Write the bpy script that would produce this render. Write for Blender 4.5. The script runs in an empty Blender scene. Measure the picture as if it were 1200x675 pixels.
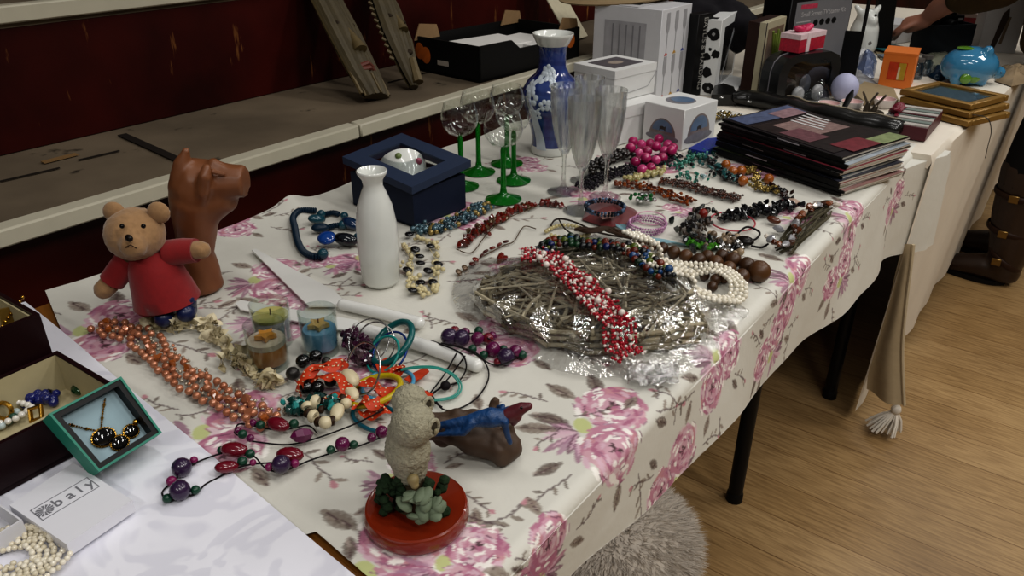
import bpy, bmesh, math, random
import numpy as np
from mathutils import Vector, Matrix, Euler, noise
C = bpy.context.scene.collection
PI = math.pi
rnd = random.Random(7)
# ------------------------------------------------------------------ camera and pixel helpers (1200x675)
TH, YW, CZ, FP = math.radians(27.65), math.radians(37.4), 1.26, 900.0
FWD = Vector((-math.sin(YW)*math.cos(TH), math.cos(YW)*math.cos(TH), -math.sin(TH)))
RGT = Vector((math.cos(YW), math.sin(YW), 0))
DWN = Vector((math.sin(YW)*math.sin(TH), -math.cos(YW)*math.sin(TH), -math.cos(TH)))
HF = Vector((-math.sin(YW), math.cos(YW), 0))
CAM = Vector((0, 0, CZ))
ZC = .74                                   # upper side of the table cloths
cam = bpy.data.cameras.new('camera'); camo = bpy.data.objects.new('camera', cam); C.objects.link(camo)
camo.location = CAM; camo.rotation_euler = (PI/2-TH, 0, YW); cam.sensor_width = 36; cam.lens = 27; cam.clip_start = .02
bpy.context.scene.camera = camo
def ray(px, py): return FWD + RGT*((px-600)/FP) + DWN*((py-337.5)/FP)
def P(px, py, z=ZC):
    r = ray(px, py); return CAM + r*((z-CZ)/r.z)
def PX(px, py, x):
    r = ray(px, py); return CAM + r*(x/r.x)
def V(B, px, py, off=0.):                  # on the upright plane through B that faces the camera, off metres nearer
    r = ray(px, py); return CAM + r*(((B-CAM).dot(HF)-off)/r.dot(HF))
def dep(B): return (B-CAM).dot(FWD)
def mpp(B): return dep(B)/FP
def zt(B, py): return V(B, 600, py).z
# ------------------------------------------------------------------ materials
def lin(h):
    h = h.lstrip('#'); c = [int(h[i:i+2], 16)/255 for i in (0, 2, 4)]
    return tuple(x/12.92 if x <= .04045 else ((x+.055)/1.055)**2.4 for x in c)
MC = {}
def newmat(key):
    m = bpy.data.materials.new(key); m.use_nodes = True; nt = m.node_tree
    return m, nt, nt.nodes['Principled BSDF'], nt.nodes, nt.links
def M(hexc, rough=.5, metal=0., var=.12, scale=60., bump=0., coat=0., trans=0., sheen=0., bscale=None, sss=0.):
    key = f'{hexc}_{rough}_{metal}_{var}_{scale}_{bump}_{coat}_{trans}_{sheen}_{sss}'
    if key in MC: return MC[key]
    m, nt, b, N, L = newmat('surface_'+hexc.strip('#'))
    c = lin(hexc)
    tc = N.new('ShaderNodeTexCoord'); no = N.new('ShaderNodeTexNoise'); no.inputs['Scale'].default_value = scale; no.inputs['Detail'].default_value = 3
    L.new(tc.outputs['Object'], no.inputs['Vector'])
    mx = N.new('ShaderNodeMix'); mx.data_type = 'RGBA'
    mx.inputs[6].default_value = (*[x*(1-var) for x in c], 1); mx.inputs[7].default_value = (*[min(1, x*(1+var)) for x in c], 1)
    L.new(no.outputs['Fac'], mx.inputs[0]); L.new(mx.outputs[2], b.inputs['Base Color'])
    b.inputs['Roughness'].default_value = rough; b.inputs['Metallic'].default_value = metal
    if max(c) < .05 and not coat: b.inputs['Specular IOR Level'].default_value = .25
    b.inputs['Coat Weight'].default_value = coat; b.inputs['Transmission Weight'].default_value = trans
    if sheen: b.inputs['Sheen Weight'].default_value = sheen
    if sss: b.inputs['Subsurface Weight'].default_value = sss; b.inputs['Subsurface Radius'].default_value = (.01, .005, .003)
    if bump:
        bp = N.new('ShaderNodeBump'); bp.inputs['Strength'].default_value = bump; bp.inputs['Distance'].default_value = .002
        n2 = no
        if bscale:
            n2 = N.new('ShaderNodeTexNoise'); n2.inputs['Scale'].default_value = bscale; L.new(tc.outputs['Object'], n2.inputs['Vector'])
        L.new(n2.outputs['Fac'], bp.inputs['Height']); L.new(bp.outputs['Normal'], b.inputs['Normal'])
    MC[key] = m; return m
def MG(tint='#fbfdfc', rough=.02, refl=1.5, bump=0., bs=60., extra=0.):      # thin clear sheet: see-through plus mirror at grazing angles
    key = f'g{tint}{rough}{refl}{bump}{bs}{extra}'
    if key in MC: return MC[key]
    m, nt, b, N, L = newmat('clear_'+tint.strip('#')); N.remove(b); out = N['Material Output']
    tr = N.new('ShaderNodeBsdfTransparent'); tr.inputs[0].default_value = (*lin(tint), 1)
    gl = N.new('ShaderNodeBsdfGlossy'); gl.inputs['Roughness'].default_value = rough; gl.inputs['Color'].default_value = (1, 1, 1, 1)
    fr = N.new('ShaderNodeLayerWeight'); fr.inputs[0].default_value = .5
    pw = N.new('ShaderNodeMath'); pw.operation = 'POWER'; pw.inputs[1].default_value = 4.; L.new(fr.outputs['Facing'], pw.inputs[0])
    f0 = ((refl-1)/(refl+1))**2; mr = N.new('ShaderNodeMath'); mr.operation = 'MULTIPLY_ADD'; mr.inputs[1].default_value = .75; mr.inputs[2].default_value = f0; L.new(pw.outputs[0], mr.inputs[0])
    mx = N.new('ShaderNodeMixShader'); L.new(tr.outputs[0], mx.inputs[1]); L.new(gl.outputs[0], mx.inputs[2])
    fac = mr.outputs[0]
    if extra:
        ma = N.new('ShaderNodeMath'); ma.operation = 'ADD'; ma.use_clamp = True; ma.inputs[1].default_value = extra; L.new(fac, ma.inputs[0]); fac = ma.outputs[0]
    L.new(fac, mx.inputs[0]); L.new(mx.outputs[0], out.inputs['Surface'])
    if bump:
        tc = N.new('ShaderNodeTexCoord'); no = N.new('ShaderNodeTexNoise'); no.inputs['Scale'].default_value = bs; no.inputs['Detail'].default_value = 4
        bp = N.new('ShaderNodeBump'); bp.inputs['Strength'].default_value = bump; bp.inputs['Distance'].default_value = .01
        L.new(tc.outputs['Object'], no.inputs['Vector']); L.new(no.outputs['Fac'], bp.inputs['Height'])
        L.new(bp.outputs['Normal'], gl.inputs['Normal']); L.new(bp.outputs['Normal'], fr.inputs['Normal'])
    MC[key] = m; return m
def MGL(tint='#fbfcfb', share=.5, rough=.01):                             # cut crystal: refracting glass that still lets light through
    key = f'cut{tint}{share}'
    if key in MC: return MC[key]
    m, nt, b, N, L = newmat('crystal'); N.remove(b)
    tr = N.new('ShaderNodeBsdfTransparent'); tr.inputs[0].default_value = (*lin(tint), 1)
    g = N.new('ShaderNodeBsdfGlass'); g.inputs['Roughness'].default_value = rough; g.inputs['IOR'].default_value = 1.45; g.inputs['Color'].default_value = (*lin('#ffffff'), 1)
    mx = N.new('ShaderNodeMixShader'); mx.inputs[0].default_value = share; L.new(tr.outputs[0], mx.inputs[1]); L.new(g.outputs[0], mx.inputs[2]); L.new(mx.outputs[0], N['Material Output'].inputs['Surface'])
    MC[key] = m; return m
# ------------------------------------------------------------------ mesh collector
class MB:
    def __init__(s): s.v = []; s.f = []; s.m = []; s.mats = []; s.cur = 0
    def use(s, mat):
        if mat not in s.mats: s.mats.append(mat)
        s.cur = s.mats.index(mat); return s
    def add(s, vs, fs):
        o = len(s.v); s.v += [Vector(v) for v in vs]; s.f += [tuple(i+o for i in f) for f in fs]; s.m += [s.cur]*len(fs); return s
    def box(s, c, d, M4=None, bev=0.):
        x, y, z = [k/2 for k in d]; c = Vector(c)
        if bev:
            b = min(bev, x*.9, y*.9, z*.9); vs = []; idx = {}
            for sx in (-1, 1):
                for sy in (-1, 1):
                    for sz in (-1, 1):
                        for ax, o in enumerate(((x-b, y-b, z), (x-b, y, z-b), (x, y-b, z-b))):
                            idx[(sx, sy, sz, 2-ax)] = len(vs); vs.append(Vector((sx*o[0], sy*o[1], sz*o[2])))
            fs = []
            for ax in range(3):
                oth = [a for a in range(3) if a != ax]
                for sg in (-1, 1):
                    f = []
                    for a, bb in ((-1, -1), (1, -1), (1, 1), (-1, 1)):
                        k = [0, 0, 0]; k[ax] = sg; k[oth[0]] = a; k[oth[1]] = bb; f.append(idx[(*k, ax)])
                    fs.append(f)
            for ax in range(3):
                oth = [a for a in range(3) if a != ax]
                for a in (-1, 1):
                    for bb in (-1, 1):
                        k1 = [0, 0, 0]; k1[ax] = -1; k1[oth[0]] = a; k1[oth[1]] = bb
                        k2 = list(k1); k2[ax] = 1
                        fs.append([idx[(*k1, oth[0])], idx[(*k2, oth[0])], idx[(*k2, oth[1])], idx[(*k1, oth[1])]])
            for sx in (-1, 1):
                for sy in (-1, 1):
                    for sz in (-1, 1): fs.append([idx[(sx, sy, sz, a)] for a in range(3)])
        else:
            vs = [Vector((a*x, b*y, e*z)) for a in (-1, 1) for b in (-1, 1) for e in (-1, 1)]
            fs = [(0, 1, 3, 2), (4, 6, 7, 5), (0, 4, 5, 1), (2, 3, 7, 6), (0, 2, 6, 4), (1, 5, 7, 3)]
        vs = [(M4 @ v if M4 else v)+c for v in vs]
        return s.add(vs, fs)
    def lathe(s, prof, c=(0, 0, 0), n=28, flute=None, M3=None):
        c = Vector(c); rows = []; vs = []
        for k, (r, z) in enumerate(prof):
            if r < 1e-5: rows.append([len(vs)]); vs.append(c+((M3 @ Vector((0, 0, z))) if M3 else Vector((0, 0, z))))
            else:
                row = []
                for i in range(n):
                    a = 2*PI*i/n; q = r*(1+(flute(k, a) if flute else 0)); p = Vector((q*math.cos(a), q*math.sin(a), z))
                    row.append(len(vs)); vs.append(c+(M3 @ p if M3 else p))
                rows.append(row)
        fs = []
        for a, b in zip(rows, rows[1:]):
            if len(a) == 1 and len(b) == 1: continue
            for i in range(n):
                j = (i+1) % n
                if len(a) == 1: fs.append((a[0], b[i], b[j]))
                elif len(b) == 1: fs.append((a[i], b[0], a[j]))
                else: fs.append((a[i], b[i], b[j], a[j]))
        return s.add(vs, fs)
    def tube(s, pts, r, n=8, closed=False, cap=True, flat=1., up=None):
        pts = [Vector(p) for p in pts]; m = len(pts)
        rs = r if isinstance(r, (list, tuple)) else [r]*m
        u0 = Vector(up) if up else Vector((0, 0, 1)); vs = []; N_ = None
        for i in range(m):
            a = pts[(i-1) % m] if (closed or i > 0) else pts[0]; b = pts[(i+1) % m] if (closed or i < m-1) else pts[-1]
            t = (b-a); t = t.normalized() if t.length > 1e-9 else Vector((1, 0, 0))
            if N_ is None or up:
                q = u0 if abs(t.dot(u0)) < .95 else Vector((1, 0, 0)); N_ = (q-t*q.dot(t)).normalized()
            else:
                N_ = (N_-t*N_.dot(t)); N_ = N_.normalized() if N_.length > 1e-6 else Vector((1, 0, 0))
            B_ = t.cross(N_)
            for k in range(n):
                an = 2*PI*k/n; vs.append(pts[i]+B_*(rs[i]*math.cos(an))+N_*(rs[i]*flat*math.sin(an)))
        fs = []
        for i in range(m if closed else m-1):
            j = (i+1) % m
            for k in range(n):
                l = (k+1) % n; fs.append((i*n+k, i*n+l, j*n+l, j*n+k))
        if cap and not closed:
            fs.append(tuple(range(n))[::-1]); fs.append(tuple((m-1)*n+k for k in range(n)))
        return s.add(vs, fs)
    def cap(s, pts, rs, n=12):                                            # a limb: tube with round ends
        pts = [Vector(p) for p in pts]; s.tube(pts, rs, n); s.ball(pts[0], rs[0], n=n); s.ball(pts[-1], rs[-1], n=n); return s
    def ball(s, c, r, sc=(1, 1, 1), n=12, M3=None):
        c = Vector(c); k = max(4, n//2+1); vs = [Vector((0, 0, 1))]
        for i in range(1, k):
            ph = PI*i/k
            for j in range(n): a = 2*PI*j/n; vs.append(Vector((math.sin(ph)*math.cos(a), math.sin(ph)*math.sin(a), math.cos(ph))))
        vs.append(Vector((0, 0, -1))); fs = []
        for j in range(n): fs.append((0, 1+j, 1+(j+1) % n))
        for i in range(k-2):
            for j in range(n):
                a = 1+i*n; fs.append((a+j, a+n+j, a+n+(j+1) % n, a+(j+1) % n))
        a = 1+(k-2)*n; e = len(vs)-1
        for j in range(n): fs.append((a+j, e, a+(j+1) % n))
        out = []
        for v in vs:
            q = Vector((v.x*r*sc[0], v.y*r*sc[1], v.z*r*sc[2])); out.append(c+(M3 @ q if M3 else q))
        return s.add(out, fs)
    def quad(s, a, b, c, d): return s.add([a, b, c, d], [(0, 1, 2, 3)])
    def poly(s, pts): return s.add(pts, [tuple(range(len(pts)))])
    def prism(s, pts, h):                                                 # pts: base ring (Vectors), h: extrusion Vector
        n = len(pts); h = Vector(h); pts = [Vector(p) for p in pts]
        return s.add(pts+[p+h for p in pts], [tuple(range(n))[::-1], tuple(range(n, 2*n))]+[(i, (i+1) % n, (i+1) % n+n, i+n) for i in range(n)])
    def grid(s, f, nu, nv):
        vs = [f(i/nu, j/nv) for i in range(nu+1) for j in range(nv+1)]; w = nv+1
        return s.add(vs, [(i*w+j, (i+1)*w+j, (i+1)*w+j+1, i*w+j+1) for i in range(nu) for j in range(nv)])
    def mesh(s, name, mat=None, off=Vector((0, 0, 0)), ang=40):
        me = bpy.data.meshes.new(name); me.from_pydata([tuple(v-off) for v in s.v], [], s.f)
        if mat: me.materials.append(mat)
        else:
            for q in s.mats: me.materials.append(q)
            me.polygons.foreach_set('material_index', s.m)
        bm = bmesh.new(); bm.from_mesh(me); bmesh.ops.recalc_face_normals(bm, faces=bm.faces); bm.to_mesh(me); bm.free()
        me.polygons.foreach_set('use_smooth', [True]*len(me.polygons))
        me.set_sharp_from_angle(angle=math.radians(ang)); me.update(); return me
# ------------------------------------------------------------------ objects
def tag(o, label=None, cat=None, group=None, kind=None):
    if label: o['label'] = label
    if cat: o['category'] = cat
    if group: o['group'] = group
    if kind: o['kind'] = kind
    return o
def thing(name, label, cat, loc, rz=0., group=None):
    o = bpy.data.objects.new(name, None); C.objects.link(o); o.empty_display_size = .02
    o.location = loc; o.rotation_euler = (0, 0, rz); o['_m'] = 1; del o['_m']
    return tag(o, label, cat, group)
def W(o):
    m = Matrix.Translation(o.location) @ o.rotation_euler.to_matrix().to_4x4() @ Matrix.Diagonal((*o.scale, 1))
    return W(o.parent) @ m if o.parent else m
def part(name, mb, mat, parent, label=None, kind=None, ang=40, world=False, of=None):     # mesh in the parent's frame (or in the world's)
    if world:
        inv = W(parent).inverted(); mb.v = [inv @ v for v in mb.v]
    me = mb.mesh(name, mat, ang=ang)
    lo = Vector([min(v[i] for v in mb.v) for i in range(3)]); hi = Vector([max(v[i] for v in mb.v) for i in range(3)])
    off = (lo+hi)/2; me.transform(Matrix.Translation(-off))
    o = bpy.data.objects.new(name, me); C.objects.link(o); o.parent = parent; o.location = off
    if of is not None: o.parent = of; o.location = off-of.location
    return tag(o, label, None, None, kind)
def solo(name, mb, mat, label=None, cat=None, group=None, kind=None, ang=40):    # a thing that is one mesh, built in the world frame
    lo = Vector([min(v[i] for v in mb.v) for i in range(3)]); hi = Vector([max(v[i] for v in mb.v) for i in range(3)])
    off = Vector(((lo.x+hi.x)/2, (lo.y+hi.y)/2, lo.z))
    me = mb.mesh(name, mat, off=off, ang=ang); o = bpy.data.objects.new(name, me); C.objects.link(o); o.location = off
    return tag(o, label, cat, group, kind)
def struct(name, mb, mat, label=None): return solo(name, mb, mat, label, None, None, 'structure')
def fuse(o, voxel, it=6, disp=None):                                     # one continuous skin over overlapping shapes
    md = o.modifiers.new('r', 'REMESH'); md.mode = 'VOXEL'; md.voxel_size = voxel
    sm = o.modifiers.new('s', 'SMOOTH'); sm.iterations = it; sm.factor = .5
    dg = bpy.context.evaluated_depsgraph_get(); ev = o.evaluated_get(dg); me = bpy.data.meshes.new_from_object(ev)
    o.modifiers.clear(); mats = [m for m in o.data.materials]; o.data = me; me.materials.clear()
    for m in mats: me.materials.append(m)
    if disp:
        a, f = disp
        for v in me.vertices: v.co += v.normal*a*noise.noise(v.co*f)
    me.polygons.foreach_set('use_smooth', [True]*len(me.polygons)); me.update(); return o
def copy_tree(o, parent=None):
    c = o.copy(); C.objects.link(c)
    if parent: c.parent = parent
    for ch in list(o.children): copy_tree(ch, c)
    return c
def writing(name, body, size, mat, parent, M4, align='CENTER', squeeze=1., ext=.0002):
    cu = bpy.data.curves.new(name, 'FONT'); cu.body = body; cu.size = size; cu.align_x = align; cu.align_y = 'CENTER'; cu.extrude = ext
    t = bpy.data.objects.new(name, cu); C.objects.link(t); dg = bpy.context.evaluated_depsgraph_get(); dg.update()
    me = bpy.data.meshes.new_from_object(t.evaluated_get(dg)); bpy.data.objects.remove(t)
    me.transform(M4 @ Matrix.Diagonal((squeeze, 1, 1, 1))); me.materials.clear(); me.materials.append(mat)
    o = bpy.data.objects.new(name, me); C.objects.link(o); o.parent = parent; return o
# ------------------------------------------------------------------ curves
def smooth(pts, per=8, closed=False):
    pts = [Vector(p) for p in pts]; n = len(pts); out = []
    g = (lambda i: pts[i % n]) if closed else (lambda i: pts[max(0, min(n-1, i))])
    for i in range(n if closed else n-1):
        a, b, c, d = g(i-1), g(i), g(i+1), g(i+2)
        for k in range(per):
            t = k/per; out.append(.5*((2*b)+(c-a)*t+(2*a-5*b+4*c-d)*t*t+(3*b-a-3*c+d)*t**3))
    if not closed: out.append(pts[-1])
    return out
def along(pts, step):
    out = []; acc = 0
    for a, b in zip(pts, pts[1:]):
        L = (b-a).length
        while acc <= L:
            out.append((a.lerp(b, acc/L if L else 0), (b-a).normalized() if L else Vector((1, 0, 0)))); acc += step
        acc -= L
    return out
def pline(px, z=ZC, closed=False, per=8): return smooth([P(*p[:2], z+(p[2] if len(p) > 2 else 0)) for p in px], per, closed)
def ringpts(c, r, n=40, tilt=(0, 0, 0), ry=None):
    E3 = Euler(tilt).to_matrix(); ry = ry or r
    return [Vector(c)+E3 @ Vector((r*math.cos(2*PI*i/n), ry*math.sin(2*PI*i/n), 0)) for i in range(n)]
# ------------------------------------------------------------------ beads
BM = {}
def bead_mesh(shape, mat):
    k = (shape, mat.name)
    if k in BM: return BM[k]
    mb = MB()
    if shape == 'ball': mb.ball((0, 0, 0), 1, n=14)
    elif shape == 'low': mb.ball((0, 0, 0), 1, n=8)
    elif shape == 'disc': mb.ball((0, 0, 0), 1, (1, 1, .45), n=12)
    elif shape == 'oval': mb.ball((0, 0, 0), 1, (1.7, 1, .8), n=12)
    elif shape == 'ring': mb.lathe([(.3, -.35), (.75, -.45), (1, 0), (.75, .45), (.3, .35), (.3, -.35)], n=14, M3=Euler((0, PI/2, 0)).to_matrix())
    elif shape == 'wafer': mb.lathe([(0, -.25), (.85, -.25), (1, 0), (.85, .25), (0, .25)], n=14, M3=Euler((0, PI/2, 0)).to_matrix())
    elif shape == 'facet':
        mb.lathe([(0, -1.5), (.75, -.9), (1, 0), (.75, .9), (0, 1.5)], n=6, M3=Euler((0, PI/2, 0)).to_matrix())
    elif shape == 'chip':
        r2 = random.Random(len(BM)); mb.ball((0, 0, 0), 1, n=7); mb.v = [Vector((v.x*r2.uniform(.7, 1.5), v.y*r2.uniform(.5, 1), v.z*r2.uniform(.5, 1))) for v in mb.v]
    elif shape == 'tube': mb.tube([(-1.6, 0, 0), (1.6, 0, 0)], .7, 8)
    elif shape == 'shell':
        def f(u, v): a = (u-.5)*2.6; q = .25+v; return Vector((math.cos(a)*q-.5, math.sin(a)*q, .5*v*v*math.sin(3*a)+.3*v))
        mb.grid(f, 7, 4); mb.grid(lambda u, v: f(u, v)*.7+Vector((0, 0, .25)), 7, 4)
    me = mb.mesh('bead', mat, ang=(20 if shape in ('facet', 'chip', 'shell') else 60)); BM[k] = (me, mb); return BM[k]
def necklace(name, label, cat, beads, N=100, cords=(), group=None, part_name='bead', base=None):
    """beads: (pos, radius, shape, material, rotation Euler or None); the largest N in view are parts, the rest one run"""
    allp = [b[0] for b in beads] or [p for c in cords for p in c[0]]
    loc = Vector((sum(p.x for p in allp)/len(allp), sum(p.y for p in allp)/len(allp), min(p.z for p in allp) if base is None else base))
    t = thing(name, label, cat, loc, 0, group)
    beads = sorted(beads, key=lambda b: -b[1]/dep(b[0]))
    for b in beads[:N]:
        me = bead_mesh(b[2], b[3])[0]; o = bpy.data.objects.new(part_name, me); C.objects.link(o); o.parent = t
        o.location = b[0]-loc; o.scale = (b[1],)*3
        if b[4]: o.rotation_euler = b[4]
    rest = beads[N:]
    if rest:
        mb = MB()
        for b in rest:
            src = bead_mesh('low' if b[2] == 'ball' else b[2], b[3])[1]; mb.use(b[3]); R3 = b[4].to_matrix() if b[4] else Matrix.Identity(3)
            mb.add([b[0]-loc+(R3 @ v)*b[1] for v in src.v], src.f)
        part('bead_run', mb, None, t, kind='stuff' if N else None, ang=60)
    for c in cords:
        part(c[3] if len(c) > 3 else 'cord', MB().tube([p-loc for p in c[0]], c[1], 6), c[2], t)
    return t
def face(t, roll=0.): return Euler((roll, -math.asin(max(-1, min(1, t.z))), math.atan2(t.y, t.x)))
def strand(pts, r, shape, mats, step=2., jit=0., lift=True, orient=True, rj=.0, zj=0., R=rnd):
    """beads of radius r along pts (already on the surface)"""
    out = []
    for p, t in along(pts, r*step):
        q = r*(1+R.uniform(-rj, rj)); n = Vector((-t.y, t.x, 0))
        out.append((p+n*R.uniform(-jit, jit)+Vector((0, 0, (q*.9 if lift else 0)+R.uniform(0, zj))), q, shape, R.choice(mats), face(t, R.uniform(0, 6)) if orient else Euler((R.uniform(0, 6), R.uniform(0, 6), R.uniform(0, 6)))))
    return out
def offs(pts, d, wob=.0, seed=0):
    out = []; n = len(pts)
    for i, p in enumerate(pts):
        t = pts[min(n-1, i+1)]-pts[max(0, i-1)]; q = Vector((-t.y, t.x, 0)); q = q.normalized() if q.length > 1e-9 else Vector((0, 0, 0))
        out.append(p+q*(d+wob*noise.noise(Vector((i*.25, seed*7.3, 0)))))
    return out
def heap(px, r, shape, mats, n, spread, z=ZC, rj=.3, hz=0., R=rnd):                  # beads tumbled about a pixel path
    pts = pline(px, z); out = []
    for i in range(int(n*1.45)):
        p = R.choice(pts); a = R.uniform(0, 6.28); d = R.gauss(0, spread); q = r*(1+R.uniform(-rj, rj))
        out.append((p+Vector((d*math.cos(a), d*math.sin(a), q*.9+R.uniform(0, hz))), q, shape, R.choice(mats), Euler((R.uniform(0, 6), R.uniform(0, 6), R.uniform(0, 6)))))
    return out
# ================================================================== THE SETTING
def texco(N): return N.new('ShaderNodeTexCoord')
def wood_floor():
    m, nt, b, N, L = newmat('floor_boards'); tc = texco(N)
    br = N.new('ShaderNodeTexBrick'); br.inputs['Scale'].default_value = 1; br.inputs['Brick Width'].default_value = 1.7; br.inputs['Row Height'].default_value = .115
    br.inputs['Mortar Size'].default_value = .0012; br.offset = .37; br.inputs['Color1'].default_value = (*lin('#b0946a'), 1); br.inputs['Color2'].default_value = (*lin('#a08359'), 1); br.inputs['Mortar'].default_value = (*lin('#7c5c38'), 1)
    L.new(tc.outputs['Object'], br.inputs['Vector'])
    mp = N.new('ShaderNodeMapping'); mp.inputs['Scale'].default_value = (6, 70, 1); L.new(tc.outputs['Object'], mp.inputs[0])
    n1 = N.new('ShaderNodeTexNoise'); n1.inputs['Scale'].default_value = 2.2; n1.inputs['Detail'].default_value = 6; L.new(mp.outputs[0], n1.inputs['Vector'])
    n2 = N.new('ShaderNodeTexNoise'); n2.inputs['Scale'].default_value = 3.; n2.inputs['Detail'].default_value = 4; L.new(tc.outputs['Object'], n2.inputs['Vector'])
    mx = N.new('ShaderNodeMix'); mx.data_type = 'RGBA'; mx.blend_type = 'MULTIPLY'; mx.inputs[0].default_value = .75; L.new(br.outputs['Color'], mx.inputs[6])
    cr = N.new('ShaderNodeValToRGB'); cr.color_ramp.elements[0].position = .3; cr.color_ramp.elements[0].color = (.5, .44, .38, 1); cr.color_ramp.elements[1].position = .62; cr.color_ramp.elements[1].color = (1, 1, 1, 1)
    L.new(n1.outputs['Fac'], cr.inputs[0]); L.new(cr.outputs[0], mx.inputs[7])
    m2 = N.new('ShaderNodeMix'); m2.data_type = 'RGBA'; m2.blend_type = 'MULTIPLY'; m2.inputs[0].default_value = .5; L.new(mx.outputs[2], m2.inputs[6])
    c2 = N.new('ShaderNodeValToRGB'); c2.color_ramp.elements[0].position = .35; c2.color_ramp.elements[0].color = (.6, .55, .5, 1); c2.color_ramp.elements[1].position = .6; c2.color_ramp.elements[1].color = (1, 1, 1, 1)
    L.new(n2.outputs['Fac'], c2.inputs[0]); L.new(c2.outputs[0], m2.inputs[7]); L.new(m2.outputs[2], b.inputs['Base Color'])
    b.inputs['Roughness'].default_value = .38
    bp = N.new('ShaderNodeBump'); bp.inputs['Strength'].default_value = .15; bp.inputs['Distance'].default_value = .002; L.new(br.outputs['Fac'], bp.inputs['Height']); bp.invert = True; L.new(bp.outputs['Normal'], b.inputs['Normal'])
    return m
def scuffed(key, base, dark, scuff, amt, sc, rough, stretch=(1, 1, 1)):
    m, nt, b, N, L = newmat(key); tc = texco(N)
    n1 = N.new('ShaderNodeTexNoise'); n1.inputs['Scale'].default_value = 3.5; n1.inputs['Detail'].default_value = 5; L.new(tc.outputs['Object'], n1.inputs['Vector'])
    mx = N.new('ShaderNodeMix'); mx.data_type = 'RGBA'; mx.inputs[6].default_value = (*lin(dark), 1); mx.inputs[7].default_value = (*lin(base), 1)
    c0 = N.new('ShaderNodeValToRGB'); c0.color_ramp.elements[0].position = .36; c0.color_ramp.elements[1].position = .62; L.new(n1.outputs['Fac'], c0.inputs[0]); L.new(c0.outputs[0], mx.inputs[0])
    mp = N.new('ShaderNodeMapping'); mp.inputs['Scale'].default_value = stretch; L.new(tc.outputs['Object'], mp.inputs[0])
    n2 = N.new('ShaderNodeTexNoise'); n2.inputs['Scale'].default_value = sc; n2.inputs['Detail'].default_value = 5; n2.inputs['Roughness'].default_value = .6; L.new(mp.outputs[0], n2.inputs['Vector'])
    cr = N.new('ShaderNodeValToRGB'); cr.color_ramp.elements[0].position = amt; cr.color_ramp.elements[1].position = amt+.07; L.new(n2.outputs['Fac'], cr.inputs[0])
    m2 = N.new('ShaderNodeMix'); m2.data_type = 'RGBA'; L.new(cr.outputs[0], m2.inputs[0]); L.new(mx.outputs[2], m2.inputs[6]); m2.inputs[7].default_value = (*lin(scuff), 1); b.inputs['Specular IOR Level'].default_value = .15
    L.new(m2.outputs[2], b.inputs['Base Color']); b.inputs['Roughness'].default_value = rough; return m
RED = scuffed('stage_red_paint', '#40100a', '#260604', '#80562f', .645, 8, .5, (1, 3.2, .6))
BOARD = scuffed('stage_hardboard', '#6f6353', '#5a5043', '#2a241d', .635, 11, .75)
CREAM = M('#b3ae9c', .45, var=.1, scale=20)
XE, XR, ZL, ZR = -1.18, -1.547, .828, 1.075
mb = MB(); mb.box((1.0, 3, -.02), (7, 12, .04)); struct('floor', mb, wood_floor())
mb = MB(); mb.box((XE-.03, 3, ZL/2-.01), (.02, 12, ZL-.02)); struct('wall_stage_front', mb, RED)
mb = MB(); mb.box(((XE+XR)/2-.012, 3, ZL-.012), (XE-XR+.02, 12, .02)); struct('floor_stage_step', mb, BOARD)
mb = MB(); mb.box((XR-.012, 3, (ZL+ZR)/2-.01), (.02, 12, ZR-ZL-.02)); struct('wall_stage_riser', mb, RED)
mb = MB(); mb.box((XR-.9, 3, ZR-.025), (1.8, 12, .02)); struct('floor_stage_top', mb, BOARD)
yj = PX(417, 148, XE).y
for k, (a, bb) in enumerate(((-2.9, yj-.002), (yj+.002, 8.9))):
    mb = MB(); mb.box((XE-.004, (a+bb)/2, ZL-.008), (.034, bb-a, .027), bev=.003); struct('trim_%d' % (k+1), mb, CREAM)
mb = MB(); mb.box((XR-.002, 3, ZR-.012), (.03, 12, .03), bev=.003); struct('trim_3', mb, CREAM)
mb = MB(); mb.box((-2.35, 3, 2.0), (.04, 12, 1.9)); struct('wall_stage_back', mb, RED)
mb = MB(); mb.box((1.0, 7.4, 1.5), (7, .05, 3.0)); struct('wall_far', mb, M('#8d8577', .8))
mb = MB(); mb.box((4.5, 3, 1.5), (.05, 12, 3.0)); struct('wall_hall_side', mb, M('#a79c88', .8))
# seams, a hinge plate and a loose dark batten line in the step boards
DK = M('#1d1712', .8)
def ledge_strip(name, a, b, w, mat, lab, h=.0016):
    A = P(*a, ZL); B = P(*b, ZL); d = (B-A).normalized(); n = Vector((-d.y, d.x, 0))*w/2
    return MB().prism([A+n, A-n, B-n, B+n], (0, 0, h))
for k, (a, b, w) in enumerate((((0, 213), (70, 197), .004), ((92, 188), (140, 177), .004), ((455, 97), (520, 80), .004), ((143, 158), (212, 189), .017))):
    struct('trim_%d' % (k+4), ledge_strip('trim', a, b, w, DK, ''), DK)
struct('trim_8', ledge_strip('trim', (50, 191), (90, 181), .014, DK, '', .002), M('#7a5f3c', .6))
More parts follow.
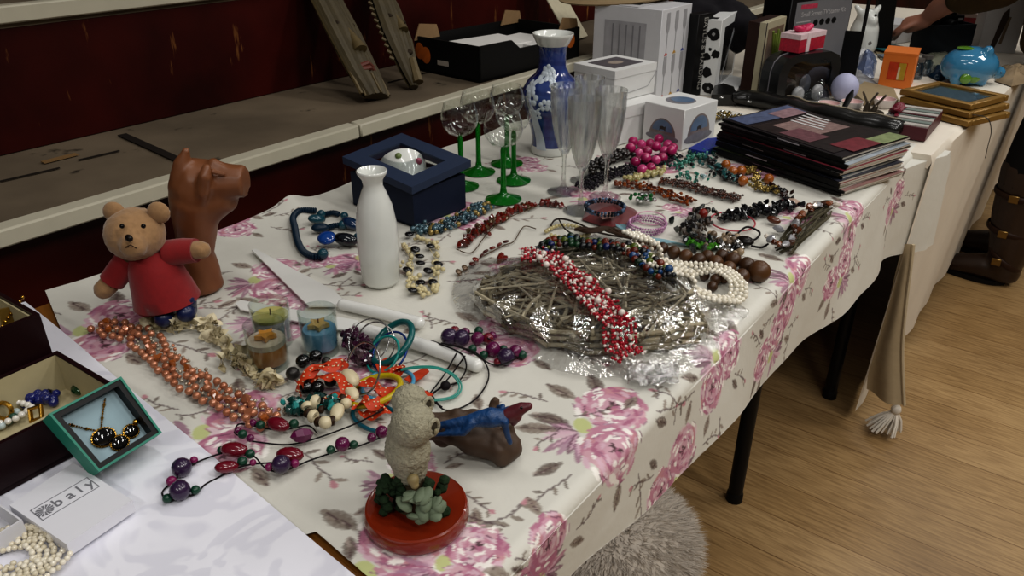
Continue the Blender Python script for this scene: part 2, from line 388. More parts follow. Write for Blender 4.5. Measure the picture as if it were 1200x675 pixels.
# ================================================================== TABLES AND CLOTHS
WOODT = M('#8a5a24', .4, var=.25, scale=25); BLK = M('#0c0c0d', .45, var=.1)
def table(name, label, x0, x1, y0, y1, legs):
    t = thing(name, label, 'table', ((x0+x1)/2, (y0+y1)/2, 0)); c = t.location
    part('table_top', MB().box((0, 0, .719), (x1-x0, y1-y0, .024), bev=.004), WOODT, t)
    part('frame', MB().box((x1-.07-c.x, 0, .69), (.025, y1-y0-.2, .034)), BLK, t); part('frame', MB().box((x0+.07-c.x, 0, .69), (.025, y1-y0-.2, .034)), BLK, t)
    for x, y in legs:
        q = Vector((x-c.x, y-c.y, 0)); part('leg', MB().tube([q+Vector((0, 0, .002)), q+Vector((0, 0, .706))], .0165, 14).lathe([(0, 0), (.019, 0), (.019, .02), (.0165, .025)], q, 14), BLK, t)
    return t
table('folding_table', 'folding table with black metal legs under the rose patterned cloth', -1.115, -.3, .292, 1.842, [(-.411, 1.385), (-1.02, 1.385), (-.411, .5), (-1.02, .5)])
table('folding_table', 'table under the plain cream cloth, behind the rose patterned one', -1.115, -.268, 1.872, 4.3, [(-.364, 1.93), (-1.02, 1.93), (-.364, 4.1), (-1.02, 4.1)])
table('folding_table', 'table under the white satin cloth with the jewellery box', -1.115, -.3, -.85, .288, [(-.411, .1), (-1.02, .1), (-.411, -.7), (-1.02, -.7)])
# ---- rose patterned cloth: pattern painted into a colour attribute of the cloth itself
XB, XF = -1.132, -.292; STEP = .002
na = 1
T0 = .28; TL = 1.72; SW = XF-XB; SD = .26
NS, NT = int((SW+SD)/STEP), int(TL/STEP)
img = np.empty((NT+1, NS+1, 3), np.float32); img[:] = lin('#cdcbc2')
prng = random.Random(11)
def ell(s, t, a, b, ang, col, al=1.):
    R_ = max(a, b); j0, j1 = int((s-R_)/STEP), int((s+R_)/STEP)+2; i0, i1 = int((t-R_)/STEP), int((t+R_)/STEP)+2
    j0, j1, i0, i1 = max(0, j0), min(NS+1, j1), max(0, i0), min(NT+1, i1)
    if j0 >= j1 or i0 >= i1: return
    tt, ss = np.mgrid[i0:i1, j0:j1]; ds = ss*STEP-s; dt = tt*STEP-t
    u = ds*math.cos(ang)+dt*math.sin(ang); v = -ds*math.sin(ang)+dt*math.cos(ang)
    d = (u/a)**2+(v/b)**2; w = np.clip((1.08-d)*4, 0, 1)[..., None]*al
    img[i0:i1, j0:j1] = img[i0:i1, j0:j1]*(1-w)+np.array(col, np.float32)*w
PINK = [lin(c) for c in ('#b98295', '#c496a6', '#a96a84', '#c8a0aa', '#bd8790')]; PALE = [lin(c) for c in ('#d4bec3', '#cfaebb', '#ddd6d2')]
MAUVE = [lin(c) for c in ('#7d5068', '#93647e', '#6a3d55', '#a57d94')]; GREY = [lin(c) for c in ('#7b6f64', '#655850', '#8a7d72')]; DARK = lin('#4b3238'); LIME = lin('#b9bf80'); OFFW = lin('#ece8e2')
U = prng.uniform
def rose(s, t, R_, al=.95):
    for k in range(12):
        a = 2*PI*k/12+U(-.3, .3); ell(s+math.cos(a)*R_*.6, t+math.sin(a)*R_*.6, R_*U(.28, .42), R_*U(.2, .3), a+PI/2+U(-.4, .4), prng.choice(PINK), al)
    ell(s, t, R_*.55, R_*.5, 0, PINK[1], .9)
    for ring, n_, ln_ in ((.85, 15, .2), (.66, 15, .19), (.48, 12, .16), (.32, 9, .13)):
        for k in range(n_):
            a = 2*PI*k/n_+U(-.2, .2); q = R_*(ring+U(-.07, .07)); w = U(.045, .085)
            ell(s+math.cos(a)*q, t+math.sin(a)*q, R_*ln_*U(.7, 1.2), R_*w, a+PI/2+U(-.5, .5), prng.choice([PALE[0], PALE[1], OFFW, OFFW, PINK[0], PINK[2]]), .92)
            if k % 3 == 0: ell(s+math.cos(a)*q*1.08, t+math.sin(a)*q*1.08, R_*ln_, R_*.022, a+PI/2+U(-.3, .3), prng.choice(MAUVE), .8)
    ell(s+R_*.06, t, R_*.15, R_*.1, U(0, 3), PINK[2], .9)
    for k in range(6): a = U(0, 6.28); ell(s+math.cos(a)*R_*.12, t+math.sin(a)*R_*.12, R_*.11, R_*.03, a, DARK, .9)
def mauve(s, t, R_, ang):
    for k in range(9):
        a = ang+(k-4)*.28+U(-.1, .1); q = R_*U(.4, .6); ell(s+math.cos(a)*q, t+math.sin(a)*q, R_*U(.32, .46), R_*.085, a, prng.choice(MAUVE+PINK[2:3]+PALE[1:2]), .8)
        if k % 2: ell(s+math.cos(a)*q*.8, t+math.sin(a)*q*.8, R_*.3, R_*.03, a, PALE[1], .8)
def leaf(s, t, L_, ang):
    L_ *= .85; c = prng.choice(GREY); f = lambda u, v: (s+u*math.cos(ang)-v*math.sin(ang), t+u*math.sin(ang)+v*math.cos(ang))
    for k in range(7): q = k/6; ell(*f((q-.5)*1.5*L_, 0), L_*.28, L_*.42*math.sin(PI*min(1, q*.9+.12)), ang, c, .75)
    for k in range(6): ell(*f(U(-.6, .6)*L_, U(-.2, .2)*L_), L_*U(.12, .25), L_*U(.04, .09), ang+U(-.7, .7), prng.choice((lin('#a89b92'), lin('#554740'), GREY[2])), .7)
    ell(s, t, L_*.85, L_*.035, ang, DARK, .8)
def sprig(s, t, L_, ang):
    x, y, a = s, t, ang
    for k in range(9):
        a += U(-.25, .25); x += math.cos(a)*L_/9; y += math.sin(a)*L_/9; ell(x, y, L_/14, .0013, a, DARK, .75)
        if k % 2:
            b = a+prng.choice((-1, 1))*U(.6, 1.1); ell(x+math.cos(b)*L_*.12, y+math.sin(b)*L_*.12, L_*.1, L_*.035, b, prng.choice(GREY), .85)
    ell(x, y, L_*.08, L_*.05, a, PINK[4], .9)
def cluster(s, t, k, ang):
    c, n = math.cos(ang), math.sin(ang); f = lambda u, v: (s+(u*c-v*n)*k, t+(u*n+v*c)*k)
    for u, v, l, a in ((-.085, .01, .03, PI), (-.08, -.035, .03, PI+.6), (.085, .03, .024, .4), (.05, -.085, .024, -1.2), (-.01, .08, .022, 1.6)): leaf(*f(u, v), l*k, ang+a)
    for u, v, l, a in ((-.02, .06, .07, 1.9), (.05, .06, .08, .9), (.06, -.06, .06, -.7), (-.06, -.05, .06, -2.3)): sprig(*f(u, v), l*k, ang+a)
    mauve(*f(.0, -.035), .052*k, ang-1.45); ell(*f(-.01, -.028), .014*k, .01*k, ang, LIME, .9)
    rose(*f(-.036, .014), .045*k); rose(*f(.034, -.004), .046*k)
def st(px, py, drop=False):
    if drop:
        q = PX(px, py, -.284); return SW+(ZC-q.z), q.y-T0
    q = P(px, py); return q.x-XB, q.y-T0
for px, py, k, a, dr in ((715, 500, 1.0, -.7, 0), (868, 415, .85, -.9, 0), (955, 322, .95, -.7, 0), (1015, 250, .9, -.5, 0), (268, 505, 1.0, -.6, 0), (125, 385, 1.1, -.5, 0), (330, 370, .9, -.4, 0),
                         (470, 668, 1.05, -.5, 0), (545, 665, .7, -.9, 0), (320, 326, .9, -.4, 0), (590, 395, .9, -.6, 0), (545, 252, .9, -.4, 0), (480, 560, .6, -.6, 0), (275, 262, .8, -.4, 0), (390, 305, .6, 1., 0), (770, 190, .95, -.5, 0), (690, 228, .8, .4, 0),
                         (440, 300, .8, -.5, 0), (800, 245, .5, .3, 0), (620, 192, .7, -.4, 0), (880, 200, .7, 0, 0), (995, 190, .7, 0, 0), (930, 250, .7, .2, 0), (610, 320, .7, .2, 0), (720, 330, .6, .2, 0), (420, 440, .7, .3, 0),
                         (790, 548, .85, 2.3, 1), (908, 402, .85, 2.3, 1), (635, 668, .8, 2.3, 1), (985, 315, .85, 2.3, 1), (1050, 235, .8, 2.3, 1)):
    cluster(*st(px, py, dr), k, a)
for px, py, L_ in ((640, 488, .03), (630, 500, .03), (480, 385, .02), (170, 485, .02), (300, 255, .02), (500, 330, .02), (560, 470, .02), (410, 640, .02), (345, 440, .02), (740, 470, .02)): s, t = st(px, py); leaf(s, t, L_, U(0, 6)); sprig(s+.02, t+.02, .05, U(0, 6))
A0, A1 = P(370, 622), P(428, 672); ynear = [(-1.14, .372), (-.86, .29), (-.5, .285), (A0.x-.01, .285), (A0.x, A0.y), (A1.x, A1.y), (9, A1.y)]
near = lambda x: float(np.interp(x, [a for a, b in ynear], [b for a, b in ynear]))
HEM = sorted((PX(a, b, -.281).y, ZC-PX(a, b, -.281).z) for a, b in ((690, 672), (760, 600), (800, 555), (850, 500), (890, 460), (930, 420), (980, 370), (1020, 325), (1060, 282), (1085, 277)))
A2 = P(66, 338); YEND = T0+TL
ss = np.arange(NS+1)*STEP; tt = np.arange(NT+1)*STEP+T0
vs = np.empty((NT+1, NS+1, 3), np.float64)
r0 = .016
for j, s in enumerate(ss):
    x0 = XB+s
    lim = SW-r0
    if s < lim: X, Z, v = x0, ZC, 0.
    elif s < lim+r0*PI/2: a = (s-lim)/r0; X = XF-r0+r0*math.sin(a); Z = ZC-r0+r0*math.cos(a); v = 0.
    else: v = s-lim-r0*PI/2; X = XF; Z = ZC-r0-v
    vs[:, j, 0] = X; vs[:, j, 2] = Z; vs[:, j, 1] = tt
    y0 = near(x0)
    m_ = tt < y0; vs[m_, j, 1] = y0
    ye_ = float(np.interp(s, [0, SW-.2, SW-.05, SW, SW+.06, 9], [1.93, 1.93, 1.925, 1.95, YEND, YEND])); m_ = tt > ye_; vs[m_, j, 1] = ye_
    if v > 0:
        dmax = np.interp(tt, [a for a, b in HEM], [b for a, b in HEM])-r0+.004*np.sin(tt*21)                       # the hem hangs lower towards the far end
        vv = np.minimum(v, dmax); q = vv/.2
        vs[:, j, 2] = ZC-r0-vv
        vs[:, j, 0] = XF+.056*np.clip((tt-1.72)/.2, 0, 1)**1.5+.012*q+.012*q*np.sin(tt*9+.6)+.005*q*np.sin(tt*23+1)
    else:
        w = .0007*np.sin(tt*17+x0*9)+.0005*np.sin(x0*31-tt*12)
        vs[:, j, 2] += w-.002
        if x0 < -1.0:                                                   # the loose back edge buckles a little
            e = np.clip((-1.06-x0)/.07, 0, 1); y345 = P(345, 240).y
            vs[:, j, 2] += e*(.014*np.exp(-((tt-y345)/.03)**2)+.007*np.exp(-((tt-1.05)/.03)**2)+.005*np.sin(tt*14)**2)
me = bpy.data.meshes.new('floral_tablecloth'); n1 = NS+1
ii, jj = np.mgrid[0:NT, 0:NS]; base = (ii*n1+jj).ravel()
faces = np.stack([base, base+1, base+n1+1, base+n1], 1)
me.vertices.add((NT+1)*n1); me.vertices.foreach_set('co', vs.reshape(-1))
me.loops.add(faces.size); me.loops.foreach_set('vertex_index', faces.ravel().astype(np.int32))
me.polygons.add(len(faces)); me.polygons.foreach_set('loop_start', (np.arange(len(faces))*4).astype(np.int32)); me.polygons.foreach_set('loop_total', np.full(len(faces), 4, np.int32))
me.update(calc_edges=True); me.polygons.foreach_set('use_smooth', np.ones(len(faces), bool))
ca = me.color_attributes.new('pattern', 'FLOAT_COLOR', 'POINT'); ca.data.foreach_set('color', np.concatenate([img, np.ones((NT+1, n1, 1), np.float32)], 2).reshape(-1))
m, nt, b, N, L = newmat('rose_print_cotton'); at_ = N.new('ShaderNodeAttribute'); at_.attribute_name = 'pattern'; L.new(at_.outputs['Color'], b.inputs['Base Color']); b.inputs['Roughness'].default_value = .75
no = N.new('ShaderNodeTexNoise'); no.inputs['Scale'].default_value = 14; no.inputs['Detail'].default_value = 5; bp = N.new('ShaderNodeBump'); bp.inputs['Strength'].default_value = .25; bp.inputs['Distance'].default_value = .012
tc = texco(N); L.new(tc.outputs['Object'], no.inputs['Vector']); L.new(no.outputs['Fac'], bp.inputs['Height']); L.new(bp.outputs['Normal'], b.inputs['Normal'])
me.materials.append(m); o = bpy.data.objects.new('tablecloth', me); C.objects.link(o)
tag(o, 'cream tablecloth printed with pink roses and grey leaves', 'tablecloth')
# ---- white satin cloth over the near table
m, nt, SAT, N, L = newmat('white_damask'); tc = texco(N); wv = N.new('ShaderNodeTexNoise'); wv.inputs['Scale'].default_value = 9; wv.inputs['Detail'].default_value = 1; wv.inputs['Distortion'].default_value = 3.5
L.new(tc.outputs['Object'], wv.inputs['Vector']); cr = N.new('ShaderNodeValToRGB'); e = cr.color_ramp.elements; e[0].position = .44; e[0].color = (*lin('#dadae4'), 1); e[1].position = .52; e[1].color = (*lin('#e6e6ee'), 1)
L.new(wv.outputs['Fac'], cr.inputs[0]); L.new(cr.outputs[0], SAT.inputs['Base Color']); SAT.inputs['Roughness'].default_value = .5; DAMASK = m
bp = N.new('ShaderNodeBump'); bp.inputs['Strength'].default_value = .05; bp.inputs['Distance'].default_value = .01; L.new(wv.outputs['Fac'], bp.inputs['Height']); L.new(bp.outputs['Normal'], SAT.inputs['Normal'])
E0, E1 = P(172, 478), P(403, 672)
def wc(u, v):
    x = -1.12+u*(.86+.25); s = 0
    ye = E0.y+(x-E0.x)*(E1.y-E0.y)/(E1.x-E0.x)+.004; y = -.85+v*(ye+.85); z = ZC+.0035+.0015*math.sin(x*17+y*8)*math.sin(y*13)
    if v > .985: z -= .001*(v-.985)/.015
    if x > -.295: s = x+.295; z -= s+.0; x = -.288+.01*math.sin(y*14)*s/.2
    return Vector((x, y, z))
solo('tablecloth', MB().grid(wc, 60, 110), DAMASK, 'plain white satin tablecloth with a woven swirl pattern', 'tablecloth')
# ---- plain cream cloth over the far table
def cc(u, v):
    y = 1.85+max(0, v-.025)/.975*2.4; L1 = .905; s = u*(L1+.70); dz = .0042 if y < 1.93 else .0008
    xe = -.254+min(1., max(0., (y-1.82)/.85))*.044; L1 = xe+1.12; s = u*(L1+.70)
    if s < L1: x, z = -1.12+s, ZC-dz
    else:
        d = s-L1; x = xe-(.03+(.254+xe)*.5)*d/.7+.006*math.sin(y*11)*d/.7+.004*math.sin(y*27)*d/.7; z = ZC-dz-d
    if v < .025:
        y = 1.85
        z -= (1-v/.025)*(.03 if s < L1 else 0)
    return Vector((x, y, z))
CR = M('#d8d0c2', .75, var=.06, scale=12, bump=.2)
solo('tablecloth', MB().grid(cc, 80, 80), CR, 'plain cream tablecloth hanging almost to the floor', 'tablecloth')
def PY(px, py, y): r = ray(px, py); return CAM+r*(y/r.y)
# ---- beige tie-back with a tassel hanging from the cloth corner
YT = 1.852
q = [PY(1071, 286, 1.85), PY(1069, 304, 1.85), PY(1062, 360, 1.85), PY(1058, 410, 1.85), PY(1060, 474, 1.85)]
l = [PY(1060, 286, 1.85), PY(1053, 304, 1.85), PY(1036, 370, 1.85), PY(1018, 425, 1.85), PY(1013, 460, 1.85)]
qs, ls = smooth(q, 6), smooth(l, 6); n = len(qs)-1
def tb(u, v): a = qs[int(round(u*n))]; b_ = ls[int(round(u*n))]; p = a.lerp(b_, v); return p+Vector((0, -.02*math.sin(v*PI*1.5)*u, 0))
t = thing('curtain_tieback', 'beige fabric tie-back with a tassel hanging at the cloth corner', 'tie-back', (q[-1].x, 1.85, 0))
BEI = M('#a8987c', .85, var=.1, bump=.2); part('fabric_band', MB().grid(tb, n, 10), BEI, t, world=True)
part('piping', MB().tube([p+Vector((0, -.004, 0)) for p in qs], .004, 6), M('#b9ab90', .8), t, world=True)
hd = PY(1050, 480, 1.85); tm = MB().ball(hd, .013, (1, 1, 1.2), n=10)
r3 = random.Random(3)
for k in range(70):
    a = r3.uniform(0, 6.28); d = r3.uniform(.012, .045); tm.tube([hd+Vector((math.cos(a)*.006, math.sin(a)*.006, -.008)), hd+Vector((math.cos(a)*d*.6-.006, math.sin(a)*d*.6, -.03)), Vector((hd.x-.016+math.cos(a)*d, hd.y+math.sin(a)*d, max(.006, hd.z-.062)))], .0026, 5)
part('tassel', tm, M('#cfc8bc', .9), t, world=True)
# ---- fluffy cushion on the floor under the table
mb = MB(); cc0 = Vector((-.555, 1.035, .07)); mb.ball(cc0, .19, (.95, 1., .36), n=40)
fur = MB(); fur.v = list(mb.v); fur.f = list(mb.f); fur.m = [0]*len(fur.f)
for k in range(16000):
    a = r3.uniform(0, 6.28); zc = r3.uniform(-.5, 1); rr = math.sqrt(1-zc*zc); d = Vector((rr*math.cos(a)*.95, rr*math.sin(a), zc*.36)); p = cc0+d*.188
    s = Vector((r3.uniform(-1, 1), r3.uniform(-1, 1), r3.uniform(-1, .3)))*.009; w = Vector((r3.uniform(-1, 1), r3.uniform(-1, 1), r3.uniform(-1, 1)))*.0015
    fur.add([p-w, p+w, p+d*.03+s], [(0, 1, 2)])
solo('fluffy_cushion', fur, M('#c9bfb2', .95, var=.2, sheen=.4), 'fluffy pale cushion on the floor under the rose cloth', 'cushion')
# ================================================================== LIGHT
wd = bpy.data.worlds.new('world'); bpy.context.scene.world = wd; wd.use_nodes = True
wd.node_tree.nodes['Background'].inputs[0].default_value = (1, .95, .88, 1); wd.node_tree.nodes['Background'].inputs[1].default_value = .10
def lamp(x, y, z, e, sx, sy, col=(1, .96, .9), rot=(0, 0, 0)):
    d = bpy.data.lights.new('ceiling_and_fill_lamp', 'AREA'); d.energy = e; d.shape = 'RECTANGLE'; d.size = sx; d.size_y = sy; d.color = col
    o = bpy.data.objects.new('ceiling_and_fill_lamp', d); C.objects.link(o); o.location = (x, y, z); o.rotation_euler = rot
C_ = (1, .975, .94)
for x, y, e in ((1.5, -.3, 22), (1.5, 1.1, 24), (1.6, 2.6, 24), (1.6, 4.2, 22), (-.3, .6, 8), (-.3, 2.4, 10), (-.2, 4.6, 14), (.4, -1.7, 20)): lamp(x, y, 3.15, e, 1.25, .22, C_)  # rows of ceiling tubes; the inner far one is an added fill for the far table
sc = bpy.context.scene; sc.view_settings.view_transform = 'Standard'; sc.view_settings.exposure = .05
try: sc.view_settings.look = 'Medium High Contrast'
except Exception: sc.view_settings.look = 'None'
sc.cycles.use_denoising = True; sc.cycles.max_bounces = 10; sc.cycles.transparent_max_bounces = 24; sc.cycles.caustics_reflective = False; sc.cycles.caustics_refractive = False
# ================================================================== THINGS ON THE STAGE STEP
RX90 = Matrix.Rotation(PI/2, 4, 'X'); RZM = Matrix.Rotation(-PI/2, 4, 'Z')
def T(x, y, z): return Matrix.Translation((x, y, z))
def cbox(name, label, cat, N_, L_, R_, group=None):
    d = R_-N_; rz = math.atan2(d.y, d.x); t = thing(name, label, cat, N_, rz, group)
    y = Vector((-math.sin(rz), math.cos(rz), 0)); return t, Vector((d.x, d.y, 0)).length, (L_-N_).dot(y)
def shell(w, d, h, th, mat_out, t, name='tray', mat_in=None, z0=0.):      # open-topped box
    mb = MB(); mo, mi = mat_out, mat_in or mat_out
    mb.use(mo).box((w/2, d/2, z0+th/2), (w, d, th))
    for c, s in (((th/2, d/2, z0+h/2), (th, d, h)), ((w-th/2, d/2, z0+h/2), (th, d, h)), ((w/2, th/2, z0+h/2), (w-2*th, th, h)), ((w/2, d-th/2, z0+h/2), (w-2*th, th, h))): mb.box(c, s)
    if mi is not mo:
        e = th+.0006; mb.use(mi); z1 = z0+h-.001
        mb.quad((e, e, z0+th+.0006), (w-e, e, z0+th+.0006), (w-e, d-e, z0+th+.0006), (e, d-e, z0+th+.0006))
        mb.quad((e, e, z0+th), (e, d-e, z0+th), (e, d-e, z1), (e, e, z1)); mb.quad((w-e, e, z0+th), (w-e, d-e, z0+th), (w-e, d-e, z1), (w-e, e, z1))
        mb.quad((e, e, z0+th), (w-e, e, z0+th), (w-e, e, z1), (e, e, z1)); mb.quad((e, d-e, z0+th), (w-e, d-e, z0+th), (w-e, d-e, z1), (e, d-e, z1))
    return part(name, mb, None, t)
MASKW = M('#443a22', .6, var=.35, scale=30, bump=.5); MASKD = M('#2c2114', .7); MASKR = M('#5d2d20', .6, var=.3); MASKL = M('#5c4e30', .6, var=.3)
def mask(label, base, topdir, prof, L_, faces):
    t = thing('carved_mask', label, 'mask', base)
    up = Vector(topdir).normalized(); rt = up.cross(Vector((XR-XE, 0, 0))).normalized()*-1; nm = rt.cross(up).normalized()
    if nm.x < 0: nm = -nm
    pp = [Vector((0, 0, .004))+up*(z*L_) for z, w, dd in prof]
    def f(u, v):
        k = u*(len(prof)-1); i = min(int(k), len(prof)-2); q = k-i; w = prof[i][1]*(1-q)+prof[i+1][1]*q; dd = prof[i][2]*(1-q)+prof[i+1][2]*q; z = prof[i][0]*(1-q)+prof[i+1][0]*q
        a = -1.25+2.5*v; return Vector((0, 0, .004))+up*(z*L_)+rt*(w*math.sin(a)/math.sin(1.25))+nm*(dd*math.cos(a)+.002*math.sin(v*60))
    fr = MB().grid(f, 40, 24); bk = MB().grid(lambda u, v: f(u, 0).lerp(f(u, 1), v)-nm*.008, 40, 2)
    fr.add(bk.v, bk.f)
    for i in (0, 40):                                        # close the ends
        fr.poly([f(i/40, v/24) for v in range(25)]+[f(i/40, 1)-nm*.008, f(i/40, 0)-nm*.008])
    part('mask_body', fr, MASKW, t, ang=60)
    G = lambda x, z, e=0: up*(z*L_)+rt*x+nm*e
    faces(t, G); return t
def f1(t, G):
    part('nose', MB().tube([G(0, .60, .012), G(0, .42, .026), G(-.002, .33, .029)], [.006, .011, .017], 10), MASKL, t)
    part('lip', MB().tube([G(-.022, .222, .018), G(0, .23, .03), G(.024, .222, .018)], .006, 8), MASKR, t)
    part('lip', MB().tube([G(-.02, .2, .018), G(0, .195, .029), G(.022, .2, .018)], .006, 8), MASKR, t)
    for k in range(7): part('beard_ridge', MB().tube([G(-.036+k*.012, .01, .026-abs(k-3)*.005), G(-.03+k*.01, .16, .026-abs(k-3)*.005)], .0028, 6), MASKL, t)
    for s in (-1, 1):
        part('eye', MB().ball(G(s*.022, .56, .018), .012, (1, .6, .6)), MASKD, t)
        part('edge_ridge', MB().tube([G(s*.042, .03, .008), G(s*.047, .5, .008), G(s*.044, .9, .006)], .0045, 6), MASKL, t)
b1 = P(440, 118, ZL)
def f1w(t, G): f1(t, G)
mask('long wooden carved mask with a ridged beard, leaning on the stage riser', b1, (PX(375, -10, XR+.03)-b1), [(0, .035, .022), (.2, .047, .024), (.5, .05, .026), (.8, .047, .024), (1, .03, .015)], (PX(375, -10, XR+.03)-b1).length*1.15, f1w)
def f2(t, G):
    part('nose', MB().tube([G(0, .66, .012), G(0, .5, .027), G(0, .43, .029)], [.006, .01, .015], 10), MASKL, t)
    part('mouth', MB().ball(G(0, .27, .02), .016, (1, .8, .5)), MASKD, t)
    part('chin_tuft', MB().tube([G(0, .2, .026), G(0, .02, .02)], [.01, .014], 8), MASKL, t)
    part('forehead_panel', MB().ball(G(0, .8, .016), .03, (.8, .3, 1.1)), MASKR, t)
    for s in (-1, 1): part('eye', MB().ball(G(s*.024, .55, .02), .013, (1, .6, .5)), MASKD, t)
    for k in range(16): z = .2+k*.05; part('side_notch', MB().tube([G(-.052+abs(z-.55)*.03, z, .004), G(-.06+abs(z-.55)*.03, z+.02, .0)], .004, 6), MASKL, t)
b2 = P(484, 105, ZL); d2 = PX(440, -18, XR+.03)-b2
mask('dark wooden carved mask with a notched edge and pointed chin, leaning on the stage riser', b2, d2, [(0, .012, .012), (.12, .032, .022), (.4, .052, .028), (.7, .05, .026), (1, .02, .012)], d2.length*1.12, f2)
# ---- black fruit crate with papers
N_ = P(562, 97, ZL); L_ = P(508, 77, ZL); R_ = P(690, 66, ZL)
t, w, d = cbox('cardboard_crate', 'black cardboard fruit crate full of white papers on the stage step', 'crate', N_, L_, R_)
BLC = M('#0d0c0c', .55, var=.2); KRA = M('#8a6f4e', .8, var=.15); h = zt(N_, 55)-ZL; w = min(w, .40); d = min(d, .27)
th = .006; mb = MB().use(BLC); mb.box((w/2, d/2, th/2), (w, d, th)); mb.box((th/2, d/2, h/2), (th, d, h)); mb.box((w-th/2, d/2, h/2), (th, d, h)); mb.box((w/2, d-th/2, h/2), (w, th, h))
mb.prism([Vector((0, 0, 0)), Vector((w, 0, 0)), Vector((w, 0, h)), Vector((w*.85, 0, h)), Vector((w*.78, 0, h*.72)), Vector((w*.38, 0, h*.72)), Vector((w*.3, 0, h)), Vector((0, 0, h))], (0, th, 0))
CRB = part('crate_body', mb, None, t)
for x, y, s in ((0, d, 1), (w, d, 1), (w, .0, 1)):
    cx = .03 if x == 0 else w-.04; part('corner_flap', MB().prism([Vector((cx-.04, y+(-.012 if y > 0 else .012), h-.01)), Vector((cx+.05, y+(-.012 if y > 0 else .012), h-.01)), Vector((cx+.04, y+(-.012 if y > 0 else .012), h+.022)), Vector((cx-.02, y+(-.012 if y > 0 else .012), h+.03))], (0, .003, 0)), KRA, t)
ORA = M('#b5601e', .6, var=.3)
for fx, fz, fr in ((w*.8, .03, .016), (w*.9, .035, .018), (w*.7, .02, .014)): part('printed_fruit', MB().ball((fx, -.001, fz+.02), fr, (1, .02, 1.1)), ORA, t, of=CRB)
for fy, fz in ((d*.92, .03), (d*.82, .022)): part('printed_fruit', MB().ball((-.001, fy, fz+.02), .018, (.02, 1, 1.2)), ORA, t, of=CRB)
part('printed_mark', MB().box((-.0008, d*.55, .03), (.001, .04, .012)), M('#a89f94', .7), t, of=CRB)
WP = M('#d2d0cc', .7, var=.05); G1 = None
for k, (x, y, ww, dd, z, r, tl, lab) in enumerate(((.5, .56, .26, .16, .038, .1, 0, 'white sheet of card in the fruit crate, under the folded one'), (.42, .56, .2, .14, .066, -.1, .02, 'folded white paper lying on top in the fruit crate'), (.72, .42, .13, .15, .062, .05, 0, 'white envelope at the stepped front of the fruit crate'))):
    c = W(t) @ Vector((w*x, d*y, th+z-.02)); R3 = (Matrix.Rotation(t.rotation_euler.z+r, 3, 'Z') @ Matrix.Rotation(tl, 3, 'X'))
    solo('paper_bundle', MB().box(c, (ww, dd, .02), R3, bev=.002), WP, lab, 'papers', 'papers in the fruit crate')
# ---- pale mount with two small pictures leaning behind the vase
b3 = P(688, 44, ZL); a3 = P(668, 51, ZL); up3 = (PX(655, -30, XR+.01)-a3); sd = Vector((.02, .085, 0))
t = thing('picture_mount', 'cream picture mount with grey prints leaning on the riser behind the vase', 'picture', a3)
sd = (b3-a3); up3 = Vector((XR+.012-a3.x, 0.01, .23)); nn = sd.cross(up3).normalized()
if nn.x < 0: nn = -nn
part('mount_board', MB().prism([Vector((0, 0, .004)), sd+Vector((0, 0, .004)), sd+up3, up3], nn*.003), M('#b8b098', .7), t)
for z0 in (.22, .62): part('print', MB().prism([sd*.25+up3*z0+nn*.0032, sd*.8+up3*z0+nn*.0032, sd*.8+up3*(z0+.27)+nn*.0032, sd*.25+up3*(z0+.27)+nn*.0032], nn*.0006), M('#6d6a5c', .6, var=.4, scale=80), t)
# ================================================================== GLASS AND CHINA
CER = M('#d9dbd6', .18, var=.03, coat=.5); CLR = MG('#fcfdfc', .02, 1.55); GRN = M('#0c8a22', .06, var=.1, trans=.55)
def pprof(B, rows): return [(hw*mpp(Vector((B.x, B.y, zt(B, py)))), zt(B, py)-B.z) for hw, py in rows]
# sake bottle
B = P(447, 330)
t = thing('sake_bottle', 'tall plain white china bottle with a flared lip beside the navy box', 'bottle', B)
pr = pprof(B, [(0, 330), (19, 330), (22, 326), (24, 290), (24, 262), (20.5, 240), (14.5, 224), (11.5, 217), (12.5, 210), (17.5, 203), (18.3, 200), (17.2, 199), (12, 206), (9.5, 216), (11, 226), (0, 232)])
part('bottle_body', MB().lathe(pr, n=40), CER, t, ang=70)
# hock glasses
B0 = P(590, 233); hk = lambda rows: pprof(B0, rows)
foot = [(21, 233.5), (21.3, 232.8), (10, 229), (4.5, 226), (3.4, 220), (3., 195), (3.4, 176), (2, 172), (0, 171.5)]
bowl = [(0, 172), (6, 171.5), (15, 167.5), (21, 160), (23.2, 152), (22.4, 143), (19, 132), (18.6, 131.5), (21.8, 143), (22.6, 152), (20.4, 159.5), (14.6, 166.6), (6, 170.3), (0, 170.8)]
proto = None
for (px, py), lab in (((590, 233), 'green stemmed hock glass standing nearest the teal pearl necklace'), ((602, 211), 'green stemmed hock glass in the middle of the group'), ((594, 191), 'green stemmed hock glass closest to the blue vase'), ((561, 201), 'green stemmed hock glass at the back beside the navy box'), ((541, 218), 'green stemmed hock glass half hidden by the navy box corner')):
    q = P(px, py)
    if proto is None:
        proto = o = thing('hock_glass', lab, 'wine glass', q, 0, 'green stemmed hock glasses')
        part('stem_foot', MB().lathe([(0, 0)]+hk(foot), n=28), GRN, o, ang=60); part('bowl', MB().lathe(hk(bowl), n=32), CLR, o, ang=70)
    else: o = copy_tree(proto); o.location = q; o['label'] = lab
    o.rotation_euler.z = rnd.uniform(0, 6)
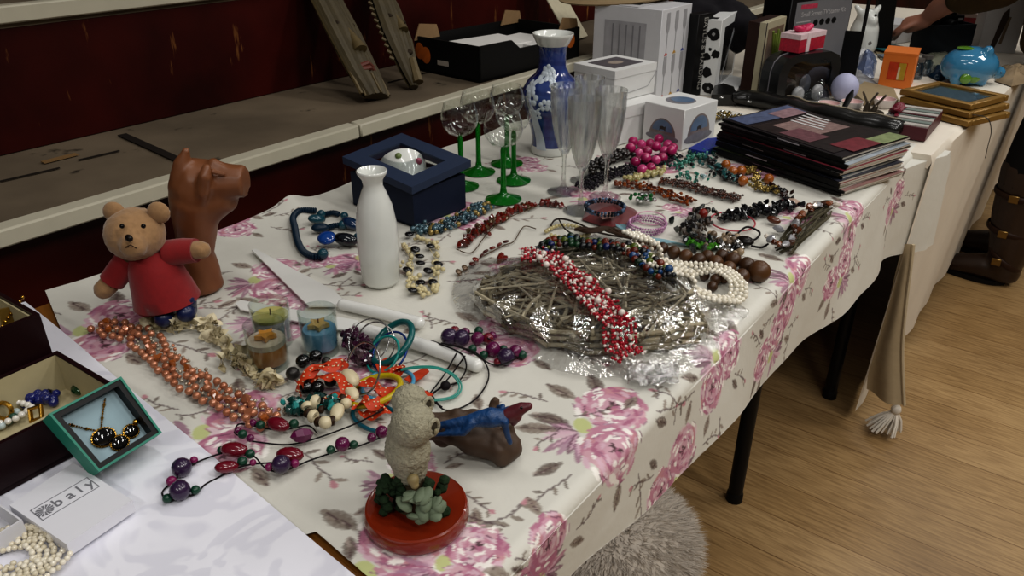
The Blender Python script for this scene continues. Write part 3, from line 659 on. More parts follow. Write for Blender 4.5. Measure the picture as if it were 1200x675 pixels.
# champagne flutes
B0 = P(680, 246); FLG = MGL('#fbfcfb', .42)
fl = [(0, 247), (19.5, 246.8), (19.8, 246), (9, 243.5), (3.5, 239), (2.4, 225), (2.5, 205), (4.5, 199), (8, 192), (12.5, 178), (16, 160), (18.6, 138), (20.2, 115), (19.5, 115), (17.8, 138), (15, 160), (11.5, 178), (6, 192), (0, 196)]
nf = len(fl)
def flt(k, a): return (.05*abs(math.sin(6*a))-.02) if 7 <= k <= 11 else (.03*math.sin(16*a) if k in (5, 6) else 0)
proto = None
for (px, py), lab in (((680, 246), 'cut glass champagne flute standing in front of the other flutes'), ((660, 224), 'cut glass champagne flute beside the blue vase'), ((709, 231), 'cut glass champagne flute nearest the pink beads'), ((686, 211), 'cut glass champagne flute standing behind the other three')):
    q = P(px, py)
    if proto is None:
        proto = o = thing('champagne_flute', lab, 'champagne flute', q, 0, 'cut glass flutes')
        pf = pprof(B0, fl); part('foot', MB().lathe(pf[:6], n=32), FLG, o, ang=60); part('stem', MB().lathe(pf[5:8], n=32), FLG, o, ang=60)
        part('bowl', MB().lathe(pf[7:], n=48, flute=lambda k, a: (.13*abs(math.sin(5*a))-.06) if k < 5 else 0), FLG, o, ang=25)
    else: o = copy_tree(proto); o.location = q; o['label'] = lab
# ---- votive candles
VG = MG('#eef2f0', .02, 1.5, extra=.02)
def votive(px, py, rows, wax, waxtop, top_col, lab, star=None):
    B = P(px, py); t = thing('votive_candle', lab, 'candle', B, 0, 'candles in glass tumblers')
    hw, tp, wt = rows; pr = pprof(B, [(0, py+1), (hw-2.5, py+1), (hw-1.6, py), (hw, tp), (hw-1.2, tp), (hw-2.6, py-5), (0, py-4)])
    part('tumbler', MB().lathe(pr, n=40), VG, t, ang=50)
    m_ = mpp(B); z1 = zt(B, wt)-B.z; z0 = zt(B, py-6)-B.z
    part('wax', MB().lathe([(0, z0), ((hw-3.6)*m_, z0), ((hw-3)*m_, z1-.002), ((hw-4)*m_, z1), (0, z1)], n=32), wax, t)
    if waxtop: part('wax_layer', MB().lathe([(0, z1+.0005), ((hw-3.2)*m_, z1+.0005), ((hw-3)*m_, z1+waxtop), (0, z1+waxtop)], n=32), top_col, t)
    if star:
        mb = MB(); zz = z1+max(waxtop, 0)+.0015; n = 10
        pts = [Vector((math.cos(2*PI*k/n)*(13 if k % 2 else 7)*m_, math.sin(2*PI*k/n)*(13 if k % 2 else 7)*m_, zz)) for k in range(n)]
        mb.prism(pts, (0, 0, .006)); part('wax_star', mb, star, t)
    part('wick', MB().tube([(0, 0, z1+.001), (.001, 0, z1+.013)], .0008, 5), M('#2e2620', .9), t); return t
votive(317, 427, (24, 379, 403), M('#a8703c', .35, var=.2, sss=.3), .0075, M('#b8ab9a', .35), 'brown wax candle in a glass tumbler, pale on top', M('#ad7b35', .4))
votive(377, 410, (22.5, 363, 384), M('#6a98b6', .35, var=.12, sss=.3), 0, None, 'blue wax candle with a sandy star in a glass tumbler', M('#b0945c', .6, var=.3, scale=200))
votive(322, 400, (23, 355, 372), M('#a5a0b0', .3, var=.1, sss=.3), .004, M('#b8b070', .35), 'lilac candle with a yellow top, behind the brown one')
# ---- blue and white vase
B = P(645, 177); VZ = zt(B, 40)-B.z
t = thing('porcelain_vase', 'large blue and white porcelain vase with plum blossom', 'vase', B)
m, nt, b, N, L = newmat('vase_blue'); tc = texco(N); mp = N.new('ShaderNodeMapping'); L.new(tc.outputs['Object'], mp.inputs[0])
n1_ = N.new('ShaderNodeTexNoise'); n1_.inputs['Scale'].default_value = 22; n1_.inputs['Detail'].default_value = 3; L.new(mp.outputs[0], n1_.inputs['Vector'])
wv = N.new('ShaderNodeTexWave'); wv.bands_direction = 'Z'; wv.inputs['Scale'].default_value = 12; wv.inputs['Distortion'].default_value = 2.5; L.new(mp.outputs[0], wv.inputs['Vector'])
cr = N.new('ShaderNodeValToRGB'); e = cr.color_ramp.elements; e[0].position = .3; e[0].color = (*lin('#131f62'), 1); e[1].position = .7; e[1].color = (*lin('#3f558f'), 1); L.new(n1_.outputs['Fac'], cr.inputs[0])
mx = N.new('ShaderNodeMix'); mx.data_type = 'RGBA'; mx.blend_type = 'MULTIPLY'; mx.inputs[0].default_value = .45; L.new(cr.outputs[0], mx.inputs[6])
c2 = N.new('ShaderNodeValToRGB'); c2.color_ramp.elements[0].color = (.25, .3, .5, 1); c2.color_ramp.elements[0].position = .1; c2.color_ramp.elements[1].position = .35; L.new(wv.outputs['Fac'], c2.inputs[0]); L.new(c2.outputs[0], mx.inputs[7]); L.new(mx.outputs[2], b.inputs['Base Color'])
b.inputs['Roughness'].default_value = .12; b.inputs['Coat Weight'].default_value = .6; VB = m
rows = [(0, 177), (22.5, 177), (23.5, 173), (22.5, 168), (22.2, 160), (24, 150), (28, 138), (33, 125), (35.2, 114), (34, 103), (28, 93), (20, 86), (16.2, 78), (15.6, 66), (16.5, 56), (19, 50)]
pr = pprof(B, rows)
mb = MB().use(CER).lathe(pr[:4], n=48); mb.use(VB).lathe(pr[3:], n=48); VBODY = part('vase_body', mb, None, t, ang=60)
part('lip', MB().lathe(pprof(B, [(16, 55.5), (19.6, 50), (23.5, 42), (24.5, 40), (24.2, 38.5), (22, 39), (17, 47), (13.5, 58), (13.2, 75), (0, 80)]), n=48), CER, t, ang=60)
def vr(z):
    for (a, za), (c_, zb) in zip(pr, pr[1:]):
        if za <= z <= zb and zb > za: return a+(c_-a)*(z-za)/(zb-za)
    return pr[-1][0]
fa = math.atan2(-HF.y, -HF.x)                          # the side that faces the camera
def on(a, z, e=.001): q = vr(z)+e; return Vector((q*math.cos(fa+a), q*math.sin(fa+a), z))
PB = M('#c3cdd6', .2, var=.12, scale=150, coat=.4); H_ = pr[-1][1]
def decal(pts, mb):                                     # (angle, height) outline laid on the glaze
    c = (sum(p[0] for p in pts)/len(pts), sum(p[1] for p in pts)/len(pts)); n = len(pts)
    vs = [on(*c, .0016)]+[on(c[0]+(p[0]-c[0])*.55, c[1]+(p[1]-c[1])*.55, .0015) for p in pts]+[on(*p, .0004) for p in pts]
    mb.add(vs, [(0, 1+i, 1+(i+1) % n) for i in range(n)]+[(1+i, 1+n+i, 1+n+(i+1) % n, 1+(i+1) % n) for i in range(n)])
def blossom(a, z, r):
    mb = MB()
    for k in range(5):
        an = 2*PI*k/5+a*3; ca, cz = a+math.cos(an)*r*.62/vr(z), z+math.sin(an)*r*.62
        decal([(ca+math.cos(2*PI*j/10)*r*.4/vr(z), cz+math.sin(2*PI*j/10)*r*.4) for j in range(10)], mb)
    part('painted_blossom', mb, PB, t, ang=80, of=VBODY)
for a, z, r in ((-.28, .5, .013), (-.05, .505, .014), (.2, .52, .014), (-.75, .55, .016), (-.95, .64, .015), (-.35, .78, .013), (-.12, .75, .012), (-.55, .73, .012), (-.6, .4, .012), (.0, .68, .009), (1.3, .6, .016), (1.9, .5, .015), (2.6, .65, .016), (3.3, .5, .015)): blossom(a, z*H_, r)
for path, w0 in (([(-.55, .06), (-.72, .25), (-.78, .42), (-.95, .6), (-.7, .72), (-.3, .8)], .012), ([(-.72, .38), (-.4, .48), (.1, .52)], .005), ([(2.2, .06), (2.3, .4), (2.5, .7)], .01)):
    mb = MB(); pp = smooth([Vector((a, z, 0)) for a, z in path], 6)
    vs = []
    for k, p in enumerate(pp):
        ww = w0*(1-.75*k/len(pp))
        for s in (-1, 0, 1): vs.append(on(p.x+s*ww/vr(p.y*H_), p.y*H_, .0012 if s == 0 else .0005))
    mb.add(vs, [(i*3+j, i*3+j+1, i*3+j+4, i*3+j+3) for i in range(len(pp)-1) for j in (0, 1)]); part('painted_branch', mb, PB, t, ang=80, of=VBODY)
# ---- navy presentation box with a window lid and the cup inside
NAV = M('#1c2438', .6, var=.1); NAVL = M('#26334b', .55, var=.1)
N_ = P(486, 267); L_ = P(413, 240); R_ = P(546, 243)
t, w, d = cbox('gift_box', 'navy presentation box with a windowed lid, behind the white bottle', 'box', N_, L_, R_)
h = zt(N_, 226)-ZC; shell(w, d, h, .004, NAV, t, 'box_base', M('#20283a', .8))
# lid: a shallow frame with a window, hinged up a little at its far corner
a1, a2 = .012, .014; ov = .008; lt = .013
zz = lambda x, y: h+.001+a1*(x+ov)/(w+2*ov)+a2*(y+ov)/(d+2*ov)
def LP(x, y, z=0): return Vector((x, y, zz(x, y)+z))
x0, x1, y0, y1 = -ov, w+ov, -ov, d+ov; fw = .032
lid = thing('lid', None, None, (0, 0, 0)); bpy.data.objects.remove(lid)
mb = MB()
for (a, b_, c_, e_) in ((x0, x1, y0, y0+fw), (x0, x1, y1-fw, y1), (x0, x0+fw, y0+fw, y1-fw), (x1-fw, x1, y0+fw, y1-fw)):
    mb.prism([LP(a, c_), LP(b_, c_), LP(b_, e_), LP(a, e_)], (0, 0, lt))
ld = part('lid', mb, NAVL, t, 'blue-grey lid with a clear window')
pn = part('window_pane', MB().prism([LP(x0+fw, y0+fw, lt-.003), LP(x1-fw, y0+fw, lt-.003), LP(x1-fw, y1-fw, lt-.003), LP(x0+fw, y1-fw, lt-.003)], (0, 0, .0008)), MG('#f4f6f6', .03, 1.45), t)
pn.parent = ld; pn.location -= ld.location
cw = W(t) @ Vector((w*.5, d*.55, h-.012)); TC = thing('china_cup', 'flower painted china cup lying in the navy box', 'cup', cw-Vector((0, 0, .0)), YW)
E3 = Euler((-1.15, 0, .25)).to_matrix()
cp = [(a_*1.22, z_*1.15) for a_, z_ in [(0, -.028), (.018, -.028), (.019, -.022), (.03, -.008), (.035, .012), (.036, .026), (.0345, .026), (.033, .01), (.028, -.006), (0, -.02)]]
part('cup_body', MB().lathe(cp, n=32, M3=E3), CER, TC, ang=60)
part('handle', MB().tube(smooth([E3 @ Vector(p) for p in ((.041, 0, .018), (.066, 0, .016), (.067, 0, -.005), (.037, 0, -.011))], 6), .0035, 8), CER, TC)
for k in range(7):
    a = k*.9; q = E3 @ Vector((math.cos(a)*.0415, math.sin(a)*.0415, .006+.004*(k % 3))); part('painted_flower', MB().ball(q, .0065, (1, 1, 1), n=8), M(('#a8586e', '#b59a4e', '#6f7f4e')[k % 3], .3), TC)
part('lining', MB().box((w/2, d/2, h-.048), (w-.01, d-.01, .02), bev=.003), M('#2a2430', .9), t)
# ================================================================== BOXES AND BOOKS
WHB = M('#d6d6d4', .45, var=.03); GRP = M('#77757a', .5, var=.35, scale=90); PDK = M('#3c3634', .5, var=.3)
# lower white box and the photo-lid box upon it
N_ = P(724, 170); L_ = P(690, 157); R_ = P(775, 156)
t, w, d = cbox('gift_box', 'plain white cardboard box under the one with a photo lid', 'box', N_, L_, R_)
h1 = zt(N_, 126)-ZC; part('box_body', MB().box((w/2, d/2, (h1-.012)/2), (w, d, h1-.012)), WHB, t); part('lid', MB().box((w/2, d/2, h1-.014), (w+.003, d+.003, .026)), WHB, t)
N2 = N_+Vector((0, .0, h1+.002)); z2 = ZC+h1+.07
tz = P(721, 84, z2); tl = P(673, 74, z2); tr = P(770, 73, z2)
N2 = Vector((tz.x, tz.y, ZC+h1+.0005)); rzz = tr-tz
t, w, d = cbox('gift_box', 'white box with a photograph on its lid, behind the flutes', 'box', N2, N2+(tl-tz), N2+rzz)
d = min(d, .13); hh = .07
part('box_body', MB().box((w/2, d/2, (hh-.001)/2), (w-.003, d-.003, hh-.001)), WHB, t); part('lid', MB().box((w/2, d/2, hh-.009), (w, d, .018)), WHB, t)
ph = part('photo', MB().box((w*.5, d*.5, hh+.0004), (w*.68, d*.66, .0006)), M('#514c52', .3, var=.6, scale=60), t); part('photo_flower', MB().ball((w*.5, d*.5, hh+.0008), .02, (1.1, .8, .03)), M('#9c8f84', .3, var=.3, scale=90), t, of=ph)
part('flap_seam', MB().tube([(w, -.001, hh-.02), (w*.8, -.001, .02), (.0, -.001, .012)], .0006, 4), GRP, t)
# dome-print box
N_ = P(798, 177); L_ = P(746, 167); R_ = P(836, 163)
t, w, d = cbox('gift_box', 'white cardboard box printed with glass domes, beside the magazines', 'box', N_, L_, R_); h = zt(N_, 129)-ZC
part('box_body', MB().box((w/2, d/2, h/2), (w, d, h), bev=.0015), WHB, t)
DOM = M('#7b6f6c', .3, var=.5, scale=50); DMB = M('#5d728c', .3, var=.4, scale=50)
def dome(org, ax, up, r, off):
    f = lambda x, z: org+ax*x+up*z
    pts = [f(math.cos(PI*k/16)*r, math.sin(PI*k/16)*r*1.15) for k in range(17)]
    part('printed_dome', MB().prism(pts, off), DOM, t); o2 = off*1.4
    part('printed_dome_top', MB().prism([f(math.cos(PI*k/10)*r*.78, r*.35+math.sin(PI*k/10)*r*.7) for k in range(11)], o2), DMB, t)
    part('printed_plate', MB().prism([f(math.cos(2*PI*k/20)*r*1.25, -.002+math.sin(2*PI*k/20)*r*.26) for k in range(20)], off*1.2), GRP, t)
    part('printed_cow', MB().prism([f(-.008, .012), f(-.008, .022), f(-.001, .024), f(.006, .022), f(.009, .026), f(.008, .012), f(.004, .016), f(-.004, .016)], off*1.8), PDK, t)
dome(Vector((0, d*.5, h*.24)), Vector((0, -1, 0)), Vector((0, 0, 1)), min(d*.33, h*.5), Vector((-.0005, 0, 0)))
dome(Vector((w*.48, 0, h*.24)), Vector((1, 0, 0)), Vector((0, 0, 1)), min(w*.34, h*.48), Vector((0, -.0005, 0)))
part('printed_plate', MB().lathe([(0, .0002), (.034, .0002), (.034, .0006), (0, .0006)], (w*.5, d*.52, h), 30), GRP, t); part('printed_dome_top', MB().lathe([(0, .0007), (.026, .0007), (.026, .001), (0, .001)], (w*.55, d*.52, h), 30), DMB, t)
# tall glasses box
N_ = P(767, 125); L_ = P(703, 108); R_ = P(798, 112)
t, w, d = cbox('glasses_box', 'tall white cardboard box printed with coloured champagne glasses', 'box', N_, L_, R_); h = zt(N_, 12)-ZC; w = (P(801, 111)-N_).length
part('box_body', MB().box((w/2, d/2, h/2), (w, d, h), bev=.001), M('#c9c9cc', .4, var=.04), t)
part('top_flap', MB().box((w*.5, d*.5, h+.0012), (w*.98, d*.3, .0012)), M('#b9b9bb', .5), t)
part('top_slot', MB().prism([Vector((w*.2, d*.42, h+.0002)), Vector((w*.2, d*.62, h+.0002)), Vector((w*.5, d*.58, h+.0002)), Vector((w*.5, d*.46, h+.0002))], (0, 0, .0022)), M('#2b2a2a', .8), t)
STM = [M(c, .4) for c in ('#b85a52', '#b08a3c', '#46508e')]
for r_ in range(2):
    for k in range(3):
        x = w*(.22+.28*k); z = h*(.52 if r_ == 0 else .02)+(.012 if r_ else 0); hh = h*.44; f = lambda dx, q: Vector((x+dx, -.0002, z+q*hh))
        part('printed_glass', MB().prism([f(-.0015, .05), f(.0015, .05), f(.0015, .5), f(.0085, .62), f(.0095, .8), f(.0075, 1), f(-.0075, 1), f(-.0095, .8), f(-.0085, .62), f(-.0015, .5)], (0, -.0006, 0)), M('#9a999c', .3, var=.2), t)
        part('printed_foot', MB().prism([f(-.009, .0), f(.009, .0), f(.003, .06), f(-.003, .06)], (0, -.0009, 0)), STM[k], t)
part('printed_panel', MB().box((-.0004, d*.52, h*.52), (.0006, d*.62, h*.66)), M('#a2a1a5', .5, var=.25, scale=30), t)
for k in range(5): part('printed_line', MB().box((-.0009, d*(.3+.1*k), h*.52), (.0006, .004, h*.6)), M('#7f7e82', .5), t)
part('gold_band', MB().box((w+.0004, d*.5, h*.5), (.0006, d*.7, h*.6)), M('#7d735e', .5), t)
# straw hat brim resting on the tall box
q = W(t) @ Vector((w*.9, d*1.1, h+.012)); mb = MB()
mb.lathe([(0, .05), (.07, .045), (.085, .01), (.09, .0), (.165, -.008), (.168, -.004), (.092, .006), (.088, .014), (.073, .05), (0, .056)], (0, 0, 0), 36, M3=Euler((.06, -.05, 0)).to_matrix()); mb.v = [v+q for v in mb.v]
solo('straw_hat', mb, M('#8f7b5c', .8, var=.15, bump=.3), 'tan straw hat resting on top of the tall glasses box', 'hat')
# black gift set with vertical lettering
N_ = P(809, 114); L_ = P(803, 112.5); R_ = P(826, 110)
t, w, d = cbox('gift_set_box', 'slim black gift set box with pale vertical lettering', 'box', N_, N_+Vector((-.02, .09, 0)), R_); h = zt(N_, 17)-ZC; d = .035
part('box_body', MB().box((w/2, d/2, h/2), (w, d, h), bev=.001), M('#111112', .4), t)
writing('lettering', 'BAYLIS & HARDING', .024, M('#8f8d88', .4), t, T(w*.5, -.0006, h*.52) @ RX90 @ Matrix.Rotation(-PI/2, 4, 'Z'), squeeze=.92)
# white box with black poppies and a window
N_ = P(836, 113); L_ = P(819, 110); R_ = P(858, 92)
t, w, d = cbox('gift_box', 'tall white box with black poppy print and a clear side window', 'box', N_, L_, R_); h = zt(N_, 24)-ZC; d = max(d, .04)
PW = M('#d0d1d0', .4, var=.03); PK = M('#0e0d0e', .5)
part('box_body', MB().box((w/2, d/2, h/2), (w, d, h), bev=.001), PW, t)
def blob2(cx, cz, r, sd):
    q = random.Random(sd); return [Vector((-.0003, cx+math.cos(2*PI*k/14)*r*q.uniform(.7, 1.15), cz+math.sin(2*PI*k/14)*r*q.uniform(.7, 1.15))) for k in range(14)]
for k, (y, z, r) in enumerate(((.45, .82, .017), (.55, .62, .005), (.75, .52, .012), (.2, .56, .012), (.6, .32, .015), (.4, .1, .017))):
    f = part('printed_poppy', MB().prism(blob2(d*y, h*z, r, k), (-.0005, 0, 0)), PK, t)
    if k in (0, 5): part('poppy_centre', MB().prism(blob2(d*y, h*z, r*.28, k+9), (-.0009, 0, 0)), M('#8d8d8d', .5), t, of=f)
part('printed_poppy', MB().box((.03, d*.6, h+.0003), (.03, d*.4, .0008)), PK, t)
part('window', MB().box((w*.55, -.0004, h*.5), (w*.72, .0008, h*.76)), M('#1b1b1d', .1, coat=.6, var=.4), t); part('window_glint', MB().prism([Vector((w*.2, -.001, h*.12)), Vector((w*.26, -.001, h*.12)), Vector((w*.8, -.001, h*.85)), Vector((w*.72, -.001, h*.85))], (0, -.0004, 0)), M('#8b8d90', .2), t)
# small white tray next to it
N_ = P(842, 117); c = P(858, 106); solo('white_carton', MB().prism([P(838, 112), P(862, 114), P(872, 100), P(852, 95)], (0, 0, .02)), PW, 'low white carton lying between the poppy box and the picture', 'carton')
# framed flower picture
N_ = P(886, 113.5); L_ = P(864, 112); R_ = P(904, 104)
t, w, d = cbox('box_picture', 'deep brown box picture with a cream border and a tall plant', 'picture', N_, L_, R_); h = zt(N_, 27)-ZC; w = (P(908, 101)-N_).length; d = max(d, .05)
part('case', MB().box((w/2, d*.68, h/2), (w, d*.64, h), bev=.001), M('#2a1711', .5), t)
part('border', MB().box((w/2, d*.18, h/2), (w, d*.35, h), bev=.001), M('#a69f86', .5, var=.12, scale=40), t)
part('picture', MB().box((w*.52, -.0005, h*.5), (w*.76, .001, h*.8)), M('#6f5c4c', .4, var=.5, scale=25), t)
part('dark_line', MB().box((.002, -.0012, h*.5), (.004, .001, h)), PDK, t)
for k in range(4): part('painted_stem', MB().tube([(w*(.5+.03*k), -.002, h*.12), (w*(.5+.06*k), -.002, h*.5), (w*(.35+.13*k), -.002, h*(.86-.05*(k % 2)))], .004, 6), M('#6d7d35', .5, var=.3), t)
# dark clothes heaped behind the boxes
mb = MB(); c = P(872, 62, ZL-.02)
for k in range(7): mb.ball(P(830+k*11, 66-k*1.2+rnd.uniform(-3, 3), ZL)+Vector((-.09, .0, .06+.02*math.sin(k*2))), .075+.02*math.sin(k*1.7), (1, 1, .8), n=14)
o = solo('folded_coat', mb, M('#0e0b12', .85, var=.25, scale=18, bump=.4), 'dark purple coat heaped on the step behind the boxes', 'coat'); fuse(o, .012, 4, (.012, 25))
# ================================================================== MAGAZINES
A_ = P(838, 181); B_ = P(981, 231); dirm = (B_-A_); ln = dirm.length; dirm.normalize(); nrm = Vector((-dirm.y, dirm.x, 0))
rzm = math.atan2(dirm.y, dirm.x); wid = .2; nm_ = 14; th = .0052
PGS = M('#c9c6bd', .6, var=.12, scale=120)
covers = ['#24201f', '#9c7a76', '#7f8c6a', '#b9b4ac', '#a24b50', '#3d3f4c', '#86909c', '#6d8f5a', '#cfcac2', '#8a3a46', '#504a44', '#9ea6ae', '#2f2a2c', '#2a2528']
where = ['at the bottom of the stack'] + ['%s from the bottom of the stack' % s for s in ('second', 'third', 'fourth', 'fifth', 'sixth', 'seventh', 'eighth', 'ninth', 'tenth', 'eleventh', 'twelfth')] + ['just under the top cover', 'topmost with a photo cover']
rm = random.Random(5)
for k in range(nm_):
    j = Vector((rm.uniform(-.006, .006), rm.uniform(-.007, .007), 0)); rot = rm.uniform(-.03, .03)
    if k == nm_-1: j = Vector((.0, .012, 0)); rot = -.05
    t = thing('magazine', 'glossy magazine with a black spine, '+where[k], 'magazine', A_+dirm*(ln/2)+nrm*(wid/2)+Vector((0, 0, k*th+.0012))+j, rzm+rot, 'magazines in the stack')
    lift = lambda x, y: .011*(k/nm_)*max(0, (x/ln+.5))**2*max(0, y/wid+.5)+(.03*max(0, (-x/ln-.12))*max(0, y/wid+.1) if k == nm_-1 else 0)
    def page(z0, z1, ins):
        mb = MB(); f = lambda u, v, z: Vector(((u-.5)*(ln-ins), (v-.5)*(wid-ins)-ins/4, z+lift((u-.5)*ln, (v-.5)*wid)))
        mb.grid(lambda u, v: f(u, v, z1), 12, 6); mb.grid(lambda u, v: f(u, v, z0), 12, 6)
        for fx in (0, 1): mb.grid(lambda u, v: f(fx, u, z0+(z1-z0)*v), 6, 1); mb.grid(lambda u, v: f(u, fx, z0+(z1-z0)*v), 12, 1)
        return mb
    part('pages', page(.0003, th-.0007, .003), PGS, t); part('cover', page(th-.0007, th-.0003, 0), M(covers[k], .25, var=.45, scale=22), t)
    spn = part('spine', MB().box((0, -wid/2+.0009, th/2), (ln, .0035, th-.0003)), M('#0b0b0c', .35), t)
    if k % 3 == 1: part('spine_print', MB().box((-ln*.2+.03*k % .1, -wid/2-.0012, th/2), (ln*.18, .0006, th*.4)), M('#b3aeb4', .4), t, of=spn)
    if k == nm_-1:
        zt_ = th+.0004; q = lambda x, y: Vector((x*ln, y*wid, zt_+lift(x*ln, y*wid)))
        def patch(x0, x1, y0, y1, col, nm='cover_photo', dz=.0004):
            part(nm, MB().grid(lambda u, v: q(x0+(x1-x0)*u, y0+(y1-y0)*v)+Vector((0, 0, dz)), 6, 6), M(col, .3, var=.6, scale=70), t)
        patch(-.48, -.3, -.45, .45, '#56607c'); patch(-.42, -.28, .05, .42, '#8f747a', dz=.0009); patch(-.26, .42, -.46, .46, '#2c2626'); patch(-.2, .12, -.25, .35, '#8b7470', dz=.0009); patch(-.05, .2, -.4, -.1, '#6d4a50', dz=.0011); patch(.3, .48, -.3, .1, '#74323a', dz=.0013); patch(.36, .495, .1, .46, '#87926a', dz=.0013)
        for i in range(5): patch(-.26+.012*i, -.06+.03*i, .36-.08*i, .39-.08*i, '#d8d2d0', 'cover_line', .0016)
# blue scrap of paper beside the stack
solo('blue_card', MB().prism([P(1040, 195), P(1054, 198), P(1056, 193), P(1046, 190)], (0, 0, .002)), M('#3d66ad', .5), 'scrap of blue card poking out beside the magazines', 'card')
# ================================================================== FIGURES AND ORNAMENTS
FUR = M('#9c7a55', .9, var=.2, scale=140, bump=.5, sheen=.3)
# carved animal bust
B = P(236, 338); m_ = mpp(B); v = lambda px, py, off=0: V(B, px, py, off)
mb = MB()
mb.cap([v(234, 334), v(234, 322), v(230, 295), v(229, 262), v(230, 235)], [27*m_, 24*m_, 20*m_, 24*m_, 29*m_], 20)
mb.cap([v(231, 222), v(236, 210), v(252, 212)], [29*m_, 26*m_, 22*m_], 20); mb.cap([v(226, 240), v(245, 240), v(258, 232)], [24*m_, 22*m_, 19*m_], 18); mb.tube([v(240, 214), v(262, 213), v(280, 212.5), v(288, 213)], [25*m_, 21*m_, 18.5*m_, 18*m_], 10)
mb.cap([v(215, 208, .008), v(214, 190, .01), v(218, 177, .01)], [14*m_, 9*m_, 4.5*m_], 12); mb.tube([v(243, 193, .026), v(240, 206, .032), v(238, 226, .03), v(236, 246, .022)], [4*m_, 8*m_, 8*m_, 3*m_], 6); mb.cap([v(250, 192, .004), v(266, 199, .004)], [7*m_, 5*m_], 8)
t = thing('animal_bust', 'carved reddish wood animal head and neck behind the teddy bear', 'carving', Vector((B.x, B.y, ZC)))
mb.v = [Vector((q.x, q.y, max(q.z, ZC+.001))) for q in mb.v]
TER = M('#7a4d30', .42, var=.3, scale=22, bump=.2)
o = part('carved_body', mb, TER, t, world=True); fuse(o, .0035, 1, (.0015, 45))
part('brow', MB().cap([v(250, 201, .026), v(262, 204, .022)], [3*m_, 2*m_], 8), TER, t, world=True, of=o)
# teddy bear in red (plain generic soft toy)
B = P(205, 377); m_ = mpp(B); RED2 = M('#860a10', .8, var=.15, scale=120, sheen=.3, bump=.25); NVY = M('#152049', .35, var=.15, coat=.2)
v = lambda px, py, off=0: V(B, px, py, off)
t = thing('teddy_bear', 'small tan teddy bear in a red top leaning against the wooden bust', 'soft toy', B)
mb = MB(); mb.ball(v(158, 274, .0), 32*m_, (1.02, 1.0, .92), 20); mb.cap([v(158, 284, .022), v(156, 288, .034)], [17*m_, 14*m_], 14)
mb.ball(v(184, 324, -.004), 19*m_, n=16); mb.cap([v(158, 296), v(172, 310)], [13*m_, 13*m_], 12)
mb.cap([v(150, 306, .0), v(128, 333, .012), v(122, 339, .016)], [12*m_, 11*m_, 11.5*m_], 12); mb.cap([v(204, 296, -.01), v(228, 293, -.004), v(237, 293, 0)], [12*m_, 11*m_, 10*m_], 12)
mb.cap([v(187, 345, .008), v(192, 366, .014)], [12*m_, 10*m_], 12); mb.cap([v(212, 342, .004), v(218, 360, .006)], [12*m_, 10*m_], 12)
o = part('body', mb, FUR, t, world=True); fuse(o, .0035, 3, (.0012, 220)); TBO = o
for s in ((134, 249), (186, 249)): part('ear', MB().ball(v(*s, -.004), 12.5*m_, (1, .55, 1), 14, M3=Matrix.Rotation(YW, 3, 'Z')), FUR, t, world=True, of=TBO)
part('nose', MB().ball(v(151, 279, .05), 4.6*m_, (1.25, .8, .85), 10), M('#15100e', .3), t, world=True, of=TBO)
for px in (143, 168): part('eye', MB().ball(v(px, 265, .034), 2.6*m_, n=10), M('#0d0908', .15), t, world=True, of=TBO)
part('mouth', MB().tube([v(147, 290, .049), v(153, 287, .0515), v(160, 291, .048)], .0007, 5), M('#2a1b14', .8), t, world=True, of=TBO)
mb = MB(); rings = [(159, 297, 15), (163, 300, 20), (171, 306, 25), (182, 320, 30.5), (190, 337, 34), (196, 352, 37.5), (196, 354, 34), (188, 336, 20)]
mb.tube([v(a, c, -.002) for a, c, r in rings], [r*m_ for a, c, r in rings], 26, cap=False, flat=.95, up=tuple(-HF))
mb.tube([v(152, 303), v(140, 318, .006), v(131, 330, .01), v(132, 329, .01)], [15*m_, 14.5*m_, 14*m_, 12*m_], 16, cap=False); mb.tube([v(198, 297, -.008), v(216, 294, -.006), v(230, 293.5, -.004), v(229, 293.5, -.004)], [15.5*m_, 14.5*m_, 13.5*m_, 11*m_], 16, cap=False)
part('red_top', mb, RED2, t, world=True, ang=70)
for a, c, e_ in ((193, 366, .014), (219, 360, .006)): part('blue_bootee', MB().cap([v(a-2, c-7, e_), v(a, c+4, e_), v(a-1, c+7, e_+.012)], [12.5*m_, 11.5*m_, 10.5*m_], 14), NVY, t, world=True)
# owl figurine on a turned base
B = P(489, 606); m_ = mpp(B); v = lambda px, py, off=0: V(B, px, py, off)
t = thing('owl_figurine', 'pale owl pair figurine on a polished red-brown base', 'figurine', B)
r_ = 61*m_
part('plinth', MB().lathe([(0, 0), (r_*.96, 0), (r_*1.0, .004), (r_*1.0, .010), (r_*.965, .0155), (r_*.93, .0165), (r_*.9, .0158), (0, .0158)], n=56), M('#7c2a12', .22, var=.25, scale=12, coat=.5), t, ang=35)
OWL = M('#9c9783', .9, var=.25, scale=260, bump=1., bscale=420.); LGN = M('#66725c', .7, var=.25, scale=60, bump=.3); DGN = M('#22331f', .9, var=.4, scale=150, bump=.8)
mb = MB(); mb.cap([v(481, 549), v(478, 528), v(477, 508)], [19*m_, 26*m_, 22*m_], 18); mb.ball(v(484, 497, .006), 24.5*m_, n=18); mb.cap([v(492, 497, .006), v(500, 499, .006)], [16*m_, 12*m_], 12); mb.cap([v(466, 520, .004), v(470, 546, .004)], [13*m_, 9*m_], 10)
o = part('owl', mb, OWL, t, 'front owl turned sideways', world=True); fuse(o, .0018, 1, (.0016, 420)); OW1 = o
mb = MB(); mb.cap([v(482, 540, -.03), v(481, 510, -.03), v(480, 490, -.026)], [16*m_, 18*m_, 15*m_], 18); mb.ball(v(480, 471, -.024), 20.5*m_, n=18); mb.cap([v(488, 470, -.02), v(495, 474, -.018)], [13*m_, 9*m_], 12)
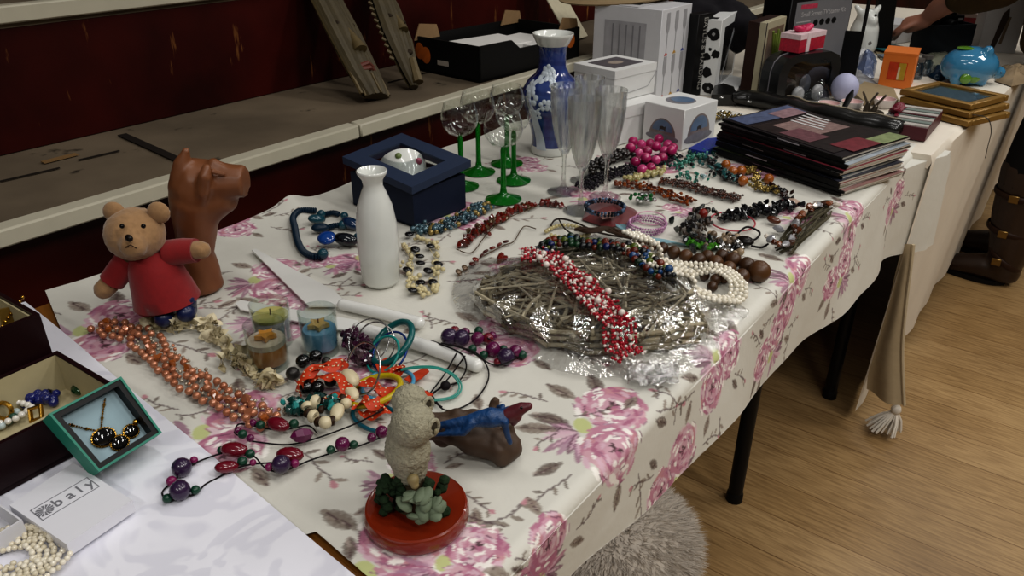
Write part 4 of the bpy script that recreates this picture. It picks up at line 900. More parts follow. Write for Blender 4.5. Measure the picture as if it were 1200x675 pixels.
o = part('owl', mb, OWL, t, 'rear owl whose head rises behind', world=True); fuse(o, .0018, 1, (.0016, 420)); OW2 = o
for a, c, e_, ow in ((508, 501, .012, OW1), (501, 475, -.01, OW2)):
    R9 = Matrix.Rotation(YW+.9, 3, 'Z'); part('face_ring', MB().tube([v(a, c, e_)+R9 @ Vector((7.5*m_*math.cos(2*PI*k/20), 0, 9*m_*math.sin(2*PI*k/20))) for k in range(20)], 2.4*m_, 8, True), OWL, t, world=True, of=ow); part('eye', MB().ball(v(a, c, e_-.001), 6*m_, (1, .4, 1.2), 12, R9), M('#3f3a30', .6), t, world=True, of=ow); part('beak', MB().ball(v(a+3, c+5, e_+.002), 2.4*m_, (1, 1, 1.6), 8), M('#8d8468', .5), t, world=True, of=ow)
part('tree_stump', MB().cap([v(484, 600, -.002), v(483, 575, -.002), v(482, 556, 0)], [24*m_, 17*m_, 14*m_], 14), M('#4a3d26', .8, var=.4, scale=80, bump=.8), t, world=True)
part('talons', MB().cap([v(484, 562, .018), v(486, 568, .02)], [7*m_, 5*m_], 10), M('#8b7c56', .6), t, world=True)
r5 = random.Random(9)
for k in range(90):
    a = r5.uniform(-20, 40) if k % 2 else r5.uniform(-44, -4); c = 592+r5.uniform(-24, 18)-abs(a)*.12
    part('moss_tuft', MB().ball(v(487+a, c-4, r5.uniform(-.004, .014)), r5.uniform(4, 8)*m_, (1, 1, .9), 6), DGN, t, world=True, ang=20)
for k in range(15):
    a = r5.uniform(-16, 26); c = 590+r5.uniform(-12, 20); part('pale_leaf', MB().ball(v(488+a, c, .022+(c-580)*.0003), r5.uniform(7, 10)*m_, (1.25, .8, .5), 10, M3=Euler((r5.uniform(-.6, .6), r5.uniform(-.6, .6), r5.uniform(0, 3))).to_matrix()), LGN, t, world=True)
# lizard on driftwood
B = P(560, 532); m_ = mpp(B); v = lambda px, py, off=0: V(B, px, py, off)
t = thing('lizard_figurine', 'blue and red lizard figurine on a piece of driftwood', 'figurine', Vector((B.x, B.y, ZC)))
mb = MB(); mb.cap([v(507, 500, .0), v(535, 505, .0), v(565, 515, .002), v(590, 524, .006)], [15*m_, 18*m_, 20*m_, 21*m_], 16); mb.cap([v(505, 489, -.01), v(540, 488, -.012), v(575, 492, -.012)], [6*m_, 9*m_, 10*m_], 12); mb.cap([v(575, 492, -.012), v(580, 470, -.014)], [9*m_, 5*m_], 10); mb.cap([v(592, 530, .006), v(596, 541, .008)], [12*m_, 9*m_], 10); mb.cap([v(520, 520, .004), v(508, 512, .004)], [6*m_, 6*m_], 10); mb.cap([v(598, 500, .0), v(598, 520, .004)], [6*m_, 9*m_], 10)
mb.v = [Vector((q.x, q.y, max(q.z, ZC+.0008))) for q in mb.v]
o = part('driftwood', mb, M('#4a382a', .6, var=.55, scale=45, bump=.6), t, world=True); fuse(o, .0022, 1, (.004, 75))
LZB = M('#17406e', .45, var=.5, scale=160, bump=.9); LZR = M('#5f252e', .45, var=.3, scale=120, bump=.4)
mb = MB(); mb.cap([v(508, 499, .022), v(525, 497, .024), v(545, 494, .024), v(560, 491, .024), v(575, 489, .024), v(590, 489, .022), v(597, 484, .02)], [3*m_, 5*m_, 6.5*m_, 9*m_, 11.5*m_, 9.5*m_, 8*m_], 14)
mb.cap([v(553, 496, .03), v(543, 507, .032), v(530, 508, .031), v(512, 509, .028)], [5.5*m_, 4.6*m_, 3.2*m_, 2.6*m_], 10)
for k in (-1, 0, 1): mb.cap([v(516, 509, .028), v(508, 509+k*3, .027)], [2*m_, 1.2*m_], 6)
mb.cap([v(592, 494, .03), v(594, 508, .03), v(598, 519, .03)], [4.5*m_, 3.6*m_, 3*m_], 10); mb.cap([v(588, 483, .008), v(590, 475, .002), v(583, 477, .0)], [4*m_, 3*m_, 2.5*m_], 10)
o = part('lizard', mb, LZB, t, 'blue scaly body with four legs and tail', world=True); fuse(o, .0016, 2)
mb = MB(); mb.cap([v(594, 487, .022), v(603, 483, .022), v(612, 478, .023), v(620, 476, .024)], [8.5*m_, 8.5*m_, 7*m_, 4.5*m_], 12); mb.cap([v(606, 488, .024), v(602, 496, .024)], [6*m_, 3.5*m_], 10)
o = part('head', mb, LZR, t, 'dull red head raised off the wood', world=True); fuse(o, .0016, 2); part('eye', MB().ball(v(611, 478, .03), 1.7*m_, n=8), M('#14100e', .2), t, world=True)
# ================================================================== CAKE SERVER AND KNIFE
PLW = M('#dcdcd8', .22, var=.03, coat=.3)
def utensil(name, lab, cat, blade, hpath, hr):
    c = P(*hpath[0]); t = thing(name, lab, cat, c)
    part('blade', MB().prism([P(a, b_, ZC+.004) for a, b_ in blade], (0, 0, .0022)), PLW, t, world=True)
    pts = [P(a, b_, ZC+.0085) for a, b_ in hpath]; n = len(pts)
    part('handle', MB().cap(smooth(pts, 5), [hr]*(1+(n-1)*5), 14), PLW, t, world=True, ang=60); return t
utensil('cake_server', 'white cake server with a pointed blade behind the candles', 'cake server', [(295, 294), (300, 293), (392, 342), (401, 351), (396, 360), (362, 360)], [(402, 357), (450, 368), (491, 378)], .0082)
utensil('cake_knife', 'white cake knife lying under the bangles', 'cake knife', [(276, 357), (282, 353), (420, 377), (420, 390), (380, 385), (282, 364)], [(420, 385), (490, 403), (558, 428)], .0088)
# ================================================================== JEWELLERY BOXES (near table)
ZN = ZC+.006
MAR = M('#1f0a0e', .35, var=.15); CRL = M('#b3a886', .75, var=.08)
zt0 = ZN+.052; hj = .052
f0, f1_, b1_ = P(-75, 558, zt0), P(137, 452, zt0), P(62, 413, zt0)
xdir = (f1_-f0); xdir.z = 0; wj = xdir.length; rzj = math.atan2(xdir.y, xdir.x); dj = (b1_-f1_).dot(Vector((-math.sin(rzj), math.cos(rzj), 0)))
JT = t = thing('jewellery_box', 'open dark maroon jewellery box lined in cream, on the white cloth', 'jewellery box', Vector((f0.x, f0.y, ZN)), rzj)
shell(wj, dj, hj, .005, MAR, t, 'tray', CRL)
part('rim_lining', MB().box((wj/2, .0065, hj-.001), (wj-.012, .003, .003)), CRL, t)
# its deep lid swung right back, open side up, joined at the hinge line
lq = P(64, 346, ZN+.1); a_ = Vector((lq.x, lq.y, 0)); lz = (lq-Vector((f0.x, f0.y, ZN))); y_ = dj+.004
hl = .1; ld = .16
mb = MB(); th = .005; wl = wj-.004
def lidwall(c, s, m_): mb.use(m_).box((c[0], c[1]+y_, c[2]), s)
lidwall((wl/2, th/2, hl/2), (wl, th, hl), MAR); lidwall((wl/2, ld-th/2, hl/2), (wl, th, hl), MAR); lidwall((th/2, ld/2, hl/2), (th, ld-2*th, hl), MAR); lidwall((wl-th/2, ld/2, hl/2), (th, ld-2*th, hl), MAR); lidwall((wl/2, ld/2, .0035), (wl-.01, ld-.01, .005), MAR)
lidwall((wl-th-.0015, ld/2, hl/2), (.002, ld-2*th-.002, hl-.006), CRL); lidwall((wl/2, ld-th-.0015, hl/2), (wl-2*th, .002, hl-.006), CRL); lidwall((wl/2, th+.0015, hl/2), (wl-2*th, .002, hl-.006), CRL); lidwall((wl/2, ld/2, .0075), (wl-.012, ld-.014, .002), CRL)
part('lid', mb, None, t)
def J(px, py, z=.007): return P(px, py, ZN+z)
GLD = M('#b98f3e', .25, 1., var=.1); SLV = M('#b9b9b8', .25, 1., var=.1)
JW = W(t)
q = JW @ Vector((wl-.012, y_+.055, .07)); c0 = thing('gold_chain', 'gold chain with a pendant hanging inside the raised lid', 'necklace', q)
part('pendant', MB().prism([Vector((-.004, -.012, -.02)), Vector((-.004, .012, -.01)), Vector((-.004, .02, .02)), Vector((-.004, -.006, .025))], (.003, 0, 0)), M('#9a7c3c', .35, .6), c0)
for k in range(10): part('link', MB().ball((0, .02-.004*k, .03-.0035*k), .0022, n=8), GLD, c0)
# what lies in the tray
def lob(name, lab, cat, beads, **k): return necklace(name, lab, cat, beads, **k)
WPL = M('#d8d4cc', .25, var=.05, coat=.4); BLU = M('#121c62', .25, var=.3, coat=.4)
lob('bead_bracelet', 'dark blue bead bracelet in the cream tray', 'bracelet', heap([(34, 476), (48, 471), (66, 474)], .0042, 'ball', [BLU], 34, .004, ZN+.006, hz=.008))
lob('pearl_bracelet', 'string of white pearls curled in the cream tray', 'bracelet', strand(pline([(-10, 478), (10, 473), (26, 475), (38, 480), (30, 486), (18, 494), (-4, 500)], ZN+.012), .0036, 'ball', [WPL]))
lob('stone_bracelet', 'green and pale stone bracelet by the tray wall', 'bracelet', strand(pline([(-8, 506), (8, 500), (18, 490), (22, 482)], ZN+.009), .0042, 'ball', [M('#23483a', .3), M('#aebcbc', .3), M('#8fa5a8', .3)]))
tt_ = thing('gold_earring', 'chunky square gold earring by the pearls in the tray', 'earring', J(6, 487, .012)); part('earring_hoop', MB().tube(ringpts((0, 0, .006), .009, 16, (1.2, .3, .5)), .0025, 8, True), GLD, tt_)
tt_ = thing('gold_earring', 'flat gold clip at the tray edge', 'earring', J(44, 490, .02)); part('earring_hoop', MB().tube(ringpts((0, 0, .006), .009, 4, (.9, .3, .2)), .0028, 8, True), GLD, tt_)
tt_ = thing('beetle_brooch', 'green enamel beetle brooch inside the tray', 'brooch', J(94, 462)); part('wing_case', MB().ball((0, 0, .007), .012, (.85, .65, .5), 14), M('#12401c', .2, .3, coat=.6), tt_); part('head', MB().ball((-.011, .006, .008), .005, n=10), SLV, tt_)
for k in range(4): part('leg', MB().tube([(-.006+.005*k, .005, .006), (-.01+.006*k, .013, .002)], .0008, 5), SLV, tt_)
tt_ = thing('cufflink', 'square grey metal cufflink with a dark stone in the tray', 'cufflink', J(58, 467)); part('plate', MB().box((0, 0, .004), (.018, .015, .004), bev=.001), M('#504c50', .35, .7), tt_); part('stone', MB().ball((-.004, .001, .007), .0045, (1, 1, .5)), BLK, tt_)
# ---- teal box of black stone jewellery, leaning on the tray
zA, zB = ZN+.079, ZN+.025; cl_, ct_, cr_, cb_ = P(57, 485, zA), P(142, 441, zA), P(190, 507, zB), P(116, 553, zB)
t = thing('jewellery_gift_box', 'teal cardboard box holding a black stone necklace on pale blue card', 'gift box', (cl_+cr_)/2-Vector((0, 0, .045))); TEAL = M('#1f7d68', .5, var=.1)
nb = (cb_-cl_).cross(ct_-cl_).normalized(); nb = nb if nb.z > 0 else -nb
def Q(u, v_, h=0.): return cl_.lerp(cb_, u).lerp(ct_.lerp(cr_, u), v_)+nb*h      # u: towards the lower edge, v: along it
def fr4(a, b_, h0, h1):
    mb = MB()
    for (u0, v0, u1, v1) in ((a, a, b_, 1-a), (1-b_, a, 1-a, 1-a), (b_, a, 1-b_, b_), (b_, 1-b_, 1-b_, 1-a)):
        mb.prism([Q(u0, v0, h0), Q(u1, v0, h0), Q(u1, v1, h0), Q(u0, v1, h0)], nb*(h1-h0))
    return mb
mb = fr4(0, .03, -.022, 0); mb.prism([Q(0, 0, -.024), Q(1, 0, -.024), Q(1, 1, -.024), Q(0, 1, -.024)], nb*.002); part('box_tray', mb, TEAL, t, world=True)
part('black_liner', fr4(.032, .1, -.021, -.0015), BLK, t, world=True)
part('pale_card', MB().prism([Q(.1, .1, -.018), Q(.9, .1, -.018), Q(.9, .9, -.018), Q(.1, .9, -.018)], nb*.003), M('#93aab2', .8, var=.05), t, world=True)
tn = thing('pendant_necklace', 'gold necklace with a black oval stone, in the teal box', 'necklace', Q(.55, .45, -.013))
RB = Matrix((( (cr_-ct_).normalized().x, (ct_-cl_).normalized().x, nb.x), ((cr_-ct_).normalized().y, (ct_-cl_).normalized().y, nb.y), ((cr_-ct_).normalized().z, (ct_-cl_).normalized().z, nb.z)))
def stone(tn, u, v_, r, ex=1.25):
    c = Q(u, v_, -.0125); part('stone', MB().ball(c, r, (1, ex, .35), 18, M3=RB), M('#060606', .06, coat=.6), tn, world=True)
    ring_ = [c+RB @ Vector((r*1.06*math.cos(2*PI*k/24), r*1.06*ex*math.sin(2*PI*k/24), -.0008)) for k in range(24)]
    mb = MB()
    for p in ring_: mb.ball(p, .0011, n=6)
    mb.tube(ring_, .0009, 5, True); part('gold_setting', mb, GLD, tn, world=True)
stone(tn, .62, .4, .0085)
for path in ([(.53, .42), (.4, .3), (.22, .16)], [(.53, .42), (.35, .56), (.14, .74)]): 
    pp = smooth([Q(a, b_, -.0135) for a, b_ in path], 10); mb = MB()
    for k, (p, tg) in enumerate(along(pp, .0022)): mb.ball(p, .0011 if k % 6 else .0017, n=5)
    part('chain', mb, GLD, tn, world=True)
te_ = thing('stone_earring', 'oval black stone earring lying lower in the teal box', 'earring', Q(.8, .5, -.013)); stone(te_, .8, .52, .0068, 1.2)
te_ = thing('stone_earring', 'oval black stone earring at the teal box corner with a gold clip', 'earring', Q(.75, .75, -.013)); stone(te_, .74, .74, .0063, 1.1); part('clip', MB().ball(Q(.66, .86, -.012), .003, n=8), GLD, te_, world=True)
# ---- white lid with printed logo
ze = ZN+.014; wl_, wt_, wr_, wb_ = P(11, 592, ze), P(86, 542, ze), P(155, 586, ze), P(78, 638, ze)
t = thing('printed_gift_box', 'flat white box lid with a grey printed logo', 'box lid', Vector(((wl_.x+wr_.x)/2, (wl_.y+wr_.y)/2, ZN)))
part('lid', MB().prism([p-Vector((0, 0, .0135)) for p in (wl_, wb_, wr_, wt_)], (0, 0, .0135)), M('#dcdce2', .4, var=.02), t, world=True)
c1, c2, c3, c4 = [P(*p, ze+.0003) for p in ((34, 599), (101, 560), (118, 570), (50, 610))]
ex = (c2-c1); el = ex.length; ex.normalize(); ey = Vector((-ex.y, ex.x, 0)); hh = abs((c4-c1).dot(ey)); LGR = M('#77777d', .5)
inv = W(t).inverted(); FM = inv @ Matrix(((ex.x, ey.x, 0, c4.x), (ex.y, ey.y, 0, c4.y), (0, 0, 1, c4.z), (0, 0, 0, 1)))
mb = MB(); lw = .0006
for a, b_, c, d in ((0, 0, el, lw), (0, hh-lw, el, hh), (0, 0, lw, hh), (el-lw, 0, el, hh)): mb.prism([FM @ Vector(p) for p in ((a, b_, 0), (c, b_, 0), (c, d, 0), (a, d, 0))], (0, 0, .0002))
part('logo_border', mb, LGR, t); writing('logo_word', 'b a l y', hh*.8, LGR, t, FM @ T(el*.64, hh*.52, .0002), squeeze=.88)
mb = MB()
for k in range(14): a = 2*PI*k/14; mb.prism([FM @ Vector((el*.23+math.cos(a+e_)*r_-el*.09, hh*.5+math.sin(a+e_)*r_, 0)) for e_, r_ in ((0, .0012), (-.14, hh*.34), (.14, hh*.36))], (0, 0, .0002))
part('logo_flower', mb, LGR, t)
# ---- white box tray at the very edge
zw = ZN+.02; r_, bk, fr = P(26, 609, zw), P(-22, 528, zw), P(-70, 668, zw); dd = r_-fr; rz_ = math.atan2(dd.y, dd.x)
t = thing('white_gift_box', 'open white box base beside the pearls', 'box', Vector((fr.x, fr.y, ZN)), rz_); shell(dd.length, abs((bk-r_).dot(Vector((-math.sin(rz_), math.cos(rz_), 0)))), .02, .0016, M('#d3d3d8', .45, var=.03), t, 'box_base')
# ================================================================== JEWELLERY ON THE WHITE CLOTH
PRL = M('#e0d9c8', .22, var=.06, coat=.5); PRL2 = M('#cfc6b0', .25, var=.06, coat=.5)
R2 = random.Random(21)
bd = []
for k in range(6): bd += strand(offs(pline([(-6, 640), (18, 634), (44, 633), (56, 640), (60, 656), (48, 668), (20, 676), (-5, 684)], ZN), -.012+.005*k, .004, k), .0026, 'ball', [PRL, PRL2], 1.95, zj=.003, R=R2)
necklace('pearl_necklace', 'heap of small cream pearl strands at the edge of the white cloth', 'necklace', bd)
bd = strand(pline([(-8, 637), (10, 628), (34, 622), (54, 626), (62, 634)], ZN+.004), .0045, 'chip', [PRL, PRL2], 1.4, .001, R=R2)
necklace('pearl_necklace', 'lumpy cream pearl strand behind the heap of small pearls', 'necklace', bd)
PUR = M('#33203f', .25, var=.35, coat=.3); PLUM = M('#5f1245', .25, var=.25, coat=.3); WINE = M('#6a0d22', .2, var=.2, coat=.4); GRB = M('#12402e', .35, var=.2); MAG = M('#7a1d52', .3, var=.2); CORD = M('#120c10', .7); BLU2 = M('#1d3d7a', .3)
def singles(lst, z=ZC):
    return [(P(x, y, z)+Vector((0, 0, r*.92)), r, sh, m_, Euler((R2.uniform(0, .3), R2.uniform(0, .3), an))) for x, y, r, sh, m_, an in lst]
bl = [(215, 556, .0098, 'ball', PUR, 0), (213, 583, .0098, 'ball', PUR, 0), (202, 568, .005, 'ball', MAG, 0), (228, 543, .0042, 'ball', MAG, 0), (197, 588, .0045, 'ball', GRB, 0), (230, 578, .0045, 'ball', GRB, 0),
      (260, 531, .0042, 'ball', GRB, 0), (276, 534, .0085, 'oval', WINE, .6), (267, 553, .007, 'oval', WINE, 1.1), (285, 545, .0052, 'ball', GRB, 0), (294, 536, .005, 'ball', GRB, 0), (297, 545, .0035, 'ball', MAG, 0), (285, 513, .005, 'ball', GRB, 0), (294, 517, .0042, 'ball', PLUM, 0), (279, 507, .0036, 'ball', PLUM, 0), (297, 499, .0042, 'ball', PLUM, 0), (306, 502, .005, 'ball', GRB, 0), (327, 504, .0085, 'oval', WINE, .2), (345, 501, .0053, 'ball', GRB, 0),
      (355, 517, .0085, 'facet', PLUM, 1.2), (341, 540, .0085, 'oval', WINE, .6), (331, 552, .0095, 'ball', PUR, 0), (316, 551, .0042, 'ball', MAG, 0), (346, 547, .0045, 'ball', MAG, 0), (388, 531, .0046, 'ball', GRB, 0), (402, 527, .0078, 'ball', PLUM, 0), (415, 525, .0046, 'ball', GRB, 0), (436, 517, .005, 'ball', PLUM, 0), (448, 512, .007, 'ball', PLUM, 0)]
necklace('bead_necklace', 'long black cord necklace of purple, red and green beads across both cloths', 'necklace', singles(bl, ZC+.005),
         cords=[(pline([(197, 588, .006), (190, 578, .006), (198, 568, .006), (212, 556, .008), (228, 543, .008), (262, 531, .008), (285, 533, .008), (298, 535, .008), (308, 546, .005), (316, 551, .005), (332, 552, .008), (362, 540, .005), (388, 531, .005), (402, 527, .008), (420, 523, .004), (448, 512, .008)]), .0009, CORD),
                (pline([(197, 588, .006), (213, 583, .008), (230, 578, .006), (240, 568, .005), (255, 560, .005), (268, 553, .008), (290, 545, .008), (320, 542, .005), (341, 540, .008)]), .0009, CORD),
                (pline([(285, 513, .008), (275, 507, .006), (280, 497, .006), (296, 499, .006), (327, 504, .008), (346, 501, .006), (362, 499, .006), (372, 508, .005)]), .0009, CORD), (pline([(294, 517, .006), (330, 521, .004), (356, 518, .008), (390, 507, .006), (420, 495, .012), (450, 480, .02)]), .0009, CORD)])
# ================================================================== JEWELLERY ON THE ROSE CLOTH
COR = M('#a5684a', .24, .35, var=.15, coat=.4); COR2 = M('#b57a5c', .22, .35, var=.1, coat=.4); AMB = M('#9a5425', .25, var=.3, coat=.4); CHA = M('#a59a8a', .2, .4, var=.3)
bd = []
path = [(118, 385), (140, 392), (165, 398), (190, 425), (215, 445), (240, 460), (268, 475), (295, 488), (318, 500)]
for k, d in enumerate((-.014, 0, .014)):
    bd += strand(offs(pline(path), d, .006, k), .0048, 'ball', [COR, COR2, COR2], 2.9, .003, zj=.003, R=R2); bd += strand(offs(pline(path), d+.005, .008, k+5), .0024, 'low', [CHA, CHA, COR2], 3.0, .004, zj=.004, R=R2)
bd += strand(offs(pline(path), .004, .02, 9), .0062, 'chip', [AMB, COR, AMB], 4.2, .008, orient=False, zj=.002, R=R2)
necklace('bead_necklace', 'coral pearl and amber necklace of several strands below the teddy bear', 'necklace', bd, part_name='bead')
SHL = M('#bcb08e', .6, var=.25, scale=120); SHL2 = M('#d3c8aa', .6, var=.2)
bd = []
for p_, n_, s_ in (([(175, 384), (200, 386), (222, 384)], 20, .007), ([(240, 386), (252, 400), (270, 418), (285, 432), (300, 448)], 46, .008), ([(312, 448), (322, 455)], 9, .006)): bd += heap(p_, .0088, 'shell', [SHL, SHL2], n_, s_, hz=.004, rj=.35, R=R2)
necklace('shell_garland', 'cream shell flower garland in front of the candles', 'garland', bd, part_name='shell_flower', cords=[(pline([(175, 384, .004), (205, 387, .004), (238, 385, .004), (262, 410, .004), (290, 440, .004), (322, 456, .004)]), .0008, SHL)])
# ---- pile by the candles
BLB = M('#0a0a0b', .1, coat=.6); FIL = M('#3c3a38', .35, .6, var=.4, scale=300); ORF = M('#bd3a10', .6, var=.12); WHD = M('#d9c9a5', .6)
WB = M('#cfc3a3', .4, var=.1); BRW = M('#33200f', .5); TEG = M('#0f3a36', .2, var=.3, coat=.4); TUR = M('#2a8a86', .3, var=.2)
bl = [(356, 430, .0088, 'ball', BLB, 0), (371, 424, .0085, 'ball', BLB, 0), (344, 444, .0082, 'ball', FIL, 0), (360, 461, .0085, 'ball', BLB, 0), (373, 461, .0085, 'ball', BLB, 0), (388, 452, .0075, 'ball', FIL, 0), (383, 428, .006, 'ball', FIL, 0), (380, 476, .006, 'ball', BLB, 0)]
nk = necklace('ribbon_necklace', 'black bead necklace tied with orange dotted ribbon beside the blue candle', 'necklace', singles(bl, ZC+.004))
def ribbon(px, w, mat=ORF, par=nk, dots=True, name='ribbon', z=.014):
    pts = pline(px, ZC, per=8); mb = MB(); vs = []; n = len(pts)
    for i, p in enumerate(pts):
        tg = (pts[min(i+1, n-1)]-pts[max(0, i-1)]).normalized(); s = Vector((-tg.y, tg.x, .55*math.sin(i*.5))).normalized()
        for k in range(5): vs.append(p+s*(w*(k/4-.5))+Vector((0, 0, .002*math.sin(k*1.3+i*.4))))
    mb.add(vs, [(i*5+k, i*5+k+1, i*5+k+6, i*5+k+5) for i in range(n-1) for k in range(4)])
    o = part(name, mb, mat, par, world=True)
    if dots:
        md = MB(); up = Vector((0, 0, 1))
        for i in range(1, n-1, 2):
            for k in (1, 2, 3):
                c = vs[i*5+k]; nn = (vs[i*5+k+(1 if k < 4 else 0)]-vs[i*5+k-1]).cross(pts[i+1]-pts[i-1]).normalized(); nn = nn if nn.z > 0 else -nn
                if (i//2+k) % 2: md.ball(c+nn*.0006, .0011, (1, 1, .6), 6)
        part('ribbon_dots', md, WHD, o if False else par, world=True)
    return o
ribbon([(350, 460, .008), (352, 448, .02), (366, 434, .026), (385, 427, .026), (408, 426, .022)], .016)
ribbon([(350, 456, .01), (372, 443, .02), (392, 441, .024), (404, 452, .022), (412, 464, .016)], .015)
ribbon([(382, 465, .014), (400, 466, .018), (414, 464, .016)], .013); ribbon([(418, 474, .012), (428, 470, .022), (440, 473, .022), (452, 480, .014), (440, 484, .012), (424, 482, .01)], .018)
ribbon([(452, 440, .006), (462, 432, .014), (470, 430, .01), (460, 444, .006)], .014); ribbon([(424, 447, .012), (440, 452, .016), (452, 462, .012), (446, 474, .012)], .015); ribbon([(356, 440, .014), (372, 432, .028), (392, 430, .028), (402, 420, .024)], .012)
ORP = thing('petal_necklace', 'flat orange fabric petals among the bangles', 'necklace', P(470, 455))
for px_, z_ in (([(438, 458), (458, 454), (478, 456), (474, 464), (448, 466)], .012), ([(474, 445), (482, 439), (499, 431), (503, 436), (494, 444), (480, 449)], .006), ([(470, 457), (490, 455), (508, 463), (500, 468), (480, 463)], .006), ([(440, 428), (452, 420), (462, 424), (456, 436), (444, 438)], .008)):
    part('fabric_petal', MB().prism([P(a, b_, ZC+z_) for a, b_ in px_], (0, 0, .0014)), ORF, ORP, world=True)
bl = [(402, 447, .0068, 'ring', WB, 1.5), (411, 450, .0095, 'oval', WB, -.3), (413, 466, .0072, 'oval', WB, -.3), (406, 478, .0065, 'ball', WB, 0), (396, 489, .0078, 'oval', WB, -.9), (408, 458, .006, 'ring', BRW, 1.2), (402, 472, .006, 'ring', BRW, 1.2), (400, 483, .006, 'ring', BRW, .9), (390, 498, .006, 'ring', BRW, .6), (382, 501, .0072, 'ball', WB, 0), (374, 499, .006, 'ring', BRW, .0), (368, 494, .0078, 'ring', WB, .2), (362, 489, .006, 'ring', BRW, -.3), (361, 482, .0072, 'ring', WB, -.6), (370, 478, .0088, 'ring', WB, .5), (377, 484, .005, 'ring', BRW, .5)]
necklace('wooden_bracelet', 'cream and dark brown wooden bead bracelet on the pile', 'bracelet', singles(bl, ZC+.010))
for bds, lab in (([(345, 478), (352, 490), (360, 478)], 'dark teal glass chip bracelet under the ribbon necklace'),):
    necklace('glass_bracelet', lab, 'bracelet', heap([(344, 476), (350, 486), (362, 484), (376, 476), (396, 484)], .0058, 'chip', [TEG, TEG, TUR], 44, .006, hz=.008, R=R2))
necklace('crystal_bracelet', 'dark purple crystal bracelet behind the orange ribbon', 'bracelet', heap([(406, 410), (414, 404), (424, 412), (432, 424), (420, 432)], .0052, 'chip', [M('#2e1426', .12, coat=.5), M('#46203a', .12, coat=.5), M('#57444c', .1, coat=.5)], 75, .006, hz=.018, R=R2))
def bangle(lab, px, py, r, th_, mat, tilt=(0, 0, 0), z=.01, ry=None, name='bangle'):
    mb = MB().tube(ringpts(P(px, py, ZC)+Vector((0, 0, z)), r, 48, tilt, ry), th_, 10, True); lo = min(v.z for v in mb.v)
    if lo < ZC+.0003: mb.v = [v+Vector((0, 0, ZC+.0003-lo)) for v in mb.v]
    return solo(name, mb, mat, lab, 'bangle')
bangle('thick teal bangle leaning on the cake knife', 461, 420, .031, .0042, M('#0f5a5a', .3, var=.15, coat=.2), (.55, -.35, 0), .022)
bangle('thick yellow bangle in front of the orange petals', 439, 468, .033, .0036, M('#b8a316', .35, var=.1), (.1, -.25, 0), .012, .03)
bangle('thin blue metal bangle inside the teal one', 458, 428, .026, .0014, M('#22408a', .25, .5), (.7, -.3, .2), .017)
bangle('thin silver bangle standing over the pile', 428, 455, .03, .0012, SLV, (.9, -.7, .3), .024)
bangle('silver wire bangle beside the purple crystals', 442, 421, .026, .001, SLV, (1.0, -.2, .4), .022); bangle('fine silver bangle nearest the blue candle', 434, 416, .028, .0008, SLV, (.8, .1, .1), .02)
bangle('pale blue bangle under the yellow one', 455, 455, .03, .0024, M('#4f93b5', .3), (.05, -.1, 0), .006); bangle('dark turquoise bangle at the bottom of the pile', 442, 492, .032, .0024, M('#0f5566', .3), (0, 0, 0), .003, .02)
bangle('thin turquoise bangle next to the blue metal one', 450, 430, .024, .0016, M('#1f8a84', .25), (.7, -.25, .1), .015)
# ---- turquoise hoop and black cord with a pendant
TQ = M('#2f8d80', .35, var=.15)
t = thing('cord_necklace', 'turquoise cord loop lying over the knife handle', 'necklace', P(510, 450))
for k, d in enumerate((0, .0028)): part('cord', MB().tube(offs(pline([(470, 434, .012), (490, 431, .017), (512, 432, .018), (530, 440, .012), (538, 452, .004), (534, 462, .003), (520, 467, .003), (498, 468, .003), (478, 466, .003)]), d), .0011, 6), TQ, t, world=True)
t = thing('cord_necklace', 'black cord necklace with a knotted pendant above the driftwood', 'necklace', P(530, 455))
for px_ in ([(505, 399, .004), (518, 404, .019), (540, 414, .018), (546, 425, .017), (545, 436, .006), (536, 448, .003), (520, 453, .005), (505, 462, .003)], [(517, 402, .02), (555, 412, .017), (570, 428, .004), (572, 445, .002), (560, 465, .002), (540, 478, .002), (520, 480, .002), (508, 466, .002), (500, 458, .003)], [(503, 462, .002), (520, 440, .004), (535, 414, .018)], [(503, 466, .002), (525, 444, .006), (545, 417, .018)], [(500, 462, .003), (510, 472, .003), (518, 477, .003)]): part('cord', MB().tube(pline(px_), .001, 6), CORD, t, world=True)
part('knot', MB().ball(P(522, 452, ZC+.0065), .0062, (1, 1, .9), 12), CORD, t, world=True)
# ---- plum beads by the bag
bl = [(527, 403, .0115, 'ball', PUR, 0), (541, 404, .0112, 'ball', PUR, 0), (533, 393, .007, 'ball', WINE, 0), (545, 395, .007, 'ball', PLUM, 0), (561, 392, .006, 'ball', GRB, 0), (560, 403, .0088, 'ball', PLUM, 0), (572, 402, .0075, 'ball', WINE, 0), (577, 398, .006, 'ball', PLUM, 0), (554, 413, .0055, 'ball', GRB, 0), (578, 416, .0095, 'ball', PLUM, 0), (567, 420, .0055, 'ball', GRB, 0), (590, 414, .0058, 'ball', GRB, 0), (593, 426, .0108, 'ball', PUR, 0), (604, 418, .0085, 'ball', PLUM, 0), (612, 420, .0058, 'ball', GRB, 0), (583, 428, .005, 'ball', WINE, 0)]
necklace('bead_necklace', 'bunch of large plum and purple beads at the tip of the cake knife', 'necklace', singles(bl), cords=[(pline([(520, 400, .012), (533, 393, .012), (560, 391, .01), (580, 402, .012), (595, 414, .01), (612, 420, .01)]), .0009, CORD), (pline([(527, 403, .016), (553, 413, .008), (580, 428, .008), (605, 420, .012)]), .0009, CORD)])
